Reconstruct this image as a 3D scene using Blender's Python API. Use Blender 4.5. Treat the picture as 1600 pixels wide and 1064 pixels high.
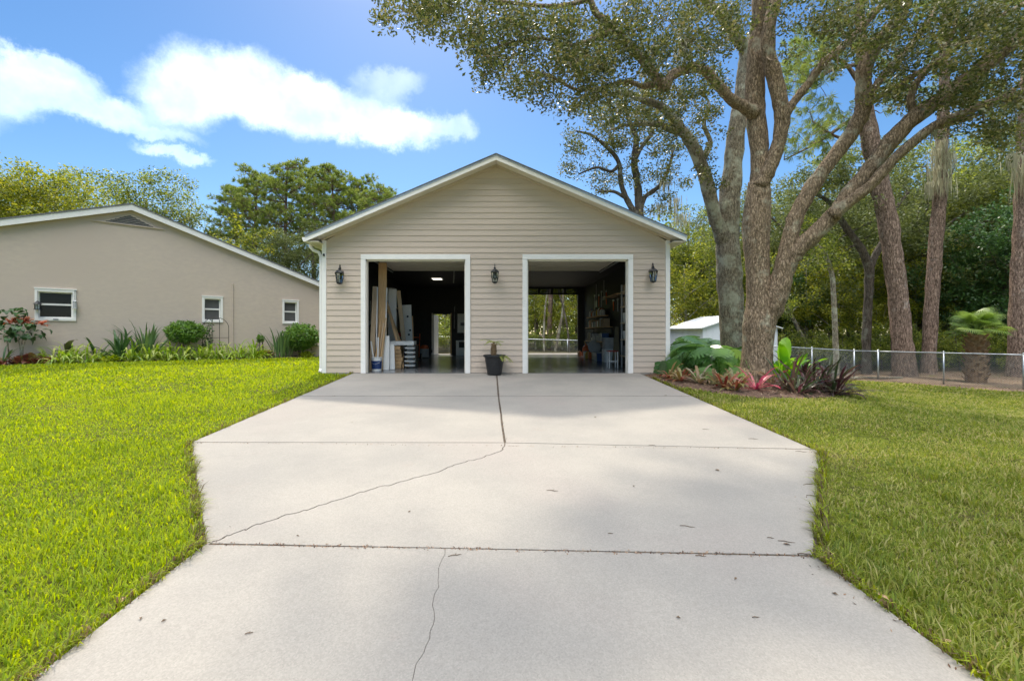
import bpy, bmesh, math, random
import numpy as np
from mathutils import Vector, Matrix, Quaternion

for _o in list(bpy.data.objects): bpy.data.objects.remove(_o)
scene = bpy.context.scene
COL = scene.collection
R = math.radians
rng = np.random.default_rng(7)
random.seed(7)

# ------------------------------------------------------------------ camera
F, CX, HY, EYE = 720.0, 772.0, 522.0, 1.034      # focal length in photo pixels, vanishing point, eye height over the garage slab
cam_d = bpy.data.cameras.new('camera'); cam = bpy.data.objects.new('camera', cam_d); COL.objects.link(cam)
cam.location = (0, 0, EYE); cam.rotation_euler = (R(90), 0, 0)
cam_d.sensor_width = 36; cam_d.sensor_fit = 'HORIZONTAL'; cam_d.lens = F / 1600 * 36
cam_d.shift_x = (800 - CX) / 1600; cam_d.shift_y = -(532 - HY) / 1600
cam_d.clip_start = 0.05; cam_d.clip_end = 3000
scene.camera = cam

# ------------------------------------------------------------------ light
SUN_DIR = Vector((0.87, -5.0, -5.82)).normalized()
sun_d = bpy.data.lights.new('sun', 'SUN'); sun = bpy.data.objects.new('sun', sun_d); COL.objects.link(sun)
sun_d.energy = 2.0; sun_d.angle = R(2.5); sun_d.color = (1.0, 0.92, 0.78)
sun.rotation_euler = SUN_DIR.to_track_quat('-Z', 'Y').to_euler(); sun.location = (-5, 40, 45)
ELEV = math.asin(-SUN_DIR.z); AZ = math.atan2(-SUN_DIR.x, -SUN_DIR.y)

world = bpy.data.worlds.new('World'); scene.world = world; world.use_nodes = True
def make_world():
    nt = world.node_tree; nd = nt.nodes; lk = nt.links
    nd.clear()
    def N(t, **k):
        n = nd.new(t)
        for a, b in k.items(): setattr(n, a, b)
        return n
    def M(op, a, b=None, clamp=False):
        n = N('ShaderNodeMath', operation=op, use_clamp=clamp)
        for i, v in enumerate((a, b)):
            if v is None: continue
            if isinstance(v, (int, float)): n.inputs[i].default_value = v
            else: lk.new(v, n.inputs[i])
        return n.outputs[0]
    out = N('ShaderNodeOutputWorld'); bg = N('ShaderNodeBackground')
    sky = N('ShaderNodeTexSky', sky_type='NISHITA', sun_disc=False)
    sky.sun_elevation = ELEV; sky.sun_rotation = AZ; sky.air_density = 1.0; sky.dust_density = 0.25; sky.ozone_density = 2.0; sky.altitude = 0
    hs = N('ShaderNodeHueSaturation'); hs.inputs['Saturation'].default_value = 1.26; hs.inputs['Value'].default_value = .48
    lk.new(sky.outputs[0], hs.inputs['Color'])
    tc = N('ShaderNodeTexCoord')
    # warp the direction so that the puffs get a billowing rim
    nz = N('ShaderNodeTexNoise'); nz.inputs['Scale'].default_value = 13; nz.inputs['Detail'].default_value = 7; nz.inputs['Roughness'].default_value = 0.68
    lk.new(tc.outputs['Generated'], nz.inputs['Vector'])
    sb = N('ShaderNodeVectorMath', operation='SUBTRACT'); lk.new(nz.outputs['Color'], sb.inputs[0]); sb.inputs[1].default_value = (.5, .5, .5)
    sc = N('ShaderNodeVectorMath', operation='SCALE'); lk.new(sb.outputs[0], sc.inputs[0]); sc.inputs['Scale'].default_value = 0.075
    ad = N('ShaderNodeVectorMath', operation='ADD'); lk.new(tc.outputs['Generated'], ad.inputs[0]); lk.new(sc.outputs[0], ad.inputs[1])
    puffs = [(335, 128, 70, 46, 1), (285, 150, 58, 44, 1), (400, 142, 80, 46, 1), (470, 165, 85, 40, 1), (550, 182, 90, 34, 1), (625, 203, 70, 24, .95),
             (150, 170, 95, 24, .8), (235, 206, 60, 14, .65), (70, 118, 72, 22, .75), (10, 140, 50, 40, .8), (275, 243, 48, 10, .6), (608, 132, 50, 20, .45), (715, 200, 30, 16, .5),
             (-160, 150, 110, 34, .9), (-330, 190, 120, 30, .8)]
    total = None
    for (x, y, rx, ry, s) in puffs:
        v = Vector((x - CX, F, HY - y)); L = v.length; v.normalize()
        a = rx / L; b = ry / L
        d = N('ShaderNodeVectorMath', operation='SUBTRACT'); lk.new(ad.outputs[0], d.inputs[0]); d.inputs[1].default_value = v
        m = N('ShaderNodeVectorMath', operation='MULTIPLY'); lk.new(d.outputs[0], m.inputs[0]); m.inputs[1].default_value = (1 / a, 1 / a, 1 / b)
        ln = N('ShaderNodeVectorMath', operation='LENGTH'); lk.new(m.outputs[0], ln.inputs[0])
        mr = N('ShaderNodeMapRange', interpolation_type='SMOOTHSTEP'); lk.new(ln.outputs['Value'], mr.inputs[0])
        mr.inputs[1].default_value = 1.32; mr.inputs[2].default_value = .55; mr.inputs[3].default_value = 0; mr.inputs[4].default_value = s
        total = mr.outputs[0] if total is None else M('ADD', M('SUBTRACT', total, M('MULTIPLY', total, mr.outputs[0])), mr.outputs[0])
    # added bright cloud layer, only high above the view, to lift ambient light
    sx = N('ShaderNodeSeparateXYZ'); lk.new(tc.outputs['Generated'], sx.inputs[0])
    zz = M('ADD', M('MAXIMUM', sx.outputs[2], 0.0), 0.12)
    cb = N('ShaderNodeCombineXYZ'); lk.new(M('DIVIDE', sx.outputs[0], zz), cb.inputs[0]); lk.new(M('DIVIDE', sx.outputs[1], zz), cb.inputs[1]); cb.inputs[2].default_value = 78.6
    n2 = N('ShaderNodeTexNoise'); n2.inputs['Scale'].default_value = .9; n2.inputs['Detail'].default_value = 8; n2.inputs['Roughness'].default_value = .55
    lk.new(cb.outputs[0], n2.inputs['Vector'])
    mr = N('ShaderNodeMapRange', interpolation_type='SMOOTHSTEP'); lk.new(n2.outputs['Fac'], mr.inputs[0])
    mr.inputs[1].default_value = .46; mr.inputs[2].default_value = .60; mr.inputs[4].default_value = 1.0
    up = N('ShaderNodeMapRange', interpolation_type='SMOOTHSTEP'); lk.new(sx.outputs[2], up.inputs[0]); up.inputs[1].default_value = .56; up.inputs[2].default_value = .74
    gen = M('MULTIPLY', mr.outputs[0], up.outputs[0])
    n4 = N('ShaderNodeTexNoise'); n4.inputs['Scale'].default_value = 11; n4.inputs['Detail'].default_value = 7; lk.new(tc.outputs['Generated'], n4.inputs['Vector'])
    thin = N('ShaderNodeMapRange'); lk.new(n4.outputs['Fac'], thin.inputs[0]); thin.inputs[1].default_value = .3; thin.inputs[2].default_value = .65; thin.inputs[3].default_value = .058; thin.inputs[4].default_value = .145
    total = M('MULTIPLY', total, thin.outputs[0])          # puffs in view mixed in weakly, so the shared bright radiance stays soft
    total = M('MAXIMUM', total, M('MULTIPLY', gen, CLOUD_FILL))
    # soft grey-to-white body
    n3 = N('ShaderNodeTexNoise'); n3.inputs['Scale'].default_value = 7; n3.inputs['Detail'].default_value = 6; lk.new(tc.outputs['Generated'], n3.inputs['Vector'])
    cr = N('ShaderNodeValToRGB'); lk.new(n3.outputs['Fac'], cr.inputs[0])
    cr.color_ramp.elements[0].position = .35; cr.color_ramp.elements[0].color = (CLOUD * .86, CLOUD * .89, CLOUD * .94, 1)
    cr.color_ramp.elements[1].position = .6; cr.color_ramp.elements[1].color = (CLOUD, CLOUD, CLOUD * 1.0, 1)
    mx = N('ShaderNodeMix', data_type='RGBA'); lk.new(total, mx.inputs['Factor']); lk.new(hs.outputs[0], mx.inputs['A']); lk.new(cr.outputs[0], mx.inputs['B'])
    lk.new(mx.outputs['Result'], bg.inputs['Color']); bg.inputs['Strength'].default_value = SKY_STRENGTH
    lk.new(bg.outputs[0], out.inputs[0])
SKY_STRENGTH = 0.15
CLOUD = 26.0            # cloud radiance before the strength, raised to brighten shaded areas
CLOUD_FILL = 1.0  # weight of the added fill cloud overhead
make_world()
scene.view_settings.view_transform = 'Standard'; scene.view_settings.look = 'None'
scene.view_settings.exposure = 1.1; scene.view_settings.gamma = 1.0; scene.view_settings.use_curve_mapping = False
scene.render.engine = 'CYCLES'
try:
    scene.cycles.max_bounces = 6; scene.cycles.diffuse_bounces = 3; scene.cycles.glossy_bounces = 3; scene.cycles.transmission_bounces = 6; scene.cycles.transparent_max_bounces = 8
except Exception: pass

# ------------------------------------------------------------------ helpers
def W(x, y, Y):                       # photo pixel at depth Y
    return Vector(((x - CX) * Y / F, Y, EYE + (HY - y) * Y / F))
def sm(t):
    t = np.clip(t, 0, 1); return t * t * (3 - 2 * t)
def G(X, Y):                          # terrain height (soil)
    X = np.asarray(X, float); Y = np.asarray(Y, float)
    z = .035 * (np.minimum(Y, 12.2) - 12.2)
    z = z + .17 * sm((-X - 4.5) / 8) * sm((Y - 5) / 8) + .07 * sm((-X - 4.8) / 3) * sm((Y - 12.2) / 8)
    z = z - .85 * sm((X - 4.4) / 11.0) * sm((Y - 2.5) / 9)
    z = z + .25 * sm((X - 16.5) / 10) * sm((Y - 12) / 6)
    z = z - .05 * sm((Y - 23) / 3) * (np.abs(X) < 12)
    return z - .035
def gz(X, Y): return float(G(X, Y))
def gp(x, y):                         # photo pixel on the terrain
    Y = 10.0
    for _ in range(60):
        X = (x - CX) * Y / F
        Yn = F * (EYE - gz(X, Y)) / (y - HY)
        Y = Y + .5 * (Yn - Y)
    return Vector(((x - CX) * Y / F, Y, gz((x - CX) * Y / F, Y)))

ORG = {}
LABELS = {}
def props(o, label, cat, group=None):
    o['label'] = label; o['category'] = cat
    if group: o['group'] = group
def thing(name, label, cat, loc=(0, 0, 0), rz=0, group=None):
    o = bpy.data.objects.new(name, None); COL.objects.link(o); o.empty_display_size = .1
    o.location = loc; o.rotation_euler = (0, 0, rz); props(o, label, cat, group)
    ORG[o.name] = Matrix.Translation(Vector(loc)) @ Matrix.Rotation(rz, 4, 'Z')
    return o
def link(name, me, parent=None):
    o = bpy.data.objects.new(name, me); COL.objects.link(o)
    if parent is not None: o.parent = parent
    return o
def copy_tree(o, parent=None):
    c = o.copy(); COL.objects.link(c)
    if parent is not None: c.parent = parent
    for ch in list(o.children): copy_tree(ch, c)
    return c

class MB:
    """collects shapes, in world coordinates unless the parent is None or local=True"""
    def __init__(s): s.v = []; s.f = []
    def add(s, vs, fs):
        n = len(s.v); s.v += [tuple(v) for v in vs]; s.f += [tuple(i + n for i in f) for f in fs]; return s
    def box(s, x0, x1, y0, y1, z0, z1):
        return s.add([(x0, y0, z0), (x1, y0, z0), (x1, y1, z0), (x0, y1, z0), (x0, y0, z1), (x1, y0, z1), (x1, y1, z1), (x0, y1, z1)],
                     [(0, 3, 2, 1), (4, 5, 6, 7), (0, 1, 5, 4), (1, 2, 6, 5), (2, 3, 7, 6), (3, 0, 4, 7)])
    def obox(s, c, ax, ay, az):       # oriented box: centre and three half vectors
        c = Vector(c); ax = Vector(ax); ay = Vector(ay); az = Vector(az)
        vs = [c + sx * ax + sy * ay + sz * az for sz in (-1, 1) for (sx, sy) in ((-1, -1), (1, -1), (1, 1), (-1, 1))]
        return s.add(vs, [(0, 3, 2, 1), (4, 5, 6, 7), (0, 1, 5, 4), (1, 2, 6, 5), (2, 3, 7, 6), (3, 0, 4, 7)])
    def beam(s, p, q, w, t, side=(1, 0, 0)):   # rectangular bar from p to q
        p = Vector(p); q = Vector(q); d = (q - p); L = d.length; d.normalize()
        sd = Vector(side); sd = (sd - d * sd.dot(d)).normalized(); n = d.cross(sd)
        return s.obox((p + q) / 2, sd * w / 2, n * t / 2, d * L / 2)
    def prism(s, poly, a, b, axis='y'):   # polygon in the (x,z) plane run along y from a to b, or (x,y) along z
        n = len(poly)
        if axis == 'y': vs = [(x, a, z) for x, z in poly] + [(x, b, z) for x, z in poly]
        elif axis == 'x': vs = [(a, y, z) for y, z in poly] + [(b, y, z) for y, z in poly]
        else: vs = [(x, y, a) for x, y in poly] + [(x, y, b) for x, y in poly]
        return s.add(vs, [tuple(range(n)), tuple(reversed(range(n, 2 * n)))] + [(i, i + n, (i + 1) % n + n, (i + 1) % n) for i in range(n)])
    def tube(s, path, rad, sides=8, cap=True, lump=0):
        path = [Vector(p) for p in path]
        if not hasattr(rad, '__len__'): rad = [rad] * len(path)
        n0 = len(s.v); up = None; ph = random.uniform(0, 6) if lump else 0
        for i, p in enumerate(path):
            t = (path[min(i + 1, len(path) - 1)] - path[max(i - 1, 0)])
            if t.length < 1e-9: t = Vector((0, 0, 1))
            t.normalize()
            if up is None:
                up = t.orthogonal().normalized()
            up = (up - t * up.dot(t)).normalized(); bt = t.cross(up)
            for k in range(sides):
                a = 2 * math.pi * k / sides
                q = rad[i]
                if lump: q *= 1 + lump * (.8 * math.sin(2 * a + .9 * i + ph) + .7 * math.sin(3 * a - 1.3 * i + 2 * ph) + .5 * math.sin(5 * a + 2.1 * i) + random.uniform(-.5, .5))
                s.v.append(tuple(p + (up * math.cos(a) + bt * math.sin(a)) * q))
        for i in range(len(path) - 1):
            for k in range(sides):
                a = n0 + i * sides + k; b = n0 + i * sides + (k + 1) % sides
                s.f.append((a, b, b + sides, a + sides))
        if cap:
            s.f.append(tuple(n0 + k for k in reversed(range(sides)))); e = n0 + (len(path) - 1) * sides
            s.f.append(tuple(e + k for k in range(sides)))
        return s
    def lathe(s, prof, c=(0, 0, 0), sides=16, rot=0, sq=1.0):
        c = Vector(c); n0 = len(s.v)
        for r, z in prof:
            for k in range(sides):
                a = 2 * math.pi * k / sides + rot
                s.v.append((c.x + r * math.cos(a), c.y + r * math.sin(a) * sq, c.z + z))
        for i in range(len(prof) - 1):
            for k in range(sides):
                a = n0 + i * sides + k; b = n0 + i * sides + (k + 1) % sides
                s.f.append((a, b, b + sides, a + sides))
        s.f.append(tuple(n0 + k for k in reversed(range(sides)))); e = n0 + (len(prof) - 1) * sides
        s.f.append(tuple(e + k for k in range(sides)))
        return s
    def build(s, name, mat, parent=None, smooth=False, local=False, bevel=0):
        me = bpy.data.meshes.new(name)
        vs = s.v
        if parent is not None and not local:
            m = ORG.get(parent.name)
            if m is not None:
                mi = m.inverted(); vs = [mi @ Vector(v) for v in vs]
        me.from_pydata([tuple(v) for v in vs], [], s.f); me.update()
        me.materials.append(mat)
        if smooth: me.polygons.foreach_set('use_smooth', [True] * len(me.polygons))
        o = link(name, me, parent)
        if parent is not None and parent.name in ORG: ORG[o.name] = ORG[parent.name]
        if bevel:
            b = o.modifiers.new('bevel', 'BEVEL'); b.width = bevel; b.segments = 2; b.limit_method = 'ANGLE'
        return o

def build_np(name, v, f, mat, parent=None, rnd=None, smooth=False, local=False):
    """v (N,3), f (M,k) numpy"""
    v = np.asarray(v, np.float64)
    if parent is not None and not local:
        m = ORG.get(parent.name)
        if m is not None:
            mi = np.array(m.inverted()); v = v @ mi[:3, :3].T + mi[:3, 3]
    f = np.asarray(f, np.int32); k = f.shape[1]
    me = bpy.data.meshes.new(name)
    me.vertices.add(len(v)); me.vertices.foreach_set('co', v.astype(np.float32).ravel())
    me.loops.add(f.size); me.loops.foreach_set('vertex_index', f.ravel())
    me.polygons.add(len(f)); me.polygons.foreach_set('loop_start', np.arange(0, f.size, k, dtype=np.int32))
    me.polygons.foreach_set('loop_total', np.full(len(f), k, np.int32))
    if smooth: me.polygons.foreach_set('use_smooth', np.ones(len(f), bool))
    if rnd is not None:
        a = me.attributes.new('rnd', 'FLOAT', 'POINT'); a.data.foreach_set('value', np.asarray(rnd, np.float32))
    me.materials.append(mat); me.update(calc_edges=True)
    o = link(name, me, parent)
    if parent is not None and parent.name in ORG: ORG[o.name] = ORG[parent.name]
    return o

# ------------------------------------------------------------------ materials
def hexc(s):
    s = s.lstrip('#'); c = [int(s[i:i + 2], 16) / 255 for i in (0, 2, 4)]
    return tuple((x / 12.92 if x <= .04045 else ((x + .055) / 1.055) ** 2.4) for x in c)
MATS = {}
def pm(name, c1, c2=None, scale=8, rough=.7, bump=0, bscale=60, metal=0, stretch=None, c3=None, scale3=1.5, spec=.5, detail=6, lo=.35, hi=.65, coords='pos', emit=0, bdist=.01, objrand=0):
    m = bpy.data.materials.new(name); m.use_nodes = True; nt = m.node_tree; nd = nt.nodes; lk = nt.links
    b = nd['Principled BSDF']; b.inputs['Roughness'].default_value = rough; b.inputs['Metallic'].default_value = metal
    b.inputs['Specular IOR Level'].default_value = spec
    if c2 is None: c2 = tuple(x * .8 for x in c1)
    if coords == 'pos': src = nd.new('ShaderNodeNewGeometry').outputs['Position']
    else: src = nd.new('ShaderNodeTexCoord').outputs['Object']
    if stretch:
        mp = nd.new('ShaderNodeMapping'); mp.inputs['Scale'].default_value = stretch; lk.new(src, mp.inputs[0]); vec = mp.outputs[0]
    else: vec = src
    n = nd.new('ShaderNodeTexNoise'); n.inputs['Scale'].default_value = scale; n.inputs['Detail'].default_value = detail; n.inputs['Roughness'].default_value = .6; lk.new(vec, n.inputs['Vector'])
    r = nd.new('ShaderNodeValToRGB'); lk.new(n.outputs['Fac'], r.inputs[0])
    r.color_ramp.elements[0].position = lo; r.color_ramp.elements[0].color = (*c1, 1); r.color_ramp.elements[1].position = hi; r.color_ramp.elements[1].color = (*c2, 1)
    col = r.outputs[0]
    if c3:
        n3 = nd.new('ShaderNodeTexNoise'); n3.inputs['Scale'].default_value = scale3; n3.inputs['Detail'].default_value = 5; lk.new(src, n3.inputs['Vector'])
        r3 = nd.new('ShaderNodeMapRange'); lk.new(n3.outputs['Fac'], r3.inputs[0]); r3.inputs[1].default_value = .48; r3.inputs[2].default_value = .66
        mx = nd.new('ShaderNodeMix'); mx.data_type = 'RGBA'; lk.new(r3.outputs[0], mx.inputs['Factor']); lk.new(col, mx.inputs['A']); mx.inputs['B'].default_value = (*c3, 1)
        col = mx.outputs['Result']
    if objrand:
        oi = nd.new('ShaderNodeObjectInfo'); hv = nd.new('ShaderNodeHueSaturation'); lk.new(col, hv.inputs['Color'])
        mr = nd.new('ShaderNodeMapRange'); lk.new(oi.outputs['Random'], mr.inputs[0]); mr.inputs[3].default_value = 1 - objrand; mr.inputs[4].default_value = 1 + objrand
        lk.new(mr.outputs[0], hv.inputs['Value']); col = hv.outputs[0]
    lk.new(col, b.inputs['Base Color'])
    if bump:
        nb = nd.new('ShaderNodeTexNoise'); nb.inputs['Scale'].default_value = bscale; nb.inputs['Detail'].default_value = 4; lk.new(vec, nb.inputs['Vector'])
        bp = nd.new('ShaderNodeBump'); bp.inputs['Strength'].default_value = bump; bp.inputs['Distance'].default_value = bdist; lk.new(nb.outputs['Fac'], bp.inputs['Height']); lk.new(bp.outputs[0], b.inputs['Normal'])
    if emit:
        b.inputs['Emission Color'].default_value = (*c1, 1); b.inputs['Emission Strength'].default_value = emit
    MATS[name] = m
    return m
def leafmat(name, cols, trans=.45, rough=.45, attr=True, pscale=.5, pamount=.35, alt=None, spec=.4):
    """foliage: colour ramp over a per-leaf random value, shifted by slow noise; part of the light passes through"""
    m = bpy.data.materials.new(name); m.use_nodes = True; nt = m.node_tree; nd = nt.nodes; lk = nt.links
    b = nd['Principled BSDF']; out = nd['Material Output']; b.inputs['Roughness'].default_value = rough; b.inputs['Specular IOR Level'].default_value = spec
    if attr:
        a = nd.new('ShaderNodeAttribute'); a.attribute_name = 'rnd'; v = a.outputs['Fac']
    else: v = nd.new('ShaderNodeObjectInfo').outputs['Random']
    g = nd.new('ShaderNodeNewGeometry'); n = nd.new('ShaderNodeTexNoise'); n.inputs['Scale'].default_value = pscale; n.inputs['Detail'].default_value = 4; lk.new(g.outputs['Position'], n.inputs['Vector'])
    ma = nd.new('ShaderNodeMath'); ma.operation = 'MULTIPLY_ADD'; lk.new(n.outputs['Fac'], ma.inputs[0]); ma.inputs[1].default_value = pamount * 2; ma.inputs[2].default_value = -pamount
    ad = nd.new('ShaderNodeMath'); ad.operation = 'ADD'; ad.use_clamp = True; lk.new(v, ad.inputs[0]); lk.new(ma.outputs[0], ad.inputs[1])
    r = nd.new('ShaderNodeValToRGB'); lk.new(ad.outputs[0], r.inputs[0]); els = r.color_ramp.elements
    while len(els) < len(cols): els.new(.5)
    for i, c in enumerate(cols): els[i].position = i / (len(cols) - 1); els[i].color = (*c, 1)
    col = r.outputs[0]
    lk.new(col, b.inputs['Base Color'])
    t = nd.new('ShaderNodeBsdfTranslucent')
    hv = nd.new('ShaderNodeHueSaturation'); hv.inputs['Hue'].default_value = .485; hv.inputs['Saturation'].default_value = 1.1; hv.inputs['Value'].default_value = 1.5; lk.new(col, hv.inputs['Color']); lk.new(hv.outputs[0], t.inputs['Color'])
    mx = nd.new('ShaderNodeMixShader'); mx.inputs[0].default_value = trans; lk.new(b.outputs[0], mx.inputs[1]); lk.new(t.outputs[0], mx.inputs[2]); lk.new(mx.outputs[0], out.inputs[0])
    return m

m_siding = pm('siding_paint', (0.559, 0.452, 0.357), (0.529, 0.43, 0.34), 3, .65, .15, 90, stretch=(1, 1, 6), objrand=.035)
m_white = pm('white_paint', (.83, .795, .74), (.80, .765, .71), 5, .5, .05, 40)
m_cream = pm('fascia_paint', (.76, .70, .60), (.71, .65, .55), 4, .55, .05, 40)
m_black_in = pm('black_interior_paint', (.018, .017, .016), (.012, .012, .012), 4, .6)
m_floor = pm('epoxy_floor', (.13, .135, .14), (.10, .105, .11), 2.5, .22, .02, 20, c3=(.15, .15, .15))
m_concrete = None
m_stucco = pm('stucco', (0.576, 0.473, 0.378), (0.533, 0.434, 0.353), 5, .85, .5, 55, stretch=(1, 1, 2.2), c3=(.54, .437, .355), scale3=.5, bdist=.012)
m_shingle = pm('shingle', (.10, .10, .11), (.2, .2, .21), 30, .9, .4, 80)
m_metal = pm('galvanised', (.52, .54, .55), (.40, .42, .43), 20, .42, metal=.75)
m_iron = pm('black_iron', (.012, .012, .012), (.03, .03, .032), 30, .38, .1, 90)
m_plasticblack = pm('black_plastic', (.012, .012, .014), (.02, .02, .022), 20, .45)
m_soil = pm('soil', (.05, .035, .022), (.09, .065, .04), 12, .95, .6, 30, bdist=.03)
m_wood = pm('pine_lumber', (.62, .40, .20), (.50, .31, .145), 7, .6, .1, 60, stretch=(6, 6, .5), coords='obj', objrand=.2)
m_wood2 = pm('pale_lumber', (.66, .50, .32), (.56, .41, .25), 7, .6, .1, 60, stretch=(6, 6, .5), coords='obj', objrand=.15)
m_panelw = pm('white_panel', (.80, .79, .75), (.74, .73, .69), 3, .5)
m_glassdark = pm('dark_glass', (.008, .009, .01), (.012, .012, .013), 3, .1, spec=.22)
m_glassgrey = pm('screened_glass', (.10, .10, .098), (.075, .075, .075), 3, .2, spec=.5)
m_clear = None
def glassmat(name, tint=(.9, .95, .95), mixf=.25, rough=.05):
    m = bpy.data.materials.new(name); m.use_nodes = True; nt = m.node_tree; nd = nt.nodes; lk = nt.links; nd.remove(nd['Principled BSDF'])
    t = nd.new('ShaderNodeBsdfTransparent'); t.inputs[0].default_value = (*tint, 1); g = nd.new('ShaderNodeBsdfGlossy'); g.inputs['Roughness'].default_value = rough
    fr = nd.new('ShaderNodeLayerWeight'); fr.inputs[0].default_value = mixf
    mx = nd.new('ShaderNodeMixShader'); lk.new(fr.outputs['Fresnel'], mx.inputs[0]); lk.new(t.outputs[0], mx.inputs[1]); lk.new(g.outputs[0], mx.inputs[2]); lk.new(mx.outputs[0], nd['Material Output'].inputs[0])
    return m
m_clear = glassmat('lantern_glass')
m_frost = glassmat('door_window_glass', (.35, .36, .37), .3, .2)
def concrete(name, c1, c2, c3):
    m = bpy.data.materials.new(name); m.use_nodes = True; nt = m.node_tree; nd = nt.nodes; lk = nt.links; b = nd['Principled BSDF']; b.inputs['Roughness'].default_value = .85
    pos = nd.new('ShaderNodeNewGeometry').outputs['Position']
    def noise(s, d=5, ro=.6):
        n = nd.new('ShaderNodeTexNoise'); n.inputs['Scale'].default_value = s; n.inputs['Detail'].default_value = d; n.inputs['Roughness'].default_value = ro; lk.new(pos, n.inputs['Vector']); return n.outputs['Fac']
    def rng_(f, a, b_, c=0, d=1):
        r = nd.new('ShaderNodeMapRange'); lk.new(f, r.inputs[0]); r.inputs[1].default_value = a; r.inputs[2].default_value = b_; r.inputs[3].default_value = c; r.inputs[4].default_value = d; return r.outputs[0]
    def mix(f, a, b_, mode='MIX'):
        x = nd.new('ShaderNodeMix'); x.data_type = 'RGBA'; x.blend_type = mode
        lk.new(f, x.inputs['Factor'])
        for k, v in (('A', a), ('B', b_)):
            if isinstance(v, tuple): x.inputs[k].default_value = (*v, 1)
            else: lk.new(v, x.inputs[k])
        return x.outputs['Result']
    col = mix(rng_(noise(.8), .38, .62), c1, c2)
    col = mix(rng_(noise(.35, 3), .5, .68), col, c3)
    col = mix(rng_(noise(.55, 9, .72), .53, .70, 0, .5), col, (.24, .225, .195))
    col = mix(rng_(noise(1.7, 6, .7), .62, .74, 0, .3), col, (.28, .21, .17))
    col = mix(rng_(noise(2.7, 8, .7), .55, .75, 0, .35), col, tuple(x * .8 for x in c1))
    # exposed aggregate speckle
    vo = nd.new('ShaderNodeTexVoronoi'); vo.inputs['Scale'].default_value = 130; lk.new(pos, vo.inputs['Vector'])
    sp = rng_(vo.outputs['Color'], .15, .95, 0, 1)
    col = mix(rng_(noise(220, 2), .5, .7, 0, .35), col, tuple(x * .62 for x in c1))
    hs = nd.new('ShaderNodeHueSaturation'); lk.new(col, hs.inputs['Color']); lk.new(rng_(vo.outputs['Color'], 0, 1, .86, 1.12), hs.inputs['Value'])
    lk.new(hs.outputs[0], b.inputs['Base Color'])
    bp = nd.new('ShaderNodeBump'); bp.inputs['Strength'].default_value = .35; bp.inputs['Distance'].default_value = .004; lk.new(noise(170, 3), bp.inputs['Height']); lk.new(bp.outputs[0], b.inputs['Normal'])
    return m
m_concrete = concrete('driveway_concrete', (.312, .282, .238), (.262, .24, .207), (.305, .265, .227))

def groundmat():
    m = bpy.data.materials.new('lawn_ground'); m.use_nodes = True; nt = m.node_tree; nd = nt.nodes; lk = nt.links; b = nd['Principled BSDF']; b.inputs['Roughness'].default_value = 1; b.inputs['Specular IOR Level'].default_value = .1
    pos = nd.new('ShaderNodeNewGeometry').outputs['Position']
    def noise(s, d=5):
        n = nd.new('ShaderNodeTexNoise'); n.inputs['Scale'].default_value = s; n.inputs['Detail'].default_value = d; n.inputs['Roughness'].default_value = .65; lk.new(pos, n.inputs['Vector']); return n.outputs['Fac']
    r = nd.new('ShaderNodeValToRGB'); lk.new(noise(14, 8), r.inputs[0])
    r.color_ramp.elements[0].position = .35; r.color_ramp.elements[0].color = (.045, .045, .011, 1); r.color_ramp.elements[1].position = .62; r.color_ramp.elements[1].color = (.14, .165, .016, 1)
    sx = nd.new('ShaderNodeSeparateXYZ'); lk.new(pos, sx.inputs[0])
    mr = nd.new('ShaderNodeMapRange'); lk.new(sx.outputs[1], mr.inputs[0]); mr.inputs[1].default_value = 22; mr.inputs[2].default_value = 26
    mx = nd.new('ShaderNodeMix'); mx.data_type = 'RGBA'; lk.new(mr.outputs[0], mx.inputs['Factor']); lk.new(r.outputs[0], mx.inputs['A']); mx.inputs['B'].default_value = (.07, .06, .028, 1)
    n2 = noise(.9, 6); mr2 = nd.new('ShaderNodeMapRange'); lk.new(n2, mr2.inputs[0]); mr2.inputs[1].default_value = .58; mr2.inputs[2].default_value = .7
    mx2 = nd.new('ShaderNodeMix'); mx2.data_type = 'RGBA'; lk.new(mr2.outputs[0], mx2.inputs['Factor']); lk.new(mx.outputs['Result'], mx2.inputs['A']); mx2.inputs['B'].default_value = (.09, .07, .035, 1)
    lk.new(mx2.outputs['Result'], b.inputs['Base Color'])
    bp = nd.new('ShaderNodeBump'); bp.inputs['Strength'].default_value = .6; bp.inputs['Distance'].default_value = .04; lk.new(noise(30, 4), bp.inputs['Height']); lk.new(bp.outputs[0], b.inputs['Normal'])
    return m
m_ground = groundmat()

# ------------------------------------------------------------------ ground
def make_ground():
    def axis(a, b, step, far):
        core = list(np.arange(a, b + 1e-6, step)); k = step; out = []
        x = b
        while x < far: k *= 1.35; x += k; out.append(x)
        lo = []; x = a; k = step
        while x > -far: k *= 1.35; x -= k; lo.append(x)
        return np.array(lo[::-1] + core + out)
    xs = axis(-22, 26, .4, 900); ys = axis(-4, 34, .4, 900)
    X, Y = np.meshgrid(xs, ys); Z = G(X, Y) + .012 * np.sin(X * 2.1 + Y) * np.sin(Y * 1.7 - X * .6) * (np.abs(X) > 4.3)
    inside = (np.abs(X - .05) < 4.9) & (Y > 12.0) & (Y < 23.4); Z = np.where(inside, -.12, Z)
    v = np.stack([X.ravel(), Y.ravel(), Z.ravel()], 1); nx = len(xs); ny = len(ys)
    i = np.arange(ny - 1)[:, None] * nx + np.arange(nx - 1)[None, :]
    f = np.stack([i, i + 1, i + nx + 1, i + nx], -1).reshape(-1, 4)
    o = build_np('ground', v, f, m_ground, smooth=True); o['kind'] = 'structure'
make_ground()

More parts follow.
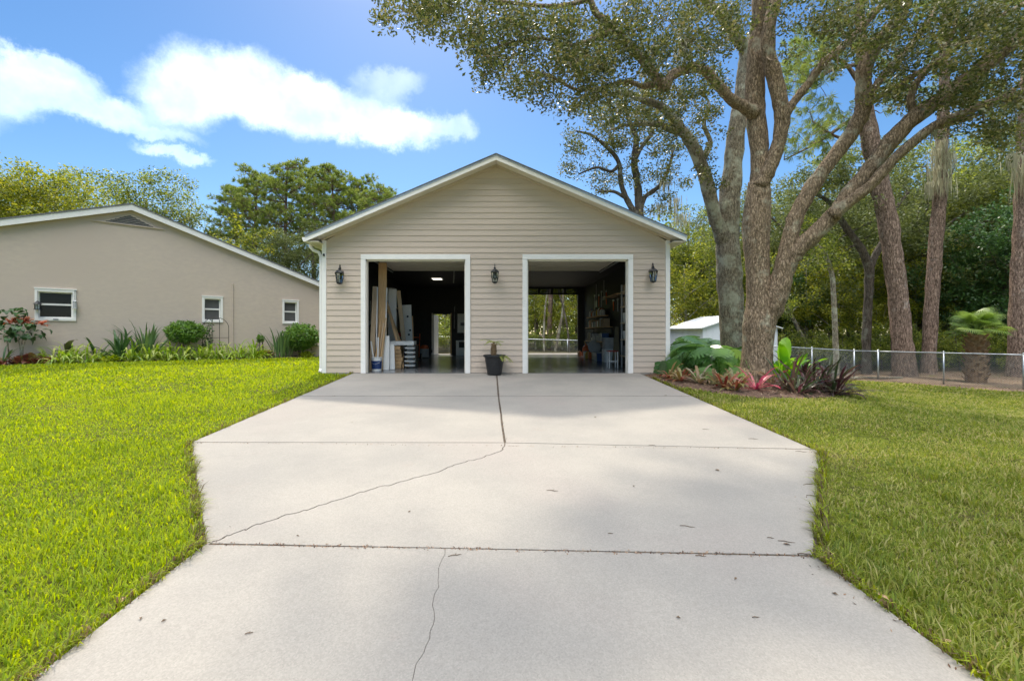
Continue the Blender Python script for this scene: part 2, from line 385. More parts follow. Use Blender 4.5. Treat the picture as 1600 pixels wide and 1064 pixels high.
# ------------------------------------------------------------------ driveway
def dz(Y): return .035 * (Y - 12.2)
def dpx(x, y):                         # pixel on the driveway plane
    Y = F * (EYE + .035 * 12.2) / (y - HY + F * .035); return ((x - CX) * Y / F, Y)
def jag(a, b, n, amp, seed):
    r = random.Random(seed); out = []
    for i in range(1, n):
        t = i / n; out.append((a[0] + (b[0] - a[0]) * t + r.uniform(-amp, amp), a[1] + (b[1] - a[1]) * t + r.uniform(-amp, amp)))
    return out
DL0, DL1, DL2 = -3.74, -3.57, -1.87
DR0, DR1, DR2 = 3.86, 3.56, 1.97
DRIVE = [(DL0, 12.2), (DR0, 12.2), (DR1, 5.05), (DR2, 2.82), (DR2 + .02, -8), (DL2, -8), (DL2, 2.97), (DL1, 5.42)]
def make_drive():
    root = bpy.data.objects.new('driveway', None); COL.objects.link(root); root['kind'] = 'structure'; root['label'] = 'pale broom finished concrete driveway leading up to the garage'
    base = MB(); n = len(DRIVE)
    base.add([(x, y, dz(y) - .004) for x, y in DRIVE] + [(x, y, dz(y) - .14) for x, y in DRIVE], [tuple(reversed(range(n))), tuple(range(n, 2 * n))] + [(i, (i + 1) % n, (i + 1) % n + n, i + n) for i in range(n)])
    base.build('joint_filler', m_soil, root)
    cj = [dpx(776, 584), dpx(779, 619), dpx(789, 692)]           # centre joint
    def slab(poly, gap=.011, extra=0):
        # shrink by a small inset through bmesh, extrude down
        bm = bmesh.new(); vs = [bm.verts.new((x, y, dz(y) + extra)) for x, y in poly]; f = bm.faces.new(vs); f.normal_update()
        if f.normal.z < 0: f.normal_flip()
        bmesh.ops.inset_region(bm, faces=[f], thickness=gap, use_even_offset=True, use_boundary=True)
        inner = f
        rem = [g for g in bm.faces if g is not inner]
        bmesh.ops.delete(bm, geom=rem, context='FACES')
        r = bmesh.ops.extrude_face_region(bm, geom=[inner]); 
        vv = [e for e in r['geom'] if isinstance(e, bmesh.types.BMVert)]
        bmesh.ops.translate(bm, verts=vv, vec=(0, 0, -.115))
        bmesh.ops.recalc_face_normals(bm, faces=bm.faces)
        bmesh.ops.triangulate(bm, faces=bm.faces)
        me = bpy.data.meshes.new('slab'); bm.to_mesh(me); bm.free(); me.materials.append(m_concrete); link('slab', me, root)
    yA, yB = 8.62, 5.40
    edge = lambda s, y: (DL0 + (DL1 - DL0) * (12.2 - y) / 6.78) if s < 0 else (DR0 + (DR1 - DR0) * (12.2 - y) / 7.15)
    c0, c1, c2 = (cj[0][0], 12.195), (cj[1][0], yA), (cj[2][0], yB)
    slab([(DL0, 12.195), c0, c1, (edge(-1, yA), yA)], .017); slab([c0, (DR0, 12.195), (edge(1, yA), yA), c1], .017)
    R2 = (DR1, 5.13)
    midj = jag(c1, c2, 6, .006, 3)
    slab([(edge(-1, yA), yA), c1] + midj + [c2, (DL1, 5.42)], .014); slab([c1, (edge(1, yA), yA), R2, c2] + midj[::-1], .014)
    crackpx = [(789, 692), (786, 702), (770, 709), (745, 717), (715, 725), (690, 735), (655, 745), (620, 754), (585, 763), (550, 774), (510, 787), (480, 797), (450, 803), (420, 814), (390, 824), (360, 836), (335, 845), (322, 850)]
    crack = []
    rr = random.Random(5)
    for k, q in enumerate(crackpx):
        p = dpx(*q); crack.append(p)
        if k + 1 < len(crackpx):
            p2 = dpx(*crackpx[k + 1])
            for t in (.2, .4, .6, .8): crack.append((p[0] + (p2[0] - p[0]) * t + rr.uniform(-.013, .013), p[1] + (p2[1] - p[1]) * t + rr.uniform(-.02, .02)))
    crack[0] = c2; Lj = (DL2, 2.99); Rj = (DR2, 2.84); crack[-1] = Lj
    slab([(DL1, 5.42), c2] + crack[1:-1] + [Lj], .006)
    slab([c2, R2, (DR1, 5.03), Rj, Lj] + crack[1:-1][::-1], .006)
    # nearest panel, with a hairline crack
    c = [(-.31, 2.925), (-.325, 2.7), (-.30, 2.5), (-.315, 2.35), (-.29, 2.2), (-.305, 2.05), (-.33, 1.95), (-.34, 1.6), (-.36, 0.4), (-.38, -2)]
    cc = []
    for k in range(len(c) - 1):
        cc.append(c[k])
        for t in (.33, .66): cc.append((c[k][0] + (c[k + 1][0] - c[k][0]) * t + rr.uniform(-.012, .012), c[k][1] + (c[k + 1][1] - c[k][1]) * t))
    cc.append(c[-1])
    slab([(DL2, 2.975), cc[0]] + cc[1:] + [(DL2, -2)], .0014); slab([cc[0], (DR2, 2.825), (DR2 + .02, -2)] + cc[::-1][:-1], .0014)
    slab([(DL2, -2.01), (DR2 + .02, -2.01), (DR2 + .02, -7.9), (DL2, -7.9)])
make_drive()
# ------------------------------------------------------------------ garage
GX0, GX1, GY0, GY1 = -4.52, 4.62, 12.2, 23.1
GC = .05; RZ, EZ, EXL = 5.63, 3.55, 4.87     # roof top at ridge / eave, half width
SL = (RZ - EZ) / EXL
def roof_z(x): return RZ - SL * abs(x - GC)
LO = (-3.39, -.76); RO = (.88, 3.54); OT = 3.0
garage = thing('garage', 'beige lap sided detached garage with two open bay doors and gable roof', 'garage', (GC, GY0, 0))
def make_garage():
    g = garage; y = GY0
    # front wall body (faces the dark inside), gaps for the two bays
    w = MB()
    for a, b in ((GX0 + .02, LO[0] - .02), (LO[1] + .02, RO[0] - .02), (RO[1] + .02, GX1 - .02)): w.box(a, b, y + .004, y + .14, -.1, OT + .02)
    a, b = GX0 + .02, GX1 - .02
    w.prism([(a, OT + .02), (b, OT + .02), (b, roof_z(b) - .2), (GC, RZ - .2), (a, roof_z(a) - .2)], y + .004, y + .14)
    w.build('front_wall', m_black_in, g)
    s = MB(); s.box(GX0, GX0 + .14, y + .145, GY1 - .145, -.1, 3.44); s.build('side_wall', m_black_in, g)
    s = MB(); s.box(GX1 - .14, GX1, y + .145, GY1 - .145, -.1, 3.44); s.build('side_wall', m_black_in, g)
    for xx in (GX0 - .012, GX1 + .012):
        for k in range(23):
            z0 = .01 + k * .151
            e = MB(); sgn = -1 if xx < 0 else 1
            xi = GX0 - .001 if xx < 0 else GX1 + .001
            e.add([(xi, y + .02, z0), (xi + sgn * .018, y + .02, z0), (xi + sgn * .006, y + .02, z0 + .158), (xi, y + .02, z0 + .158),
                   (xi, GY1, z0), (xi + sgn * .018, GY1, z0), (xi + sgn * .006, GY1, z0 + .158), (xi, GY1, z0 + .158)],
                  [(0, 1, 2, 3), (7, 6, 5, 4), (0, 4, 5, 1), (1, 5, 6, 2), (2, 6, 7, 3), (3, 7, 4, 0)])
            e.build('siding_board', m_siding, g)
    # back wall with a personnel door and a bay
    BD = (-3.04, -2.18); BB = (.95, 4.18)
    w = MB(); yb = GY1 - .14
    for a, b, z0, z1 in ((GX0, BD[0], -.1, 3.44), (BD[1], BB[0], -.1, 3.44), (BB[1], GX1, -.1, 3.44), (BD[0], BD[1], 2.02, 3.44), (BB[0], BB[1], 3.38, 3.44)):
        w.box(a, b, yb, GY1, z0, z1)
    a, b = GX0, GX1
    w.prism([(a, 3.445), (b, 3.445), (b, roof_z(b) - .14), (GC, RZ - .2), (a, roof_z(a) - .14)], yb, GY1)
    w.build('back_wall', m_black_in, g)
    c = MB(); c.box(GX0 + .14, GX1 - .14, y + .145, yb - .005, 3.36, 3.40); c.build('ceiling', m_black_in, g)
    f = MB(); f.box(GX0 + .01, GX1 - .01, y + .005, GY1 + .02, -.2, .004); f.build('floor', m_floor, g)
    MB().box(.6, 4.6, GY1 + .03, GY1 + 2.2, -.2, -.004).build('back_apron', m_concrete, g); MB().box(-3.4, -1.8, GY1 + .03, GY1 + 1.2, -.2, -.006).build('back_step', m_concrete, g)
    # siding of the front
    H = .151; T0, T1 = .02, .005
    def board(xa, xb, xa2, xb2, z0, z1):
        e = MB(); o = y
        e.add([(xa, o + .002, z0), (xb, o + .002, z0), (xb2, o + .002, z1), (xa2, o + .002, z1), (xa, o - T0, z0), (xb, o - T0, z0), (xb2, o - T1, z1), (xa2, o - T1, z1)],
              [(3, 2, 1, 0), (4, 5, 6, 7), (0, 1, 5, 4), (1, 2, 6, 5), (2, 3, 7, 6), (3, 0, 4, 7)])
        e.build('siding_board', m_siding, g)
    k = 0
    while True:
        z0 = .012 + k * H; z1 = z0 + H + .008
        if z0 > RZ - .32: break
        if z0 < OT - .06:
            for a, b in ((GX0 + .05, LO[0] - .1), (LO[1] + .1, RO[0] - .1), (RO[1] + .1, GX1 - .05)): board(a, b, a, b, z0, z1)
        else:
            def ext(z):
                hw = (RZ - .17 - z) / SL
                return max(GX0 + .05, GC - hw), min(GX1 - .05, GC + hw)
            a, b = ext(z0); a2, b2 = ext(min(z1, RZ - .19))
            if b2 - a2 < .02: a2, b2 = GC - .01, GC + .01
            board(a, b, a2, b2, z0, min(z1, RZ - .185))
        k += 1
    # corner boards
    for xa, xb in ((GX0 - .03, GX0 + .085), (GX1 - .085, GX1 + .03)):
        e = MB(); e.box(xa, xb, y - .032, y + .10, .0, roof_z(xa if xa < 0 else xb) - .155); e.build('corner_board', m_white, g, bevel=.004)
    # bay casings
    for (a, b) in (LO, RO):
        for (xa, xb) in ((a - .13, a), (b, b + .13)):
            e = MB(); e.box(xa, xb, y - .045, y + .03, .0, OT + .002); e.build('door_casing', m_white, g, bevel=.004)
        e = MB(); e.box(a - .13, b + .13, y - .047, y + .03, OT + .004, OT + .134); e.build('door_casing', m_white, g, bevel=.004)
        for (xa, xb) in ((a - .019, a + .025), (b - .025, b + .019)):
            e = MB(); e.box(xa, xb, y + .032, y + .15, .0, OT); e.build('door_jamb', m_cream, g)
        e = MB(); e.box(a - .019, b + .019, y + .032, y + .15, OT - .03, OT + .019); e.build('door_jamb', m_cream, g)
        # raised sectional door lying under the ceiling
        for i in range(5):
            e = MB(); e.box(a - .06, b + .06, y + .75 + i * .56, y + .75 + i * .56 + .55, 3.20, 3.245)
            for r in (.02, .27, .5): e.box(a - .05, b + .05, y + .75 + i * .56 + r, y + .78 + i * .56 + r, 3.185, 3.1995)
            e.build('overhead_door_panel', m_cream, g)
        for xs in (a - .085, b + .085):
            e = MB(); e.box(xs - .02, xs + .02, y + .2, y + 3.6, 3.13, 3.17); e.build('door_track', m_metal, g)
            e = MB(); e.box(xs - .02, xs + .02, y + .16, y + .2, .02, 3.12); e.build('door_track', m_metal, g)
    # the back bay's door, lowered by one glazed panel
    pn = MB(); zt = 3.375
    xs = np.linspace(BB[0] + .02, BB[1] - .02, 6)
    pn.box(BB[0], BB[1], yb - .05, yb - .01, 2.99, 3.06); pn.box(BB[0], BB[1], yb - .05, yb - .01, 3.27, zt)
    for xx in xs: pn.box(xx - .05, xx + .05, yb - .05, yb - .01, 3.06, 3.27)
    p_ = pn.build('back_bay_door', m_black_in, g)
    for i in range(5):
        e = MB(); e.box(xs[i] + .05, xs[i + 1] - .05, yb - .035, yb - .025, 3.06, 3.27); e.build('pane', m_frost, p_)
    e = MB(); e.beam((BD[0] - .0, GY1 + .02, 1.0), (BD[0] + .12, GY1 + .85, 1.0), 2.0, .045, (0, 0, 1)); d = e.build('personnel_door', m_white, g)
    k_ = MB(); k_.lathe([(.012, 0), (.03, .03), (.036, .06), (.02, .08)], (BD[0] + .17, GY1 + .75, .98), 10); k_.build('knob', m_metal, d)
    for xa, xb in ((BD[0] - .07, BD[0] - .002), (BD[1] + .002, BD[1] + .07)):
        e = MB(); e.box(xa, xb, yb - .03, yb - .002, .01, 2.08); e.build('inner_casing', m_white if xa < -2.6 else m_wood, g)
    # roof
    F0, F1 = y - .42, GY1 + .42
    for sgn in (-1, 1):
        xe = GC + sgn * EXL; n = Vector((sgn * SL, 0, 1)).normalized()
        def slab(name, x0, x1, ya, yb_, zt, zb, mat):
            e = MB(); z = lambda x: roof_z(x)
            e.add([(x0, ya, z(x0) - zb), (x1, ya, z(x1) - zb), (x1, yb_, z(x1) - zb), (x0, yb_, z(x0) - zb), (x0, ya, z(x0) - zt), (x1, ya, z(x1) - zt), (x1, yb_, z(x1) - zt), (x0, yb_, z(x0) - zt)],
                  [(0, 3, 2, 1), (4, 5, 6, 7), (0, 1, 5, 4), (1, 2, 6, 5), (2, 3, 7, 6), (3, 0, 4, 7)] if sgn > 0 else [(0, 1, 2, 3), (7, 6, 5, 4), (4, 5, 1, 0), (5, 6, 2, 1), (6, 7, 3, 2), (7, 4, 0, 3)])
            return e.build(name, mat, g)
        slab('roof', GC, xe + sgn * .03, F0 - .03, F1, -.022, -.002, m_shingle)
        slab('roof_deck', GC + sgn * .002, xe - sgn * .03, F0 + .03, F1 - .03, .002, .1, m_cream)
        slab('rake_fascia', GC + sgn * .001, xe, F0, F0 + .028, .0, .145, m_white)
        slab('drip_edge', GC + sgn * .001, xe + sgn * .01, F0 - .012, F0 - .002, -.002, .045, m_metal)
        slab('soffit', GC + sgn * .004, xe - sgn * .02, F0 + .03, y - .024, .102, .116, m_cream)
        slab('frieze_board', GC + sgn * .004, xe - sgn * .26, y - .040, y - .004, .120, .175, m_siding)
        e = MB(); xa, xb = sorted((xe - sgn * .001, xe - sgn * .029)); e.box(xa, xb, F0 + .03, F1, EZ - .15, EZ - .012); e.build('eave_fascia', m_white, g)
        e = MB(); xa, xb = sorted((xe - sgn * .03, GC + sgn * 4.55)); e.box(xa, xb, F0 + .03, F1 - .03, EZ - .150, EZ - .135); e.build('eave_soffit', m_cream, g)
    # gutter and downspout on the left
    e = MB(); xe = GC - EXL
    e.prism([(xe - .005, EZ - .03), (xe - .11, EZ - .03), (xe - .115, EZ - .06), (xe - .08, EZ - .14), (xe - .005, EZ - .14)], F0 + .06, F1); e.build('gutter', m_white, g)
    e = MB(); pts = [(xe - .05, y + .02, EZ - .135), (xe - .05, y + .02, EZ - .21), (xe + .03, y + .02, EZ - .30), (GX0 - .12, y + .02, EZ - .36), (GX0 - .075, y + .02, EZ - .46), (GX0 - .07, y + .02, EZ - .7), (GX0 - .07, y + .02, .12), (GX0 - .07, y - .06, .03)]
    e.tube(pts, .042, 8); e.build('downspout', m_white, g, smooth=False)
    # base strip
    for a, b in ((GX0 + .09, LO[0] - .135), (LO[1] + .135, RO[0] - .135), (RO[1] + .135, GX1 - .09)):
        e = MB(); e.box(a, b, y - .015, y + .02, -.1, .009); e.build('slab_edge', m_concrete, g)
make_garage()

# security camera on the left corner board
e = thing('security_camera', 'tiny black security camera high on the garage corner board', 'camera', (GX0 + .03, GY0 - .034, 3.11))
MB().lathe([(.028, 0), (.03, .02), (.02, .03)], (GX0 + .03, GY0 - .05, 3.09), 10).build('housing', m_plasticblack, e)
MB().box(GX0 + .01, GX0 + .05, GY0 - .06, GY0 - .033, 3.12, 3.15).build('bracket', m_plasticblack, e)

# ------------------------------------------------------------------ wall lanterns
m_candle = pm('candle_tube', (.75, .74, .68), rough=.4)
def lantern(x, zc, label):
    y = GY0 - .02
    t = thing('wall_lantern', label, 'lantern', (x, y, zc), group='carriage lanterns on the garage front')
    cy = y - .17
    MB().box(x - .05, x + .05, y - .018, y + .0, zc - .12, zc + .10).build('wall_plate', m_iron, t, bevel=.006)
    pts = [(x, y - .01, zc - .02)]
    for k in range(15):
        a = R(-40 + k * 17); pts.append((x, y - .09 - .075 * math.cos(a) * 1.0, zc + .16 + .09 * math.sin(a)))
    pts = [(x, y - .01, zc + .0), (x, y - .05, zc + .06), (x, y - .06, zc + .14), (x, y - .09, zc + .22), (x, y - .14, zc + .245), (x, y - .17, zc + .21), (x, y - .172, zc + .15)]
    MB().tube(pts, .011, 8).build('arm', m_iron, t, smooth=True)
    MB().tube([(x, y - .06, zc + .13), (x + .006, y - .10, zc + .10), (x, y - .13, zc + .14), (x, y - .11, zc + .17)], .007, 6).build('scroll', m_iron, t, smooth=True)
    cap = MB().lathe([(.122, .0), (.126, .012), (.112, .022), (.085, .06), (.045, .085), (.03, .095), (.026, .12), (.034, .128), (.012, .15)], (x, cy, zc + .015), 6, R(30)).build('cap', m_iron, t)
    MB().lathe([(.006, 0), (.015, .02), (.007, .045), (.003, .075)], (x, cy, zc + .163), 8).build('finial', m_iron, cap)
    MB().lathe([(.103, .012), (.062, -.225)][::-1], (x, cy, zc), 6, R(30)).build('glass', m_clear, t)
    for k in range(6):
        a = R(30 + 60 * k)
        MB().tube([(x + .066 * math.cos(a), cy + .066 * math.sin(a), zc - .235), (x + .106 * math.cos(a), cy + .106 * math.sin(a), zc + .016)], .009, 6).build('cage_bar', m_iron, t)
        b_ = R(90 + 60 * k)
        MB().tube([(x + .07 * math.cos(a), cy + .07 * math.sin(a), zc - .19), (x + .095 * math.cos((a + b_) / 2), cy + .095 * math.sin((a + b_) / 2), zc - .09), (x + .08 * math.cos(b_), cy + .08 * math.sin(b_), zc - .19)], .004, 5).build('cage_scroll', m_iron, t)
    MB().lathe([(.02, -.275), (.05, -.262), (.072, -.245), (.074, -.23), (.06, -.222)], (x, cy, zc), 6, R(30)).build('base', m_iron, t)
    MB().lathe([(.012, -.22), (.012, -.12), (.02, -.10), (.012, -.06), (.003, -.03)], (x, cy, zc), 8).build('candle', m_candle, t)
lantern(-4.03, 2.60, 'black iron carriage lantern between the left bay and the white downspout')
lantern(.02, 2.62, 'black iron carriage lantern above the planter between the two bays')
lantern(4.15, 2.64, 'black iron carriage lantern right of the right bay beside the oak')

# ------------------------------------------------------------------ neighbouring house
HV = 1563.0
def hy(x): return 14.4 * (HV - 87) / (HV - x)
H0 = W(205, HY, hy(205)); HANG = math.atan2(F, HV - CX)
HD = Vector((math.cos(HANG), math.sin(HANG), 0)); HN = Vector((-HD.y, HD.x, 0))
HG = .17
def hu(x):
    y = hy(x); return (Vector(((x - CX) * y / F, y, 0)) - Vector((H0.x, H0.y, 0))).dot(HD)
def hz(x, y): return EYE + (HY - y) * hy(x) / F
def hpt(x, off=0, z=None):            # a point on (or off metres in front of) the house wall
    y = hy(x); p = Vector(((x - CX) * y / F, y, 0)) - HN * off
    p.z = gz(p.x, p.y) if z is None else z; return p
house = thing('house', 'taupe stucco house with low gable roof and white windows', 'house', (H0.x, H0.y, 0), HANG)
def make_house():
    h = house; L = True
    HW = 7.25; ez = 2.96; rz = 5.40; s = (rz - ez) / HW
    def rzf(u): return rz - s * abs(u)
    wins = [(hu(54), hu(119), 1.45, 2.43), (hu(315.5), hu(348), 1.47, 2.43), (hu(441), hu(466.5), 1.46, 2.43)]
    us = [-7.0]; 
    for a, b, _, _ in wins: us += [a + .06, b - .06]
    us.append(7.0)
    w = MB(); zs0 = -.2
    for i in range(len(us) - 1):
        a, b = us[i], us[i + 1]
        if i % 2 == 1:
            k = i // 2; w.box(a, b, 0, .2, zs0, wins[k][2] + .06); w.box(a, b, 0, .2, wins[k][3] - .06, 2.7)
        else: w.box(a, b, 0, .2, zs0, 2.7)
    w.prism([(-7.0, 2.7), (7.0, 2.7), (7.0, rzf(7) - .12), (0, rz - .12), (-7.0, rzf(7) - .12)], 0, .2)
    w.build('gable_wall', m_stucco, h, local=True)
    w = MB(); w.box(-7.0, -6.8, .2, 14, zs0, 2.85); w.box(6.8, 7.0, .2, 14, zs0, 2.85); w.box(-6.8, 6.8, 13.8, 14, zs0, 2.85); w.build('outer_wall', m_stucco, h, local=True)
    for sgn in (-1, 1):
        e = MB(); x1 = sgn * HW
        def slab(name, x0, x1, ya, yb, zt, zb, mat):
            e = MB()
            e.add([(x0, ya, rzf(x0) - zb), (x1, ya, rzf(x1) - zb), (x1, yb, rzf(x1) - zb), (x0, yb, rzf(x0) - zb), (x0, ya, rzf(x0) - zt), (x1, ya, rzf(x1) - zt), (x1, yb, rzf(x1) - zt), (x0, yb, rzf(x0) - zt)],
                  [(0, 3, 2, 1), (4, 5, 6, 7), (0, 1, 5, 4), (1, 2, 6, 5), (2, 3, 7, 6), (3, 0, 4, 7)] if sgn > 0 else [(0, 1, 2, 3), (7, 6, 5, 4), (4, 5, 1, 0), (5, 6, 2, 1), (6, 7, 3, 2), (7, 4, 0, 3)])
            e.build(name, mat, h, local=True)
        slab('roof', 0, x1 + sgn * .1, -.20, 14.3, -.04, .0, m_shingle)
        slab('rake_fascia', 0, x1 + sgn * .05, -.18, -.13, .002, .19, m_white)
        slab('soffit', 0, x1, -.128, .198, .122, .14, m_cream)
    # windows
    for k, (a, b, z0, z1) in enumerate(wins):
        t = .085 if k == 0 else .075
        root = MB().box(a, b, -.035, -.002, z1 - t, z1).box(a, b, -.04, -.002, z0, z0 + t).box(a, a + t, -.034, -.002, z0 + t, z1 - t).box(b - t, b, -.034, -.002, z0 + t, z1 - t).build('window', m_white, h, local=True)
        MB().box(a - .015, b + .015, -.05, -.003, z1 - .002, z1 + .03).build('head_trim', m_white, root, local=True)
        ia, ib, ja, jb = a + t, b - t, z0 + t, z1 - t
        mid = (ja + jb) / 2 + .02
        fr = MB(); d0, d1 = .07, .11
        fr.box(ia - .02, ia + .03, d0, d1, ja, jb).box(ib - .03, ib + .02, d0, d1, ja, jb).box(ia + .03, ib - .03, d0, d1, ja - .02, ja + .035).box(ia + .03, ib - .03, d0, d1, jb - .03, jb + .02)
        fr.box(ia + .03, ib - .03, d0 - .015, d1, mid - .03, mid + .025)
        fr.build('sash', m_white, root, local=True)
        for q, (p0, p1) in enumerate(((ja + .035, mid - .03), (mid + .025, jb - .03))):
            MB().box(ia + .03, ib - .03, d0 + .015, d0 + .02, p0, p1).build('pane', m_glassdark if k == 0 else m_glassgrey, root, local=True)
        lin = MB().box(ia - .025, ia, -.001, d0, ja, jb).box(ib, ib + .025, -.001, d0, ja, jb).box(ia, ib, -.001, d0, jb, jb + .025).box(ia, ib, -.001, d0, ja - .025, ja)
        lin.build('reveal', m_white, root, local=True)
        if k == 0: MB().box((a + b) / 2 - .06, (a + b) / 2 + .06, -.052, -.041, z0 + .03, z0 + .055).build('latch', m_iron, root, local=True)
    # gable vent
    ul, ur, ua = hu(145), hu(254), hu(203); zb = (hz(145, 345) + hz(254, 357)) / 2; za = zb + .34
    MB().prism([(ul - .05, zb - .03), (ur + .05, zb - .03), (ur + .05, zb), (ul - .05, zb)], -.05, .001).build('vent_sill', m_stucco, h, local=True)
    vt = MB().prism([(ul + .25, zb + .002), (ur - .2, zb + .002), (ua, za)], -.012, .001).build('gable_vent', m_shingle, h, local=True)
    for k in range(5):
        z = zb + .02 + k * .058; tt = (z - zb) / (za - zb); a = ul + .25 + (ua - ul - .25) * tt; b = ur - .2 + (ua - ur + .2) * tt
        if b - a > .15: MB().add([(a + .03, -.014, z), (b - .03, -.014, z), (b - .03, -.045, z - .004), (a + .03, -.045, z - .004), (a + .03, -.014, z + .035), (b - .03, -.014, z + .035), (b - .03, -.045, z + .004), (a + .03, -.045, z + .004)], [(0, 1, 2, 3), (7, 6, 5, 4), (0, 4, 5, 1), (1, 5, 6, 2), (2, 6, 7, 3), (3, 7, 4, 0)]).build('slat', pm_vent, vt, local=True)
    MB().add([(ul + .2, -.03, zb + .0), (ua, -.03, za + .03), (ur - .15, -.03, zb + .0), (ul + .2, .0, zb), (ua, .0, za + .03), (ur - .15, .0, zb), (ul + .3, -.03, zb), (ua, -.03, za - .02), (ur - .25, -.03, zb)], [(0, 1, 7, 6), (1, 2, 8, 7), (0, 3, 4, 1), (1, 4, 5, 2)]).build('vent_trim', m_stucco, vt, local=True)
    uc = hu(363)
    MB().tube([(uc, -.04, .1), (uc, -.04, hz(363, 446))], .022, 8).build('conduit', m_stucco, h, local=True)
    MB().lathe([(.03, 0), (.035, .05), (.02, .08)], (uc, -.04, hz(363, 446)), 8).build('conduit_cap', m_stucco, h, local=True)
pm_vent = pm('vent_paint', (.22, .20, .175), rough=.8)
make_house()
# ------------------------------------------------------------------ planter between the bays
def planter():
    x, y = .01, GY0 - .36
    z = dz(y) + .001
    t = thing('planter', 'tapered black plastic planter standing between the two garage bays', 'planter', (x, y, z))
    MB().lathe([(.0, .0), (.175, .0), (.18, .015), (.255, .46), (.285, .465), (.29, .475), (.29, .51), (.275, .515), (.262, .47), (.255, .44), (.0, .44)], (x, y, z), 28).build('pot', m_plasticblack, t, smooth=False, bevel=0)
    MB().lathe([(.0, .0), (.25, .0), (.2, .03), (.0, .035)], (x, y, z + .442), 16).build('potting_soil', m_soil, t)
    p = thing('young_palm', 'stunted small palm with brown stub trunk growing in black planter', 'plant', (x - .02, y, z + .46))
    m_stub = pm('palm_stub', (.16, .10, .05), (.26, .17, .085), 40, .9, .8, 60, bdist=.03)
    b = MB().lathe([(.03, -.02), (.062, .02), (.068, .1), (.058, .2), (.04, .27), (.03, .33), (.018, .40)], (x - .02, y, z + .46), 10)
    for k in range(22):
        a = k * 2.4; zz = z + .47 + k * .013; rr = .06 - k * .0006
        b.beam((x - .02 + rr * math.cos(a), y + rr * math.sin(a), zz), (x - .02 + (rr + .025) * math.cos(a), y + (rr + .025) * math.sin(a), zz + .07), .035, .012, (-math.sin(a), math.cos(a), 0))
    b.build('trunk', m_stub, p)
    m_fr = leafmat('young_frond', [hexc('6d7a2c'), hexc('8f9a45'), hexc('a8a860')], .3, attr=False)
    rr = random.Random(3)
    def frond(base, az, L, droop, n=14, wl=.12):
        e = MB(); prev = None; pts = []
        for i in range(9):
            t_ = i / 8; pts.append(Vector(base) + Vector((math.cos(az) * L * t_, math.sin(az) * L * t_, L * (.55 * t_ - droop * t_ * t_))))
        e.tube(pts, [.007 - .0006 * i for i in range(9)], 5)
        for i in range(n):
            t_ = .2 + .8 * i / n; k = min(7, int(t_ * 8)); q = pts[k].lerp(pts[k + 1], t_ * 8 - k); d = (pts[k + 1] - pts[k]).normalized(); sd = d.cross(Vector((0, 0, 1))).normalized()
            for s in (-1, 1):
                tip = q + (sd * s * .8 + d * .6 + Vector((0, 0, -.25))) * wl * (1.1 - .5 * abs(t_ - .5)); m_ = q.lerp(tip, .5) + d * .008
                e.add([q, m_ + d * .008, tip, m_ - d * .012], [(0, 1, 2, 3)])
        return e.build('frond', m_fr, p)
    for k in range(6): frond((x - .02, y, z + .82), k * 1.05 + .3, .26, .75 if k % 2 else .45, 10, .08)
    for k in range(6): frond((x + .10, y - .02, z + .47), -1.2 + k * .62, .38, .75 + .1 * (k % 3), 14, .10)
    for k in range(2): frond((x - .02, y, z + .84), math.pi + .15 - k * .6, .42, .5, 3, .05)
planter()

# ------------------------------------------------------------------ things inside the garage
def fly(Y): return HY + F * EYE / Y
def plank(name, label, xb, Yb, xt, yt, Yt, w, t, mat, side=(1, 0, 0), cat='board', group='boards leaning in the left bay'):
    p = W(xb, fly(Yb), Yb); p.z = .006; q = W(xt, yt, Yt)
    o = MB().beam(p, q, w, t, side); c = p.copy()
    e = e_ = MB(); e.v = [tuple(Vector(v) - c) for v in o.v]; e.f = o.f
    zmin = min(v[2] for v in e.v); e.v = [(a, b, max(cc, 0.0) if False else cc - min(0, 0)) for a, b, cc in e.v]
    ob = e.build(name, mat); ob.location = c + Vector((0, 0, -zmin - .0)); props(ob, label, cat, group); return ob
plank('board', 'tallest and widest pine board standing upright behind the white bucket', 597.5, 13.3, 598, 411, 13.5, .235, .045, m_wood)
plank('board', 'long narrow pine board at the left door jamb', 580.5, 13.05, 586, 448, 13.3, .13, .03, m_wood2)
plank('board', 'thin pale strip in front of the widest pine board, left edge', 587.5, 13.0, 589.8, 449, 13.2, .03, .03, m_panelw)
plank('board', 'thin white trim strip beside the widest pine board, right edge', 601, 13.25, 604.5, 450, 13.42, .035, .02, m_panelw)
for i, (xt, yt, xb, Yb) in enumerate([(604, 472, 631, 14.0), (606.5, 479, 635, 14.1), (609.5, 490, 639, 14.25)]):
    plank('board', ['leaning pine stick, uppermost of three slanting over the white rack', 'leaning pine stick, middle of three slanting over the white rack', 'leaning pine stick, lowest of three slanting over the white rack'][i], xb, Yb, xt, yt, Yb + .3, .065, .03, m_wood)
plank('board', 'white shelf panel standing behind the slanting pine sticks', 612.5, 14.7, 613.5, 452, 14.9, .26, .02, m_panelw)
plank('board', 'tan board leaning between the white panel and the drilled sheet', 635, 15.0, 622.5, 455, 15.2, .13, .03, m_wood2)
sh = plank('board', 'white sheet with dark drilled holes leaning behind the rack', 638.5, 15.7, 635, 477, 15.9, .33, .02, m_panelw)
for (dx, z) in ((-.03, 1.62), (.06, 1.15), (.02, 1.0)):
    h_ = MB().lathe([(.035, -.002), (.035, .002)], (0, 0, 0), 10); o = h_.build('drilled_hole', m_black_in, sh, local=True); o.location = (dx - .02, -.012 + z * .06, z); o.rotation_euler = (R(90), 0, 0)
plank('board', 'short dark pine board right of the drilled white sheet', 646, 15.9, 643.5, 494, 16.0, .07, .03, m_wood)
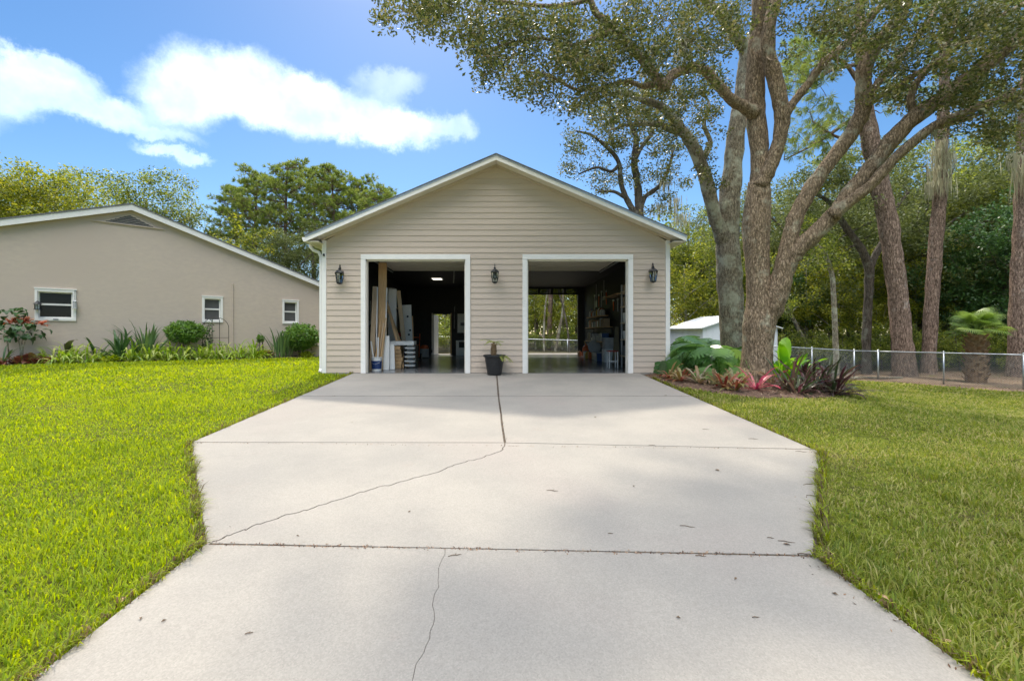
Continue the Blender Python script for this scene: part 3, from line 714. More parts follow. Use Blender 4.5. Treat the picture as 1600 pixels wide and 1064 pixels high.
for i, (xb, xt, yt, Yb) in enumerate([(584, 595.5, 501, 12.98), (589, 599.5, 505, 13.02), (593, 601, 512, 12.96), (596, 603.5, 497, 13.08)]):
    plank('board', ['pine stick rising from behind the bucket, first from the jamb', 'pine stick rising from behind the bucket, second from the jamb', 'pine stick rising from behind the bucket, third from the jamb', 'pine stick rising from behind the bucket, farthest from the jamb'][i], xb, Yb, xt, yt, Yb + .12, .04, .03, m_wood2 if i % 2 else m_wood)
plank('board', 'taller of two short white boards right of the bucket', 603.5, 13.2, 604, 525, 13.25, .165, .03, m_panelw)
plank('board', 'shorter of two short white boards right of the bucket', 613, 13.35, 612, 538, 13.4, .15, .03, m_panelw)
# bucket with pipes
bx = W(588.5, 580, 12.85)
t = thing('bucket', 'white plastic bucket with dark blue label inside the left bay', 'bucket', (bx.x, 12.85, .005))
m_blue = pm('blue_label', (.012, .035, .13), (.02, .05, .17), 15, .4)
MB().lathe([(.0, 0), (.125, 0), (.13, .01), (.146, .36), (.156, .362), (.156, .385), (.14, .385), (.13, .04), (.0, .035)], (bx.x, 12.85, .005), 24).build('body', m_panelw, t, smooth=False)
MB().lathe([(.1335, .06), (.1478, .29), (.1455, .29), (.131, .06)], (bx.x, 12.85, .005), 24).build('label_band', m_blue, t)
MB().tube([(bx.x - .155, 12.84, .35), (bx.x - .12, 12.70, .25), (bx.x, 12.66, .20), (bx.x + .12, 12.70, .25), (bx.x + .155, 12.84, .35)], .004, 6).build('handle', m_metal, t)
for i, (dx, xt, yt) in enumerate(((-.05, 579.5, 533), (.02, 591, 527))):
    q = W(xt, yt, 12.9); p = Vector((bx.x + dx, 12.86, .06)); ob = MB().tube([p - bx * 0, q], .022, 10)
    ob.v = [tuple(Vector(v) - p) for v in ob.v]; ob = ob.build('pipe', m_panelw, smooth=False); ob.location = p
    props(ob, ['white plastic pipe in the bucket leaning toward the jamb', 'white plastic pipe standing upright in the bucket'][i], 'pipe', 'pipes in the white bucket')
# rack of bins and offcuts
rc = W(632, 575, 14.0)
t = thing('bin_rack', 'low rack with stacked white bins under a white top board', 'rack', (rc.x, 14.0, .005))
x0, x1 = rc.x - .37, rc.x + .37
MB().box(x0 - .08, x1 - .06, 13.85, 14.3, .70, .82).build('top_board', m_panelw, t, bevel=.005)
for (a, b) in ((x0, x0 + .02), (rc.x + .0, rc.x + .02), (x1 - .02, x1)): MB().box(a, b, 13.9, 14.3, .005, .698).build('upright', m_black_in, t)
for k in range(5):
    z = .03 + k * .132
    MB().add([(rc.x + .05, 13.86, z + .03), (x1 - .04, 13.86, z + .03), (x1 - .04, 14.25, z), (rc.x + .05, 14.25, z), (rc.x + .03, 13.84, z + .075), (x1 - .03, 13.84, z + .075), (x1 - .03, 14.25, z + .1), (rc.x + .03, 14.25, z + .1)], [(0, 3, 2, 1), (4, 5, 6, 7), (0, 1, 5, 4), (1, 2, 6, 5), (2, 3, 7, 6), (3, 0, 4, 7)]).build('bin', m_panelw, t)
rr = random.Random(8)
names_row = ['bottom', 'second', 'third', 'fourth', 'fifth', 'top']
for k in range(6):
    w1 = rr.uniform(.22, .31); a = x0 + .025 + rr.uniform(0, .03)
    o = MB().box(-w1 / 2, w1 / 2, -.17, .16, 0, .105).build('wood_offcut', m_wood, bevel=.004); o.location = (a + w1 / 2, 14.03 + rr.uniform(-.03, .03), .006 + k * .112)
    props(o, 'pine offcut block stacked in the bin rack, %s row' % names_row[k], 'offcut', 'offcuts stacked in the rack')
# clutter along the left wall and the back
m_red = pm('red_paint', (.35, .03, .02), rough=.4); m_orange = pm('orange_plastic', (.62, .13, .03), (.55, .11, .02), rough=.4); m_grey = pm('grey_plastic', (.16, .165, .17), rough=.5)
m_yellow = pm('yellow_plastic', (.60, .38, .05), rough=.4); m_tote = pm('blue_tote', (.05, .10, .24), rough=.35); m_lgrey = pm('light_grey_box', (.45, .45, .44), rough=.6); m_tan = pm('cardboard', (.36, .26, .16), rough=.8); m_dgrey = pm('dark_tool_metal', (.09, .09, .09), rough=.4, metal=.5)
m_green = pm('green_paint', (.04, .12, .06), rough=.5)
COLS = [m_red, m_orange, m_grey, m_yellow, m_tote, m_lgrey, m_tan, m_panelw, m_green, m_dgrey]
def boxthing(name, label, cat, c, sx, sy, sz, mat, lid=None, group=None, taper=.0):
    t = thing(name, label, cat, c, group=group); c = Vector(c)
    a, b = sx / 2, sy / 2; k = 1 - taper
    MB().add([(c.x - a * k, c.y - b * k, c.z), (c.x + a * k, c.y - b * k, c.z), (c.x + a * k, c.y + b * k, c.z), (c.x - a * k, c.y + b * k, c.z), (c.x - a, c.y - b, c.z + sz), (c.x + a, c.y - b, c.z + sz), (c.x + a, c.y + b, c.z + sz), (c.x - a, c.y + b, c.z + sz)],
             [(0, 3, 2, 1), (4, 5, 6, 7), (0, 1, 5, 4), (1, 2, 6, 5), (2, 3, 7, 6), (3, 0, 4, 7)]).build('body', mat, t, bevel=.01)
    if lid: MB().box(c.x - a - .012, c.x + a + .012, c.y - b - .012, c.y + b + .012, c.z + sz + .001, c.z + sz + .03).build('lid', lid, t, bevel=.006)
    return t
LWX = GX0 + .145      # inner face of the left wall
# wall cabinet, shelf and hanging tools on the left wall
t = thing('wall_cabinet', 'white metal cabinet hung high on the left garage wall', 'cabinet', (LWX + .22, 18.2, 1.95 + .6))
MB().box(LWX + .005, LWX + .45, 17.9, 18.5, 2.3, 2.85).build('body', m_lgrey, t, bevel=.01)
MB().box(LWX + .02, LWX + .43, 17.88, 17.899, 2.33, 2.82).build('door', m_panelw, t, bevel=.004)
MB().box(LWX + .06, LWX + .08, 17.855, 17.879, 2.5, 2.62).build('handle', m_dgrey, t)
t = thing('wall_shelf', 'wooden shelf on dark brackets on the left garage wall', 'shelf', (LWX, 19.6, 2.1))
MB().box(LWX + .003, LWX + .38, 18.9, 20.4, 2.1, 2.14).build('board', m_wood, t)
for yy in (19.1, 20.2): MB().box(LWX + .003, LWX + .3, yy, yy + .03, 2.02, 2.098).box(LWX + .003, LWX + .04, yy, yy + .03, 1.8, 2.02).build('bracket', m_dgrey, t)
tools = [('hose_coil', 'pale coiled hose hung low on the left wall', 17.0, 1.35), ('power_drill_case', 'red tool case hung on the left wall', 19.4, 1.25), ('hand_saw', 'hand saw hanging on the left wall under shelf', 18.5, 1.7)]
y_ = 17.0
ob = MB()
for k in range(3):
    ob.tube([(.05 + .02 * k, .22 * math.cos(a), .32 * math.sin(a)) for a in np.linspace(0, 2 * math.pi, 21)], .012, 6, cap=False)
o = ob.build('hose_coil', m_lgrey, smooth=True); o.location = (LWX + .015, 17.4, 1.35); props(o, 'pale coiled hose hung on the left garage wall', 'hose')
t = thing('hand_saw', 'hand saw with wooden grip hanging under the left wall shelf', 'saw', (LWX + .04, 18.9, 1.5))
MB().prism([(18.75, 1.9), (18.95, 1.9), (18.9, 1.3), (18.84, 1.3)], LWX + .003, LWX + .008, 'x').build('blade', m_metal, t)
MB().box(LWX + .003, LWX + .03, 18.74, 18.97, 1.9, 2.0).build('grip', m_wood, t, bevel=.01)
boxthing('tool_case', 'red tool case on the bench by the left wall', 'case', (LWX + .5, 19.3, .92), .3, .4, .18, m_red, m_dgrey)
t = thing('workbench', 'dark workbench against the left garage wall', 'workbench', (LWX + .35, 19.3, 0.004))
MB().box(LWX + .01, LWX + .75, 18.3, 20.4, .86, .915).build('top', m_dgrey, t)
for (xx, yy) in ((LWX + .05, 18.35), (LWX + .66, 18.35), (LWX + .05, 20.3), (LWX + .66, 20.3)): MB().box(xx, xx + .07, yy, yy + .07, .006, .858).build('leg', m_dgrey, t)
MB().box(LWX + .06, LWX + .7, 18.45, 20.3, .3, .33).build('lower_shelf', m_dgrey, t)
# hand truck with orange frame
t = thing('hand_truck', 'orange and black hand truck parked on the floor before the workbench', 'hand truck', (-3.2, 18.4, .005))
for s in (-.2, .2): MB().tube([(-3.2 + s, 18.4, .1), (-3.2 + s, 18.55, .6), (-3.2 + s, 18.62, 1.05)], .018, 8).build('rail', m_orange, t)
for z in (.3, .6, .9): MB().tube([(-3.4, 18.45 + z * .17, z), (-3.0, 18.45 + z * .17, z)], .014, 8).build('crossbar', m_orange, t)
MB().box(-3.42, -2.98, 18.2, 18.4, .03, .045).build('toe_plate', m_dgrey, t)
for s in (-.27, .27):
    w = MB().tube([(-3.2 + s - .03, 18.5, .135), (-3.2 + s + .03, 18.5, .135)], .13, 18).build('wheel', m_plasticblack, t)
    MB().tube([(-3.2 + s - .034, 18.5, .135), (-3.2 + s + .034, 18.5, .135)], .06, 12).build('rim', m_lgrey, w)
t = thing('ceiling_light', 'lit rectangular ceiling light panel inside the left bay', 'light', (-2.36, 19.1, 3.34))
m_lamp = pm('lamp_diffuser', (1.0, .93, .78), rough=.5, emit=.9)
MB().box(-2.58, -2.14, 18.8, 19.4, 3.315, 3.357).build('housing', m_lgrey, t); MB().box(-2.55, -2.17, 18.83, 19.37, 3.305, 3.314).build('diffuser', m_lamp, t)
o = MB().tube([(0, 0, 0), (.02, .0, .5)], .018, 8).build('strut', m_lgrey); o.location = (-1.45, 16.5, 2.855); props(o, 'pale metal strut hanging from the left bay ceiling', 'strut')
# back wall, left bay
o = MB().box(-.27, .27, -.012, .012, 0, .95).build('white_board', m_panelw); o.location = (-1.55, GY1 - .17, 1.1); props(o, 'white board hung on the back wall beside the personnel door', 'board')
MB().box(-.12, .1, -.016, -.013, .35, .5).build('note', m_grey, o, local=True)
t = boxthing('floor_cabinet', 'white floor cabinet with dark opening at the back wall', 'cabinet', (-1.5, 22.6, .005), .7, .5, .72, m_panelw)
MB().box(-1.7, -1.35, 22.33, 22.349, .38, .66).build('opening', m_black_in, t)
o = MB().tube([(0, 0, 0), (.02, 0, 1.1)], .02, 8).build('tube_lamp', m_lgrey); o.location = (-1.98, GY1 - .19, 1.3); props(o, 'pale tube fixed upright on the back wall', 'tube')
# right bay: wall shelves
RWX = GX1 - .145
def shelf_r(label, y0, y1, z, d):
    t = thing('wall_shelf', label, 'shelf', (RWX, y0, z), group='shelves on the right garage wall')
    MB().box(RWX - d, RWX - .003, y0, y1, z, z + .035).build('board', m_wood, t)
    for yy in (y0 + .15, y1 - .2): MB().box(RWX - .03, RWX - .003, yy, yy + .03, z - .25, z - .002).box(RWX - d * .8, RWX - .031, yy, yy + .03, z - .04, z - .002).build('bracket', m_dgrey, t)
shelf_r('lowest wooden wall shelf with boxes in the right bay', 17.4, 20.9, 1.29, .36)
shelf_r('middle wooden wall shelf with jugs in the right bay', 18.0, 20.6, 1.74, .34)
shelf_r('highest wooden wall shelf, bare, in the right bay', 15.5, 17.5, 2.38, .34)
rr = random.Random(21)
ADJ = {m_red: 'red', m_orange: 'orange', m_grey: 'dark grey', m_yellow: 'yellow', m_tote: 'blue', m_lgrey: 'light grey', m_tan: 'tan', m_panelw: 'white', m_green: 'green', m_dgrey: 'metal'}
def jug(label, c, r, h, mat, capm, group=None):
    t = thing('jug', label, 'jug', c, group=group)
    MB().lathe([(r * .9, 0), (r, .02), (r, h * .62), (r * .75, h * .78), (r * .3, h * .86), (r * .3, h * .9)], c, 14).build('body', mat, t, smooth=True)
    MB().lathe([(r * .34, h * .9), (r * .34, h)], c, 10).build('cap', capm, t)
seq = [m_tan, m_tan, m_lgrey, m_tan, m_panelw, m_red, m_lgrey, m_grey, m_panelw, m_tan, m_orange, m_lgrey]
yy = 17.55
for i, mt in enumerate(seq):
    w = rr.uniform(.16, .28); h = rr.uniform(.2, .36)
    if yy + w > 20.85: break
    boxthing('storage_box', '%s box on the lowest wall shelf, number %s from the door' % (ADJ[mt], ['one', 'two', 'three', 'four', 'five', 'six', 'seven', 'eight', 'nine', 'ten', 'eleven', 'twelve'][i]), 'box', (RWX - .19, yy + w / 2, 1.326), .26, w - .02, h, mt, None, 'boxes on the lowest wall shelf')
    yy += w + .015
seq = [m_lgrey, m_panelw, m_red, m_panelw, m_yellow, m_lgrey, m_grey, m_panelw, m_orange, m_lgrey, m_panelw]
yy = 18.15
for i, mt in enumerate(seq):
    jug('%s jug on the middle wall shelf, number %s from the door' % (ADJ[mt], ['one', 'two', 'three', 'four', 'five', 'six', 'seven', 'eight', 'nine', 'ten', 'eleven'][i]), (RWX - .18, yy, 1.776), rr.uniform(.075, .1), rr.uniform(.24, .36), mt, COLS[i % 5], 'jugs on the middle wall shelf')
    yy += .225
# steel shelf unit by the right jamb
t = thing('steel_shelf', 'tall steel shelf unit just inside the right bay jamb', 'shelf', (4.2, 13.45, .004))
for xx in (3.93, 4.42):
    for yy in (12.75, 14.2): MB().box(xx - .02, xx + .02, yy - .02, yy + .02, .005, 2.55).build('post', m_lgrey, t)
zsh = (.35, .85, 1.35, 1.85, 2.3)
for z in zsh: MB().box(3.9, 4.44, 12.72, 14.24, z, z + .03).build('shelf', m_wood2, t)
cont = {.35: [(m_panelw, .3), (m_orange, .34), (m_grey, .3)], .85: [(m_orange, .34), (m_orange, .36), (m_panelw, .25)], 1.35: [(m_panelw, .28), (m_grey, .35), (m_panelw, .3)], 1.85: [(m_grey, .3), (m_lgrey, .36), (m_tan, .28)], 2.3: [(m_red, .2), (m_red, .22), (m_tan, .2)]}
lev = ['bottom', 'second', 'third', 'fourth', 'top']; pos = ['nearest the jamb', 'in the middle', 'nearest the back']
for i, z in enumerate(zsh):
    for j, (mt, h) in enumerate(cont[z]):
        boxthing('storage_box', '%s bin on the %s level of the steel shelf, %s' % (ADJ[mt], lev[i], pos[j]), 'box', (4.16, 13.0 + j * .48, z + .031), .42, .4, h, mt, m_grey if j % 2 else None, 'bins on the steel shelf', .08)
plank('board', 'weathered plank leaning against the right wall behind the steel shelf', 961.5, 16.4, 967, 512, 16.6, .25, .03, pm('weathered_plank', (.25, .21, .12), (.18, .15, .09), 8, .8, stretch=(6, 6, .6), coords='obj'), group='boards leaning at the right wall')
boxthing('storage_tote', 'blue lidded plastic tote on the floor below the wall shelves', 'tote', (4.12, 17.9, .005), .42, .6, .3, m_tote, m_lgrey, None, .1)
boxthing('carton', 'white carton on the floor behind the leaning plank', 'carton', (4.2, 17.0, .005), .36, .4, .48, m_panelw, None)
boxthing('carton', 'grey carton stacked on the white carton', 'carton', (4.2, 17.0, .487), .33, .36, .42, m_lgrey, None)
boxthing('carton', 'dark crate under the lowest wall shelf', 'crate', (4.22, 18.7, .005), .4, .6, .5, m_grey, None)
o = MB().lathe([(.0, .0), (.25, 0), (.27, .02), (.26, .05), (.1, .07), (.0, .072)], (0, 0, 0), 22).build('round_tray', m_lgrey); o.location = (3.98, 18.36, .52); o.rotation_euler = (R(78), 0, R(12)); props(o, 'round grey tray propped upright on the dark crate', 'tray')
t = thing('gas_can', 'orange fuel can standing by the back bay opening', 'can', (4.1, 20.6, .005))
MB().lathe([(.13, 0), (.15, .02), (.15, .42), (.10, .5), (.04, .53), (.04, .58)], (4.1, 20.6, .005), 14).build('body', m_orange, t, smooth=False)
MB().tube([(4.1, 20.6, .57), (4.02, 20.55, .72)], .018, 8).build('spout', m_yellow, t)
jug('yellow jug on the floor by the blue tote', (3.98, 19.6, .005), .11, .34, m_yellow, m_red)
jug('tan jug on the floor beside the orange fuel can', (3.88, 20.9, .005), .1, .3, m_tan, m_grey)
# step stool
t = thing('step_stool', 'white step stool with red seat beside the steel shelf', 'stool', (3.62, 14.0, .005))
MB().box(3.45, 3.74, 13.86, 14.16, .5, .53).build('seat', m_red, t, bevel=.008)
for (xx, yy) in ((3.47, 13.88), (3.72, 13.88), (3.47, 14.14), (3.72, 14.14)): MB().box(xx - .014, xx + .014, yy - .014, yy + .014, .005, .499).build('leg', m_panelw, t)
MB().box(3.484, 3.706, 13.87, 13.89, .2, .23).build('rung', m_panelw, t)
# long handled tools on the right wall
def handtool(name, label, yy, z0, z1, headm, wide):
    t = thing(name, label, 'tool', (RWX - .04, yy, z0), group='long handled tools on the right garage wall')
    MB().tube([(RWX - .04, yy, z0), (RWX - .04, yy, z1)], .014, 6).build('handle', m_lgrey, t)
    if wide: 
        MB().prism([(yy - .12, z0 - .3), (yy + .12, z0 - .3), (yy + .1, z0 - .02), (yy - .1, z0 - .02)], RWX - .05, RWX - .03, 'x').build('blade', headm, t)
    else:
        MB().box(RWX - .05, RWX - .03, yy - .2, yy + .2, z0 - .05, z0 - .001).build('head', headm, t)
        for k in range(9): MB().tube([(RWX - .04, yy - .19 + k * .0475, z0 - .04), (RWX - .07, yy - .19 + k * .0475, z0 - .14)], .005, 5).build('tine', headm, t)
handtool('shovel', 'shovel hung upside up on the right wall above the jugs', 20.0, 2.5, 3.2, m_metal, True)
handtool('rake', 'rake hung on the right wall above the jugs', 18.6, 2.55, 3.2, m_metal, False)

# more clutter
def shelf_row(y0, y1, z, x, names, group, seed, hmin=.14, hmax=.34):
    r_ = random.Random(seed); yy = y0; i = 0
    num = ['first', 'second', 'third', 'fourth', 'fifth', 'sixth', 'seventh', 'eighth', 'ninth', 'tenth', 'eleventh', 'twelfth']
    while yy < y1 and i < 12:
        mt = r_.choice([m_lgrey, m_panelw, m_tan, m_grey, m_tote, m_orange, m_lgrey, m_panelw]); w = r_.uniform(.16, .34); h = r_.uniform(hmin, hmax)
        boxthing('storage_box', '%s %s, %s from the bay door' % (ADJ[mt], names, num[i]), 'box', (x, yy + w / 2, z), .28, w - .02, h, mt, r_.choice([None, m_panelw, m_grey]), group); yy += w + .02; i += 1
shelf_r('long low wooden shelf near the floor of the right wall', 17.6, 20.6, .72, .4)
shelf_row(17.7, 20.4, .757, RWX - .2, 'box on the long low shelf', 'boxes on the long low shelf', 5)
shelf_row(18.9, 20.3, 2.075, RWX - .16, 'box stacked above the jugs', 'boxes stacked above the jugs', 6, .1, .2) if False else None
shelf_row(19.2, 20.4, .006, 4.1, 'crate on the floor of the right wall', 'crates on the floor of the right wall', 7, .2, .4)
for i, (yy, z, L) in enumerate(((18.3, 2.2, .5), (19.1, 2.15, .6), (19.6, 2.2, .45), (20.4, 2.1, .6), (17.2, 1.9, .35), (16.6, 1.85, .4))):
    t = thing('hand_tool', 'steel hand tool hung on the right wall, %s one from the back' % ['fourth', 'third', 'second', 'first', 'fifth', 'sixth'][i], 'tool', (RWX - .03, yy, z), group='hand tools on the right wall')
    MB().box(RWX - .035, RWX - .006, yy - .02, yy + .02, z, z + L).build('handle', m_lgrey if i % 2 else m_orange, t); MB().box(RWX - .04, RWX - .005, yy - .09, yy + .07, z + L + .001, z + L + .07).build('head', m_metal, t)
for i, (yy, z, L, mt) in enumerate(((16.2, 1.5, .7, m_metal), (16.7, 1.3, .9, m_lgrey), (17.9, 1.2, .6, m_orange), (19.9, 1.3, .6, m_metal), (20.6, 1.2, .8, m_lgrey), (21.3, 1.1, .9, m_red), (21.9, 1.3, .7, m_metal))):
    t = thing('garden_tool', 'tool hung on the left wall, %s one from the bay door' % ['first', 'second', 'third', 'fourth', 'fifth', 'sixth', 'seventh'][i], 'tool', (LWX + .03, yy, z), group='tools on the left wall')
    MB().tube([(LWX + .03, yy, z), (LWX + .03, yy, z + L)], .016, 6).build('handle', m_wood if i % 2 else m_lgrey, t); MB().box(LWX + .004, LWX + .05, yy - .1, yy + .1, z - .14, z - .001).build('head', mt, t)
t = thing('shop_vacuum', 'grey and orange drum vacuum on the floor by the workbench', 'vacuum', (-3.0, 19.8, .005))
MB().lathe([(.18, .04), (.2, .06), (.2, .38), (.19, .4)], (-3.0, 19.8, .005), 16).build('drum', m_lgrey, t); MB().lathe([(.2, .401), (.19, .47), (.12, .54), (.05, .56)], (-3.0, 19.8, .005), 16).build('lid', m_orange, t)
MB().tube([(-2.9, 19.7, .45), (-2.7, 19.5, .5), (-2.62, 19.4, .3), (-2.7, 19.2, .06)], .025, 8).build('hose', m_plasticblack, t, smooth=True)
for k in range(4): MB().lathe([(.0, 0), (.035, 0), (.035, .039), (.0, .04)], (-3.0 + .15 * math.cos(k * 1.57), 19.8 + .15 * math.sin(k * 1.57), .005), 8).build('caster', m_plasticblack, t)
# ------------------------------------------------------------------ trees
def crom(P, n=6):
    P = np.asarray(P, float); Q = np.vstack([2 * P[0] - P[1], P, 2 * P[-1] - P[-2]]); out = []
    for i in range(1, len(Q) - 2):
        for k in range(n):
            t = k / n; a, b, c, d = Q[i - 1], Q[i], Q[i + 1], Q[i + 2]
            out.append(.5 * (2 * b + (c - a) * t + (2 * a - 5 * b + 4 * c - d) * t * t + (3 * b - a - 3 * c + d) * t ** 3))
    out.append(P[-1]); return np.array(out)
def barkmat(name, c1, c2, c3, lich=.0, vs=(9, 9, 2.2), ridge=.7):
    m = bpy.data.materials.new(name); m.use_nodes = True; nt = m.node_tree; nd = nt.nodes; lk = nt.links; b = nd['Principled BSDF']; b.inputs['Roughness'].default_value = .9; b.inputs['Specular IOR Level'].default_value = .15
    pos = nd.new('ShaderNodeNewGeometry').outputs['Position']
    mp = nd.new('ShaderNodeMapping'); mp.inputs['Scale'].default_value = vs; lk.new(pos, mp.inputs[0])
    def noise(s, v, d=6):
        n = nd.new('ShaderNodeTexNoise'); n.inputs['Scale'].default_value = s; n.inputs['Detail'].default_value = d; n.inputs['Roughness'].default_value = .65; lk.new(v, n.inputs['Vector']); return n.outputs['Fac']
    wv = noise(1.6, mp.outputs[0], 7)
    vo = nd.new('ShaderNodeTexVoronoi'); vo.feature = 'DISTANCE_TO_EDGE'; vo.inputs['Scale'].default_value = 1.7; 
    ad = nd.new('ShaderNodeVectorMath'); ad.operation = 'ADD'; lk.new(mp.outputs[0], ad.inputs[0])
    nn = nd.new('ShaderNodeTexNoise'); nn.inputs['Scale'].default_value = 2.0; lk.new(mp.outputs[0], nn.inputs['Vector']); lk.new(nn.outputs['Color'], ad.inputs[1]); lk.new(ad.outputs[0], vo.inputs['Vector'])
    r = nd.new('ShaderNodeValToRGB'); lk.new(wv, r.inputs[0]); r.color_ramp.elements[0].position = .36; r.color_ramp.elements[0].color = (*c1, 1); r.color_ramp.elements[1].position = .64; r.color_ramp.elements[1].color = (*c2, 1)
    cr = nd.new('ShaderNodeMapRange'); lk.new(vo.outputs['Distance'], cr.inputs[0]); cr.inputs[1].default_value = 0; cr.inputs[2].default_value = .14; cr.inputs[3].default_value = .35; cr.inputs[4].default_value = 1
    mu = nd.new('ShaderNodeMix'); mu.data_type = 'RGBA'; mu.blend_type = 'MULTIPLY'; mu.inputs['Factor'].default_value = ridge; lk.new(r.outputs[0], mu.inputs['A']); lk.new(cr.outputs[0], mu.inputs['B'])
    ln = noise(2.2, pos, 9); mr = nd.new('ShaderNodeMapRange'); lk.new(ln, mr.inputs[0]); mr.inputs[1].default_value = .62 - lich; mr.inputs[2].default_value = .74 - lich; mr.inputs[4].default_value = .75
    mx = nd.new('ShaderNodeMix'); mx.data_type = 'RGBA'; lk.new(mr.outputs[0], mx.inputs['Factor']); lk.new(mu.outputs['Result'], mx.inputs['A']); mx.inputs['B'].default_value = (*c3, 1)
    lk.new(mx.outputs['Result'], b.inputs['Base Color'])
    sm_ = nd.new('ShaderNodeMath'); sm_.operation = 'ADD'; lk.new(wv, sm_.inputs[0]); lk.new(cr.outputs[0], sm_.inputs[1])
    bp = nd.new('ShaderNodeBump'); bp.inputs['Strength'].default_value = .9; bp.inputs['Distance'].default_value = .03; lk.new(sm_.outputs[0], bp.inputs['Height']); lk.new(bp.outputs[0], b.inputs['Normal'])
    return m
m_oakbark = barkmat('oak_bark', (0.195, 0.138, 0.0858), (0.515, 0.377, 0.246), (0.572, 0.538, 0.389), .07, (16, 16, 5))
m_lichbark = barkmat('lichen_bark', (0.172, 0.141, 0.0961), (0.445, 0.384, 0.274), (0.567, 0.567, 0.425), .13, (15, 15, 5))
m_pinebark = barkmat('pine_bark', (0.141, 0.0924, 0.066), (0.44, 0.312, 0.238), (0.44, 0.378, 0.326), .03, (11, 11, 3), .95)
m_darkbark = barkmat('dark_bark', (0.0858, 0.0686, 0.0515), (0.194, 0.16, 0.126), (0.275, 0.275, 0.217), .08)
m_oakleaf = leafmat('oak_leaf', [(0.042, 0.0588, 0.0168), (0.0756, 0.0966, 0.0252), (0.126, 0.139, 0.0403), (0.21, 0.189, 0.0714)], .4, .4, pscale=.6)
m_moss = leafmat('spanish_moss', [(0.286, 0.277, 0.185), (0.386, 0.37, 0.252), (0.487, 0.462, 0.319)], .45, .9)
m_pineneedle = leafmat('pine_needle', [(0.113, 0.164, 0.0378), (0.189, 0.252, 0.0567), (0.29, 0.328, 0.0819)], .45, .5)
m_leafmid = leafmat('thicket_leaf', [(0.0504, 0.0798, 0.0168), (0.109, 0.151, 0.0286), (0.193, 0.239, 0.042), (0.319, 0.344, 0.0672)], .52, .45, pscale=.35)
m_leafyel = leafmat('sunlit_leaf', [(0.0756, 0.109, 0.0168), (0.16, 0.202, 0.0286), (0.269, 0.294, 0.042), (0.37, 0.353, 0.0504)], .52, .5, pscale=.3)
m_leafdark = leafmat('dark_leaf', [(0.0378, 0.0819, 0.0277), (0.0693, 0.145, 0.0403), (0.113, 0.214, 0.0567)], .3, .32, pscale=.5)
m_leafolive = leafmat('olive_leaf', [(.07, .095, .028), (.125, .155, .045), (.19, .215, .07)], .4, .5, pscale=.4)

def unit(n, r=rng):
    a = r.normal(size=(n, 3)); return a / np.linalg.norm(a, axis=1, keepdims=True)
def leafquads(c, L, Wd, r=rng, flat=.35):
    n = len(c); a = unit(n, r); a[:, 2] *= .7; nn = unit(n, r); nn[:, 2] = np.abs(nn[:, 2]) + flat
    a /= np.linalg.norm(a, axis=1, keepdims=True)
    b = np.cross(nn, a); b /= np.linalg.norm(b, axis=1, keepdims=True) + 1e-9
    L = np.broadcast_to(np.asarray(L, float), (n,))[:, None] * r.uniform(.65, 1.25, (n, 1)); Wd = np.broadcast_to(np.asarray(Wd, float), (n,))[:, None] * r.uniform(.7, 1.2, (n, 1))
    v = np.stack([c - a * L / 2, c + b * Wd / 2 + a * L * .08, c + a * L / 2, c - b * Wd / 2 + a * L * .08], 1).reshape(-1, 3)
    f = np.arange(n * 4).reshape(-1, 4); rv = np.repeat(r.uniform(0, 1, n), 4)
    return v, f, rv
def tufts(c, d, L, per, w, r=rng):
    """pine needle tufts: thin quads fanning about direction d"""
    n = len(c); C = np.repeat(c, per, 0); D = np.repeat(d, per, 0) + unit(n * per, r) * .75; D /= np.linalg.norm(D, axis=1, keepdims=True)
    b = np.cross(D, unit(n * per, r)); b /= np.linalg.norm(b, axis=1, keepdims=True) + 1e-9
    ll = L * r.uniform(.7, 1.2, (n * per, 1))
    v = np.stack([C - b * w * .3, C + D * ll * .5 + b * w, C + D * ll, C + D * ll * .5 - b * w], 1).reshape(-1, 3)
    return v, np.arange(n * per * 4).reshape(-1, 4), np.repeat(np.repeat(r.uniform(0, 1, n), per) * .7 + r.uniform(0, .3, n * per), 4)
def moss_mesh(roots, L, r=rng, per=26, spread=.10):
    """hanging strands of moss"""
    V = []; Fc = []; Rv = []; k = 0
    for p, l in zip(roots, L):
        for j in range(per):
            q = np.array(p) + r.normal(size=3) * [spread, spread, .03]; ll = l * r.uniform(.25, 1.0) ; w = r.uniform(.006, .016); ang = r.uniform(0, 6.28); u = np.array([math.cos(ang), math.sin(ang), 0]) * w
            dr = r.normal(size=3) * [.05, .05, 0]
            m = q + dr + [0, 0, -ll * .5]; e = q + dr * 1.2 + r.normal(size=3) * [.03, .03, 0] + [0, 0, -ll]
            V += [q - u, q + u, m + u * 1.3, m - u * 1.3, e]; Fc += [(k, k + 1, k + 2, k + 3), (k + 3, k + 2, k + 4, k + 4)]; Rv += [r.uniform(0, 1)] * 5; k += 5
    V = np.array(V); f1 = np.array([f for f in Fc if f[2] != f[3]]); f2 = np.array([f[:3] for f in Fc if f[2] == f[3]])
    # two quads' worth: turn quads into tris
    tri = np.vstack([f1[:, [0, 1, 2]], f1[:, [0, 2, 3]], f2]); return V, tri, np.array(Rv)

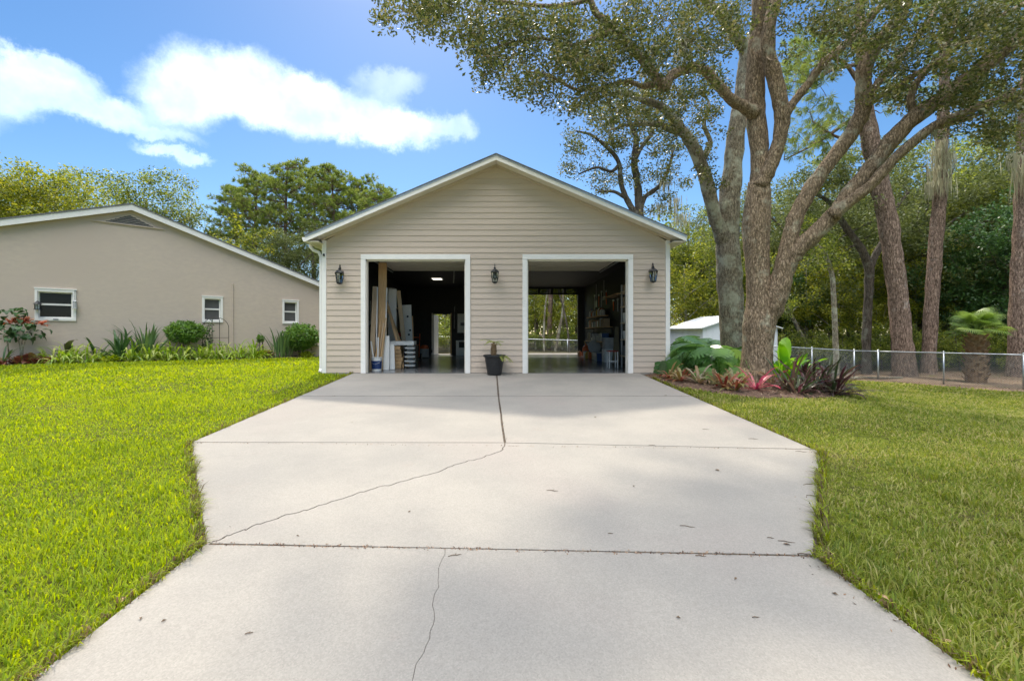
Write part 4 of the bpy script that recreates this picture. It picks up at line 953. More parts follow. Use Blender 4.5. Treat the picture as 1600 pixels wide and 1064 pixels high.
def limb_world(pts):
    return np.array([list(W(x, y, Y)) + [r * Y / F] for x, y, r, Y in pts])
def limb_obj(name, wp, mat, parent, sides=12, n=6, wob=.05, seed=0, local=False):
    q = crom(wp, n); r_ = np.random.default_rng(seed)
    rad = q[:, 3] * (1 + r_.normal(size=len(q)) * wob)
    mb = MB().tube([Vector(p) for p in q[:, :3]], list(np.maximum(rad, .004)), sides, lump=.04)
    return mb.build(name, mat, parent, smooth=True, local=local), q
def grow_twigs(samples, centres, r, r0=.022, r1=.006, bend=.12, maxr=None):
    """join every leaf cluster to the nearest wood already grown; returns one MB"""
    mb = MB(); S = np.array([s[:3] for s in samples]); SR = np.array([s[3] for s in samples])
    d0 = np.array([np.min(np.linalg.norm(S - c, axis=1)) for c in centres])
    for i in np.argsort(d0):
        c = centres[i]; d = np.linalg.norm(S - c, axis=1); j = int(np.argmin(d + SR * 0)); p = S[j]; L = d[j]
        if L < .05: continue
        ra = min(r0 * (0.6 + .35 * L), SR[j] * .75); rb = r1
        side = r.normal(size=3) * bend * L; m1 = p + (c - p) * .33 + side + [0, 0, .06 * L]; m2 = p + (c - p) * .68 + side * .6 + r.normal(size=3) * bend * .5 * L
        q = crom(np.array([[*p, ra], [*m1, ra * .8], [*m2, ra * .5 + rb * .5], [*c, rb]]), 3)
        mb.tube([Vector(x) for x in q[:, :3]], list(np.maximum(q[:, 3], .004)), 5, cap=False)
        S = np.vstack([S, q[1:, :3]]); SR = np.concatenate([SR, q[1:, 3]])
    return mb

# ---- the big live oak by the driveway
def big_oak():
    r = np.random.default_rng(11); YB = 10.9
    b = gp(1180, 598); YB = b.y
    t = thing('live_oak', 'large multi stemmed live oak at the mulch bed right of the garage', 'tree', (b.x, b.y, b.z - .05))
    samples = []
    def limb(name, pts, seed):
        o, q = limb_obj(name, limb_world(pts), m_oakbark, t, 14, 6, .035, seed)
        samples.extend(list(q)); return o
    Y = YB
    # foot
    q = crom(np.array([[*W(1180, 606, Y), 34 * Y / F], [*W(1180, 596, Y), 27 * Y / F], [*W(1182, 570, Y), 22.5 * Y / F], [*W(1184, 535, Y), 21.5 * Y / F], [*W(1186, 505, Y), 23 * Y / F], [*W(1187, 478, Y), 20 * Y / F], [*W(1185, 445, Y), 17 * Y / F], [*W(1183, 405, Y), 17 * Y / F], [*W(1181, 360, Y), 19.5 * Y / F], [*W(1184, 318, Y), 19 * Y / F], [*W(1186, 285, Y), 15 * Y / F]]), 5)
    MBt = MB().tube([Vector(p) for p in q[:, :3]], list(q[:, 3] * (1 + r.normal(size=len(q)) * .02)), 20); tr = MBt.build('trunk', m_oakbark, t, smooth=True); samples.extend(list(q))
    for k, a in enumerate((.3, 1.5, 2.6, 3.7, 4.7, 5.6)):      # root flare
        p = W(1180, 590, Y); e = p + Vector((math.cos(a), math.sin(a), 0)) * .62; e.z = gz(e.x, e.y) - .06
        MB().tube([p + Vector((math.cos(a) * .18, math.sin(a) * .18, .16)), p.lerp(e, .55) + Vector((0, 0, -.03)), e], [.19, .12, .05], 8).build('root', m_oakbark, tr, smooth=True)
    limb('stem', [(1186, 295, 13, Y), (1187, 240, 13, Y + .05), (1181, 180, 14, Y + .1), (1180, 113, 13, Y + .05), (1184, 56, 12, Y), (1189, 0, 11.5, Y - .2), (1197, -90, 10, Y - .4), (1180, -200, 7, Y - .6), (1200, -300, 3, Y - .8)], 1)
    limb('stem', [(1187, 292, 12, Y - .1), (1203, 262, 10.5, Y - .2), (1216, 225, 10, Y - .25), (1222, 180, 11, Y - .3), (1211, 124, 11, Y - .35), (1200, 75, 10, Y - .45), (1206, 22, 9, Y - .6), (1232, -60, 8, Y - .8), (1260, -170, 5, Y - 1), (1250, -280, 2.5, Y - 1.2)], 2)
    limb('limb', [(1219, 190, 9, Y - .3), (1240, 160, 6.5, Y - .35), (1263, 131, 6, Y - .4), (1285, 101, 6, Y - .5), (1327, 64, 5.5, Y - .6), (1376, 11, 5, Y - .8), (1440, -50, 4, Y - 1), (1500, -140, 2, Y - 1.1)], 3)
    limb('limb', [(1181, 178, 11, Y), (1160, 166, 9, Y - .1), (1143, 156, 8, Y - .2), (1120, 131, 7.5, Y - .35), (1101, 111, 7, Y - .5), (1075, 108, 7, Y - .65), (1049, 119, 7.5, Y - .8), (1037, 137, 8, Y - .9), (1019, 113, 7, Y - 1), (1000, 90, 6.5, Y - 1.1), (983, 73, 6, Y - 1.2), (961, 45, 6, Y - 1.3), (932, 22, 5, Y - 1.4), (918, -10, 4.5, Y - 1.5), (880, -70, 3.5, Y - 1.6), (820, -120, 2, Y - 1.8)], 4)
    limb('limb', [(1030, 130, 5, Y - .95), (1005, 135, 4, Y - 1.1), (978, 128, 3.2, Y - 1.3), (940, 138, 3, Y - 1.5), (900, 140, 2.4, Y - 1.7), (860, 120, 2, Y - 1.9), (825, 112, 1.2, Y - 2.1)], 5)
    limb('limb', [(961, 45, 4.5, Y - 1.3), (930, 60, 3.5, Y - 1.5), (890, 72, 3, Y - 1.7), (845, 60, 2.4, Y - 1.9), (790, 70, 2, Y - 2.1), (745, 85, 1.2, Y - 2.3)], 6)
    limb('limb', [(920, 0, 4, Y - 1.45), (870, 10, 3, Y - 1.7), (800, 5, 2.6, Y - 2), (730, -5, 2.2, Y - 2.2), (660, -8, 1.6, Y - 2.4), (605, -15, 1, Y - 2.6)], 7)
    # right stems
    limb('stem', [(1190, 520, 15, Y), (1199, 495, 16, Y - .05), (1210, 468, 17, Y - .15), (1222, 430, 15, Y - .25), (1233, 380, 12, Y - .35), (1244, 338, 11.5, Y - .4), (1271, 289, 11, Y - .45), (1301, 248, 10.5, Y - .5), (1331, 207, 11, Y - .5), (1349, 169, 11, Y - .5), (1349, 135, 10.5, Y - .55), (1352, 103, 10.5, Y - .6), (1372, 68, 9.5, Y - .7), (1398, 38, 9, Y - .8), (1413, 8, 8, Y - .9), (1440, -60, 7, Y - 1), (1480, -160, 4, Y - 1.2), (1470, -240, 2, Y - 1.3)], 8)
    limb('limb', [(1350, 165, 7.5, Y - .5), (1361, 150, 5.5, Y - .45), (1376, 124, 5.5, Y - .4), (1410, 86, 5, Y - .3), (1440, 49, 4.5, Y - .2), (1470, 0, 4, Y), (1500, -80, 2, Y)], 9)
    limb('limb', [(1352, 166, 6, Y - .6), (1372, 152, 4.8, Y - .7), (1395, 139, 4.5, Y - .8), (1432, 116, 4.3, Y - .95), (1470, 94, 4.3, Y - 1.1), (1511, 60, 4, Y - 1.25), (1556, 30, 3.5, Y - 1.4), (1600, 6, 3, Y - 1.5), (1680, -40, 2, Y - 1.7)], 10)
    limb('stem', [(1214, 462, 15, Y - .15), (1228, 420, 13, Y - .3), (1246, 391, 12.5, Y - .45), (1278, 361, 12.5, Y - .65), (1306, 331, 11.5, Y - .8), (1327, 301, 11, Y - .9), (1357, 267, 11, Y - 1), (1395, 218, 12, Y - 1.1), (1429, 184, 12, Y - 1.2), (1477, 150, 11, Y - 1.35), (1526, 113, 10.5, Y - 1.5), (1564, 83, 10, Y - 1.6), (1606, 52, 9, Y - 1.7), (1690, 0, 7, Y - 1.9), (1800, -80, 4, Y - 2.1), (1900, -130, 2, Y - 2.3)], 11)
    limb('limb', [(1300, 338, 10, Y - .85), (1330, 313, 8.5, Y - 1.05), (1361, 289, 8, Y - 1.2), (1398, 248, 7.5, Y - 1.4), (1451, 203, 7, Y - 1.6), (1489, 184, 6.5, Y - 1.75), (1545, 162, 6, Y - 1.9), (1604, 142, 5.5, Y - 2.05), (1700, 100, 4, Y - 2.3), (1800, 70, 2, Y - 2.5)], 12)
    limb('limb', [(1449, 204, 5, Y - 1.6), (1490, 192, 4, Y - 1.7), (1530, 178, 3.5, Y - 1.8), (1570, 150, 3, Y - 1.9), (1610, 120, 2, Y - 2)], 13)
    limb('limb', [(1429, 182, 7, Y - 1.2), (1423, 160, 5, Y - 1.2), (1425, 145, 5, Y - 1.2), (1436, 124, 4.5, Y - 1.2), (1455, 102, 4, Y - 1.2), (1485, 60, 3, Y - 1.1), (1500, 10, 2, Y - 1)], 14)
    # leaf clusters (regions of the crown seen in the photograph, then the crown above the frame)
    E = [(655, 8, 55, 24, 22), (601, 22, 5, 30, 4), (705, 18, 60, 40, 28), (770, 40, 68, 52, 38), (765, 100, 36, 38, 16), (835, 85, 85, 66, 46), (905, 55, 92, 60, 48), (875, 125, 70, 44, 28), (960, 95, 68, 60, 34), (1010, 35, 90, 50, 40),
         (1075, 50, 75, 56, 36), (1120, 30, 60, 50, 26), (1070, 150, 66, 34, 12), (940, 165, 66, 30, 16), (1250, 15, 80, 30, 16), (1290, 60, 70, 45, 16), (1340, 15, 80, 35, 22), (1390, 75, 70, 50, 22), (1440, 30, 95, 50, 36), (1520, 55, 90, 60, 44), (1575, 105, 65, 65, 38), (1470, 125, 80, 50, 30), (1560, 25, 65, 45, 28), (1410, 150, 60, 40, 14), (1580, 195, 50, 45, 20), (1520, 180, 60, 35, 16), (1650, 120, 60, 80, 24)]
    C = []
    for (x, y, rx, ry, n) in E:
        for k in range(n):
            a = r.uniform(0, 6.28); q_ = math.sqrt(r.uniform(0, 1)); px, py = x + rx * q_ * math.cos(a), y + ry * q_ * math.sin(a)
            f = np.clip((1180 - px) / 600, -0.8, 1); dep = Y - 1.0 - 1.6 * max(f, 0) + .9 * min(f, 0) + r.normal() * .75
            C.append(np.array(W(px, py, dep)))
    nv = len(C)
    for k in range(70):
        a = r.uniform(0, 6.28); q_ = math.sqrt(r.uniform(.0, 1)); c = np.array([b.x + 1.2 + 7.5 * q_ * math.cos(a), Y - .8 + 4.3 * q_ * math.sin(a), r.uniform(9.2, 13)])
        if (EYE + (HY + 25) * c[1] / F) < c[2]: C.append(c)
    C = np.array(C)
    tw = grow_twigs(samples, C, r); tw.build('twigs', m_oakbark, t)['kind'] = 'stuff'
    P = []
    for i, c in enumerate(C):
        n = 78 if i < nv else 95; s = .31 if i < nv else .45
        d = unit(n, r) * (r.uniform(0, 1, (n, 1)) ** .5) * s * [1, 1, .8]; d[:, 2] -= .03; P.append(c + d)
    P = np.vstack(P); L = np.concatenate([np.full(nv * 78, .085), np.full(len(P) - nv * 78, .13)])
    v, f, rv = leafquads(P, L, L * .47, r); o = build_np('crown', v, f, m_oakleaf, t, rv)
    # moss strands on limbs
    roots = []; Ls = []
    for (x, y, Yd, l) in [(1070, 62, Y - .9, .6), (1068, 68, Y - .85, .45), (1400, 28, Y - .8, .5), (1395, 35, Y - .85, .4), (1525, 30, Y - 1.3, .6), (1560, 60, Y - 1.5, .7), (1580, 50, Y - 1.6, .6), (1455, 205, Y - 1.6, .25), (1480, 150, Y - 1.3, .3), (1515, 118, Y - 1.4, .35), (1290, 100, Y - .5, .3), (1010, 105, Y - 1.1, .3), (905, 75, Y - 1.6, .35), (1590, 145, Y - 2, .5), (1540, 10, Y - 1.3, .8)]:
        roots.append(np.array(W(x, y, Yd))); Ls.append(l)
    v, f, rv = moss_mesh(roots, Ls, r, 60, .06); build_np('hanging_moss', v, f, m_moss, t, rv)
big_oak()

# ---- lichen covered oak behind it
def lichen_oak():
    r = np.random.default_rng(12); Y = 14.0; p = W(1148, 545, Y); gzv = gz(p.x, Y)
    t = thing('lichen_oak', 'tall grey oak covered in lichen, standing close behind the live oak', 'tree', (p.x, Y, gzv - .05)); S = []
    def limb(name, pts, seed, mat=m_lichbark):
        o, q = limb_obj(name, limb_world(pts), mat, t, 14, 6, .03, seed); S.extend(list(q))
    yb = HY + (EYE - gzv + .15) * F / Y
    limb('trunk', [(1150, yb, 26, Y), (1148, yb - 25, 21, Y), (1144, 500, 18, Y), (1140, 440, 18.5, Y), (1137, 376, 17, Y), (1139, 320, 15.5, Y), (1145, 263, 14, Y), (1150, 210, 13, Y), (1158, 158, 11.5, Y), (1163, 110, 10, Y), (1165, 80, 9.5, Y), (1157, 68, 8.5, Y - .1), (1143, 49, 7.5, Y - .2), (1124, 22, 7, Y - .4), (1101, 0, 6, Y - .6), (1060, -50, 5, Y - .9), (1040, -140, 2.5, Y - 1)], 1)
    limb('limb', [(1165, 85, 8, Y), (1178, 50, 7, Y + .1), (1200, 10, 6, Y + .3), (1230, -60, 5, Y + .6), (1250, -150, 2.5, Y + .8)], 6)
    limb('limb', [(1138, 395, 15, Y), (1126, 362, 11, Y - .1), (1116, 335, 10, Y - .2), (1101, 274, 10, Y - .3), (1083, 229, 9, Y - .4), (1062, 200, 8, Y - .5), (1047, 180, 7, Y - .6), (1031, 166, 6, Y - .7), (999, 155, 4.5, Y - .9), (974, 145, 3.5, Y - 1.1), (945, 150, 2.4, Y - 1.3), (915, 165, 1.3, Y - 1.5)], 2)
    limb('limb', [(1060, 205, 5.5, Y - .5), (1047, 203, 5, Y - .55), (1031, 195, 4.5, Y - .6), (1015, 193, 4, Y - .7), (995, 195, 3.2, Y - .8), (977, 196, 2.4, Y - .9), (950, 205, 1.3, Y - 1)], 3)
    limb('limb', [(1095, 255, 5, Y - .3), (1110, 225, 3.6, Y - .1), (1100, 195, 3, Y), (1108, 165, 2.2, Y + .1), (1095, 140, 1.2, Y + .2)], 4)
    C = []
    for (x, y, rx, ry, n) in [(1070, 130, 65, 35, 26), (1000, 165, 70, 28, 26), (935, 175, 60, 22, 16), (1090, 200, 40, 45, 14), (1040, 215, 40, 20, 10), (1110, 30, 60, 35, 18), (1020, 130, 60, 25, 16), (1110, 260, 30, 40, 7), (1200, -5, 50, 20, 10)]:
        for k in range(n):
            a = r.uniform(0, 6.28); q_ = math.sqrt(r.uniform(0, 1)); C.append(np.array(W(x + rx * q_ * math.cos(a), y + ry * q_ * math.sin(a), Y - .6 + r.normal() * .6)))
    nv = len(C)
    for k in range(50): C.append(np.array([p.x + r.normal() * 2.2, Y + r.normal() * 1.6, r.uniform(12.2, 14.5)]))
    C = np.array(C)
    grow_twigs(S, C, r, .02).build('twigs', m_lichbark, t)['kind'] = 'stuff'
    P = np.vstack([c + unit(75, r) * (r.uniform(0, 1, (75, 1)) ** .5) * .3 * [1, 1, .75] for c in C])
    v, f, rv = leafquads(P, .095, .045, r); build_np('crown', v, f, m_oakleaf, t, rv)
lichen_oak()

# ---- oak rising behind the garage roof
def roof_oak():
    r = np.random.default_rng(13); Y = 26.0; p = W(1003, 560, Y); g0 = gz(p.x, Y)
    t = thing('twisted_oak', 'bare limbed twisted oak rising behind the right roof slope', 'tree', (p.x, Y, g0 - .05)); S = []
    def limb(name, pts, seed):
        o, q = limb_obj(name, limb_world(pts), m_darkbark, t, 10, 6, .05, seed); S.extend(list(q))
    limb('trunk', [(1003, 562, 12, Y), (1002, 450, 9, Y), (1001, 380, 8, Y), (999, 329, 6.5, Y), (996, 287, 5.5, Y), (991, 255, 5, Y), (994, 217, 4.2, Y), (984, 192, 3.2, Y), (975, 165, 2, Y)], 1)
    limb('limb', [(1000, 340, 6, Y), (985, 322, 4.5, Y), (971, 290, 4, Y), (967, 255, 3.5, Y), (951, 233, 3, Y), (925, 212, 2.2, Y), (900, 205, 1.2, Y)], 2)
    limb('limb', [(1000, 330, 5, Y), (1008, 308, 3.6, Y), (1031, 290, 3, Y), (1045, 262, 2.4, Y), (1052, 235, 1.6, Y)], 3)
    limb('limb', [(991, 250, 4, Y), (1004, 228, 3, Y), (1020, 205, 2.4, Y), (1012, 180, 1.8, Y), (1020, 160, 1, Y)], 4)
    limb('limb', [(967, 258, 3, Y), (955, 268, 2.3, Y), (932, 262, 2, Y), (905, 272, 1.2, Y)], 5)
    limb('limb', [(984, 315, 3, Y), (960, 300, 2.2, Y), (935, 300, 1.5, Y)], 6)
    C = []
    for (x, y, rx, ry, n) in [(930, 215, 50, 30, 28), (905, 255, 35, 25, 12), (975, 190, 60, 40, 40), (1030, 200, 50, 50, 34), (940, 280, 40, 25, 14), (990, 250, 55, 40, 24), (1050, 260, 35, 50, 24), (1030, 310, 30, 25, 10)]:
        for k in range(n):
            a = r.uniform(0, 6.28); q_ = math.sqrt(r.uniform(0, 1)); C.append(np.array(W(x + rx * q_ * math.cos(a), y + ry * q_ * math.sin(a), Y + r.normal() * .9)))
    C = np.array(C); grow_twigs(S, C, r, .03, .012).build('twigs', m_darkbark, t)['kind'] = 'stuff'
    P = np.vstack([c + unit(55, r) * (r.uniform(0, 1, (55, 1)) ** .5) * .55 * [1, 1, .7] for c in C])
    v, f, rv = leafquads(P, .15, .085, r); build_np('crown', v, f, m_oakleaf, t, rv)
    roots = [np.array(W(x, y, Y)) for x, y in ((1040, 280), (1055, 310), (1030, 320), (1066, 335))]
    v, f, rv = moss_mesh(roots, [1.2, 1.6, 1.1, 1.4], r, 60, .22); build_np('hanging_moss', v, f, m_moss, t, rv)
roof_oak()

# ---- pines by the fence
def fence_pine(label, pts, branches, needles, seed, name='pine_tree', mossy=None):
    r = np.random.default_rng(seed); Y = pts[0][3]; p = W(pts[0][0], pts[0][1], Y); g0 = gz(p.x, Y)
    t = thing(name, label, 'tree', (p.x, Y, g0 - .05)); S = []
    x0, y0, r0, _ = pts[0]; yb = HY + (EYE - g0 + .1) * F / Y
    pts = [(x0, yb, r0 * 1.25, Y)] + pts
    o, q = limb_obj('trunk', limb_world(pts), m_pinebark, t, 14, 6, .03, seed); S.extend(list(q))
    for k, br in enumerate(branches):
        o, q = limb_obj('branch', limb_world(br), m_pinebark, t, 7, 5, .04, seed + k + 1); S.extend(list(q))
    if needles:
        C = []
        for (x, y, rx, ry, n) in needles:
            for k in range(n):
                a = r.uniform(0, 6.28); q_ = math.sqrt(r.uniform(0, 1)); C.append(np.array(W(x + rx * q_ * math.cos(a), y + ry * q_ * math.sin(a), Y + r.normal() * 1.0)))
        C = np.array(C); grow_twigs(S, C, r, .03, .012).build('twigs', m_pinebark, t)['kind'] = 'stuff'
        D = C - np.mean(C, 0); D[:, 2] += 1.2; D /= np.linalg.norm(D, axis=1, keepdims=True)
        CC = np.repeat(C, 4, 0) + r.normal(size=(len(C) * 4, 3)) * .16; DD = np.repeat(D, 4, 0) + unit(len(C) * 4, r) * .6
        v, f, rv = tufts(CC, DD, .34, 26, .009, r); build_np('crown', v, f, m_pineneedle, t, rv)
    if mossy:
        v, f, rv = moss_mesh([np.array(W(x, y, Y - .25)) for x, y, l in mossy], [l for x, y, l in mossy], r, 70, .16); build_np('hanging_moss', v, f, m_moss, t, rv)
Y = 20.6
fence_pine('leaning pine with thick scaly trunk behind the wire fence', [(1413, 578, 15.5, Y), (1409, 530, 13.5, Y), (1404, 472, 13, Y), (1395, 400, 13, Y), (1387, 344, 13, Y), (1377, 300, 12.5, Y), (1361, 225, 12, Y), (1351, 150, 10, Y), (1345, 56, 7, Y), (1342, -10, 6, Y), (1338, -90, 4, Y)],
           [[(1355, 170, 4, Y), (1325, 190, 3, Y), (1290, 215, 2.4, Y), (1255, 235, 1.6, Y), (1225, 250, 1, Y)], [(1350, 140, 4, Y), (1320, 100, 2.8, Y), (1290, 90, 2.2, Y), (1255, 100, 1.2, Y)], [(1360, 200, 4, Y), (1335, 205, 3, Y), (1310, 215, 2, Y), (1270, 190, 1.2, Y)], [(1347, 90, 3, Y), (1325, 60, 2.4, Y), (1300, 30, 1.6, Y)], [(1346, 100, 3, Y), (1300, 110, 2.2, Y), (1270, 130, 1.4, Y), (1240, 128, .9, Y)], [(1352, 160, 3, Y), (1385, 150, 2, Y), (1420, 165, 1.2, Y)]],
           [(1270, 100, 50, 30, 40), (1250, 130, 35, 30, 26), (1290, 60, 45, 30, 30), (1300, 180, 55, 30, 38), (1250, 220, 30, 25, 16), (1330, 40, 40, 40, 24), (1400, 150, 40, 30, 18), (1300, 230, 40, 20, 16), (1370, 90, 40, 40, 18), (1320, -40, 80, 40, 50)], 31)
Y = 21.4
fence_pine('slender pine hung with grey moss, between two thicker pines', [(1451, 575, 10, Y), (1454, 500, 9, Y), (1458, 440, 9, Y), (1463, 370, 9, Y), (1468, 312, 8.5, Y), (1471, 244, 8, Y), (1475, 150, 7, Y), (1478, 60, 5.5, Y), (1480, -60, 4, Y)], [[(1475, 150, 3, Y), (1500, 120, 2, Y), (1530, 110, 1, Y)]], [(1500, 110, 50, 40, 24), (1480, 30, 60, 40, 30)], 32, mossy=[(1466, 235, 1.2), (1474, 250, 1.5), (1462, 262, 1.4), (1476, 280, 1.2), (1458, 285, 1.0), (1470, 220, 1.4), (1482, 240, 1.0)])
Y = 19.2
fence_pine('thick pine trunk beside the cabbage palm', [(1591, 585, 14, Y), (1592, 530, 12.5, Y), (1594, 450, 12, Y), (1598, 370, 11.5, Y), (1602, 280, 11, Y), (1606, 180, 10, Y), (1610, 60, 8, Y), (1612, -60, 6, Y)], [[(1606, 180, 3, Y), (1570, 150, 2, Y), (1540, 150, 1, Y)]], [(1550, 150, 40, 25, 16), (1610, 20, 60, 50, 30)], 33, mossy=[(1596, 265, 1.6), (1606, 255, 1.5), (1585, 240, 1.0)])

# ---- slim trunks behind the fence
def slim(label, limbs, mat, leaves, seed, name='slim_tree', leafm=None):
    r = np.random.default_rng(seed); x, y, _, Y = limbs[0][0]; p = W(x, y, Y); g0 = gz(p.x, Y)
    t = thing(name, label, 'tree', (p.x, Y, g0 - .05)); S = []
    yb = HY + (EYE - g0 + .1) * F / Y; limbs[0] = [(x, yb, limbs[0][0][2] * 1.2, Y)] + limbs[0]
    for k, l in enumerate(limbs):
        o, q = limb_obj('trunk' if k == 0 else 'limb', limb_world(l), mat, t, 10, 6, .04, seed + k); S.extend(list(q))
    C = []
    for (xx, yy, rx, ry, n) in leaves:
        for k in range(n):
            a = r.uniform(0, 6.28); q_ = math.sqrt(r.uniform(0, 1)); C.append(np.array(W(xx + rx * q_ * math.cos(a), yy + ry * q_ * math.sin(a), Y + r.normal() * .8)))
    C = np.array(C); grow_twigs(S, C, r, .025, .008).build('twigs', mat, t)['kind'] = 'stuff'
    P = np.vstack([c + unit(60, r) * (r.uniform(0, 1, (60, 1)) ** .5) * .42 for c in C]); v, f, rv = leafquads(P, .14, .07, r); build_np('crown', v, f, leafm or m_leafmid, t, rv)
Y = 22.0
slim('dark forked oak trunk behind the fence gate', [[(1354, 575, 7, Y), (1354, 520, 6, Y), (1357, 460, 6, Y), (1358, 420, 6.5, Y), (1352, 402, 6, Y), (1340, 380, 5, Y), (1320, 353, 4.5, Y), (1300, 320, 3.5, Y), (1270, 300, 2, Y)], [(1358, 420, 5.5, Y), (1368, 398, 5, Y), (1380, 375, 4, Y), (1390, 340, 3, Y), (1420, 300, 2, Y)]], m_darkbark, [(1290, 300, 60, 40, 40), (1400, 300, 50, 40, 30), (1330, 270, 60, 40, 44), (1260, 330, 40, 40, 22)], 41, leafm=m_leafolive)
Y = 21.0
slim('thin pale curved tree left of the dark forked oak', [[(1307, 577, 4.2, Y), (1305, 520, 3.8, Y), (1303, 470, 3.6, Y), (1300, 430, 3.4, Y), (1289, 398, 3, Y), (1276, 382, 2.4, Y), (1255, 360, 1.2, Y)]], m_lichbark, [(1270, 375, 40, 30, 22), (1300, 400, 30, 30, 14)], 42)
Y = 25.0
slim('thin leaning trunk in the thicket right of the white shed', [[(1262, 545, 3, Y), (1250, 520, 2.8, Y), (1238, 495, 2.4, Y), (1228, 475, 1.8, Y)]], m_lichbark, [(1235, 480, 25, 18, 14)], 43)

# ---- generic trees for the woods behind
def gen_tree(name, seed, H, Rc, leafm, barkm, n_cl, per, leaf, squash=.9, low=.3, trunk_r=.2, dense=1.0):
    """tree in local coordinates; returns an unlinked-parent root with trunk and crown to be copied"""
    r = np.random.default_rng(seed); root = bpy.data.objects.new(name, None); COL.objects.link(root)
    lean = r.normal(size=2) * .04 * H
    tp = np.array([[0, 0, -.2, trunk_r * 1.3], [lean[0] * .1, lean[1] * .1, H * .12, trunk_r], [lean[0] * .5 + r.normal() * .1, lean[1] * .5, H * .35, trunk_r * .85], [lean[0], lean[1], H * .6, trunk_r * .6], [lean[0] * 1.2, lean[1] * 1.2, H * .88, trunk_r * .2]])
    o, q = limb_obj('trunk', tp, barkm, root, 9, 6, .05, seed, local=True); S = list(q)
    cz = H * (low + 1) / 2; rz = H * (1 - low) / 2
    limbs = MB()
    for k in range(7):
        a = k * 2.4 + r.uniform(-.4, .4); z0 = H * r.uniform(low * .8, .65); i = int(np.argmin(np.abs(q[:, 2] - z0))); p = q[i, :3]
        e = p + np.array([math.cos(a) * Rc * .75, math.sin(a) * Rc * .75, H * r.uniform(.1, .25)]); m = (p + e) / 2 + [0, 0, H * .02]
        qq = crom(np.array([[*p, trunk_r * .45], [*m, trunk_r * .3], [*e, trunk_r * .1]]), 5); S += list(qq); limbs.tube([Vector(x) for x in qq[:, :3]], list(qq[:, 3]), 6)
    # lumpy crown: a few lobes
    lob = [np.array([math.cos(a) * Rc * .55, math.sin(a) * Rc * .55, cz + r.uniform(-.6, .75) * rz]) for a in np.arange(8) * .785 + r.uniform(0, 1)] + [np.array([0, 0, cz + rz * .6]), np.array([0, 0, cz])]
    C = []
    for k in range(n_cl):
        l = lob[r.integers(len(lob))]; d = unit(1, r)[0]; C.append(l + d * np.array([Rc * .5, Rc * .5, rz * .42]) * r.uniform(.45, 1.0) ** .5)
    C = np.array(C); C[:, 2] = np.maximum(C[:, 2], .25)
    tw = grow_twigs(S, C[:: 2], r, .03, .01); limbs.v_off = len(limbs.v); n0 = len(limbs.v); limbs.v += tw.v; limbs.f += [tuple(i + n0 for i in f) for f in tw.f]
    lo_ = limbs.build('limbs', barkm, root, smooth=True, local=True); lo_['kind'] = 'stuff'
    P = np.vstack([c + unit(per, r) * (r.uniform(0, 1, (per, 1)) ** .5) * Rc * .17 * [1, 1, .75] for c in C])
    v, f, rv = leafquads(P, leaf, leaf * .55, r); build_np('crown', v, f, leafm, root, rv, local=True)
    return root
def gen_pine(name, seed, H, Rc, n_br):
    r = np.random.default_rng(seed); root = bpy.data.objects.new(name, None); COL.objects.link(root)
    tp = np.array([[0, 0, -.2, .24], [.1, 0, H * .3, .2], [-.1, .1, H * .6, .15], [.1, 0, H * .97, .04]])
    o, q = limb_obj('trunk', tp, m_pinebark, root, 9, 8, .03, seed, local=True); lb = MB(); C = []; D = []
    for k in range(n_br):
        z0 = H * (.45 + .53 * (k + r.uniform(0, 1)) / n_br); a = k * 2.4; L = Rc * (1.05 - .75 * max(0, (z0 / H - .7) / .3) ** 1.3) * r.uniform(.6, 1.05); i = int(np.argmin(np.abs(q[:, 2] - z0))); p = q[i, :3]
        d = np.array([math.cos(a), math.sin(a), 0]); e = p + d * L + [0, 0, L * r.uniform(.15, .45)]; m = p + d * L * .55 + [0, 0, L * .05]
        qq = crom(np.array([[*p, .05], [*m, .035], [*e, .012]]), 6); lb.tube([Vector(x) for x in qq[:, :3]], list(qq[:, 3]), 5)
        for s in np.linspace(.35, 1, 7):
            c = qq[int(s * (len(qq) - 1)), :3]
            for j in range(5):
                o2 = unit(1, r)[0] * np.array([.55, .55, .28]) * (1.25 - s * .3); o2[2] = abs(o2[2]); C.append(c + o2); D.append(o2 + d * .4 + [0, 0, .35])
                lb.tube([Vector(c), Vector(c + o2)], [.014, .008], 4, cap=False)
    C = np.array(C); D = np.array(D); D /= np.linalg.norm(D, axis=1, keepdims=True)
    lo_ = lb.build('branches', m_pinebark, root, local=True); lo_['kind'] = 'stuff'
    v, f, rv = tufts(C, D, .38, 20, .02, r); build_np('crown', v, f, m_pineneedle, root, rv, local=True)
    return root
USED = {}
def place(proto, x, Y, label, cat='tree', group=None, s=1.0, rz=0, sz=None, X=None):
    o = proto if proto.name not in USED else copy_tree(proto); USED.setdefault(proto.name, 1)
    if X is None: X = (x - CX) * Y / F
    o.location = (X, Y, gz(X, Y) - .02); o.rotation_euler = (0, 0, rz); o.scale = (s, s, sz or s); props(o, label, cat, group); return o
A_ = gen_tree('woodland_tree', 51, 13, 4.2, m_leafmid, m_darkbark, 230, 90, .19, low=.2, trunk_r=.2)
B_ = gen_tree('understory_tree', 52, 6.5, 2.8, m_leafyel, m_lichbark, 110, 75, .14, low=.12, trunk_r=.09)
D_ = gen_tree('evergreen_bush', 53, 7.5, 3.2, m_leafdark, m_darkbark, 150, 85, .16, low=.05, trunk_r=.1)
E_ = gen_tree('mossy_oak', 54, 12, 4.6, m_leafolive, m_darkbark, 210, 85, .17, low=.25, trunk_r=.24)
S_ = gen_tree('thicket_shrub', 55, 2.6, 1.8, m_leafmid, m_darkbark, 60, 80, .11, low=.0, trunk_r=.04)
rr = random.Random(77)
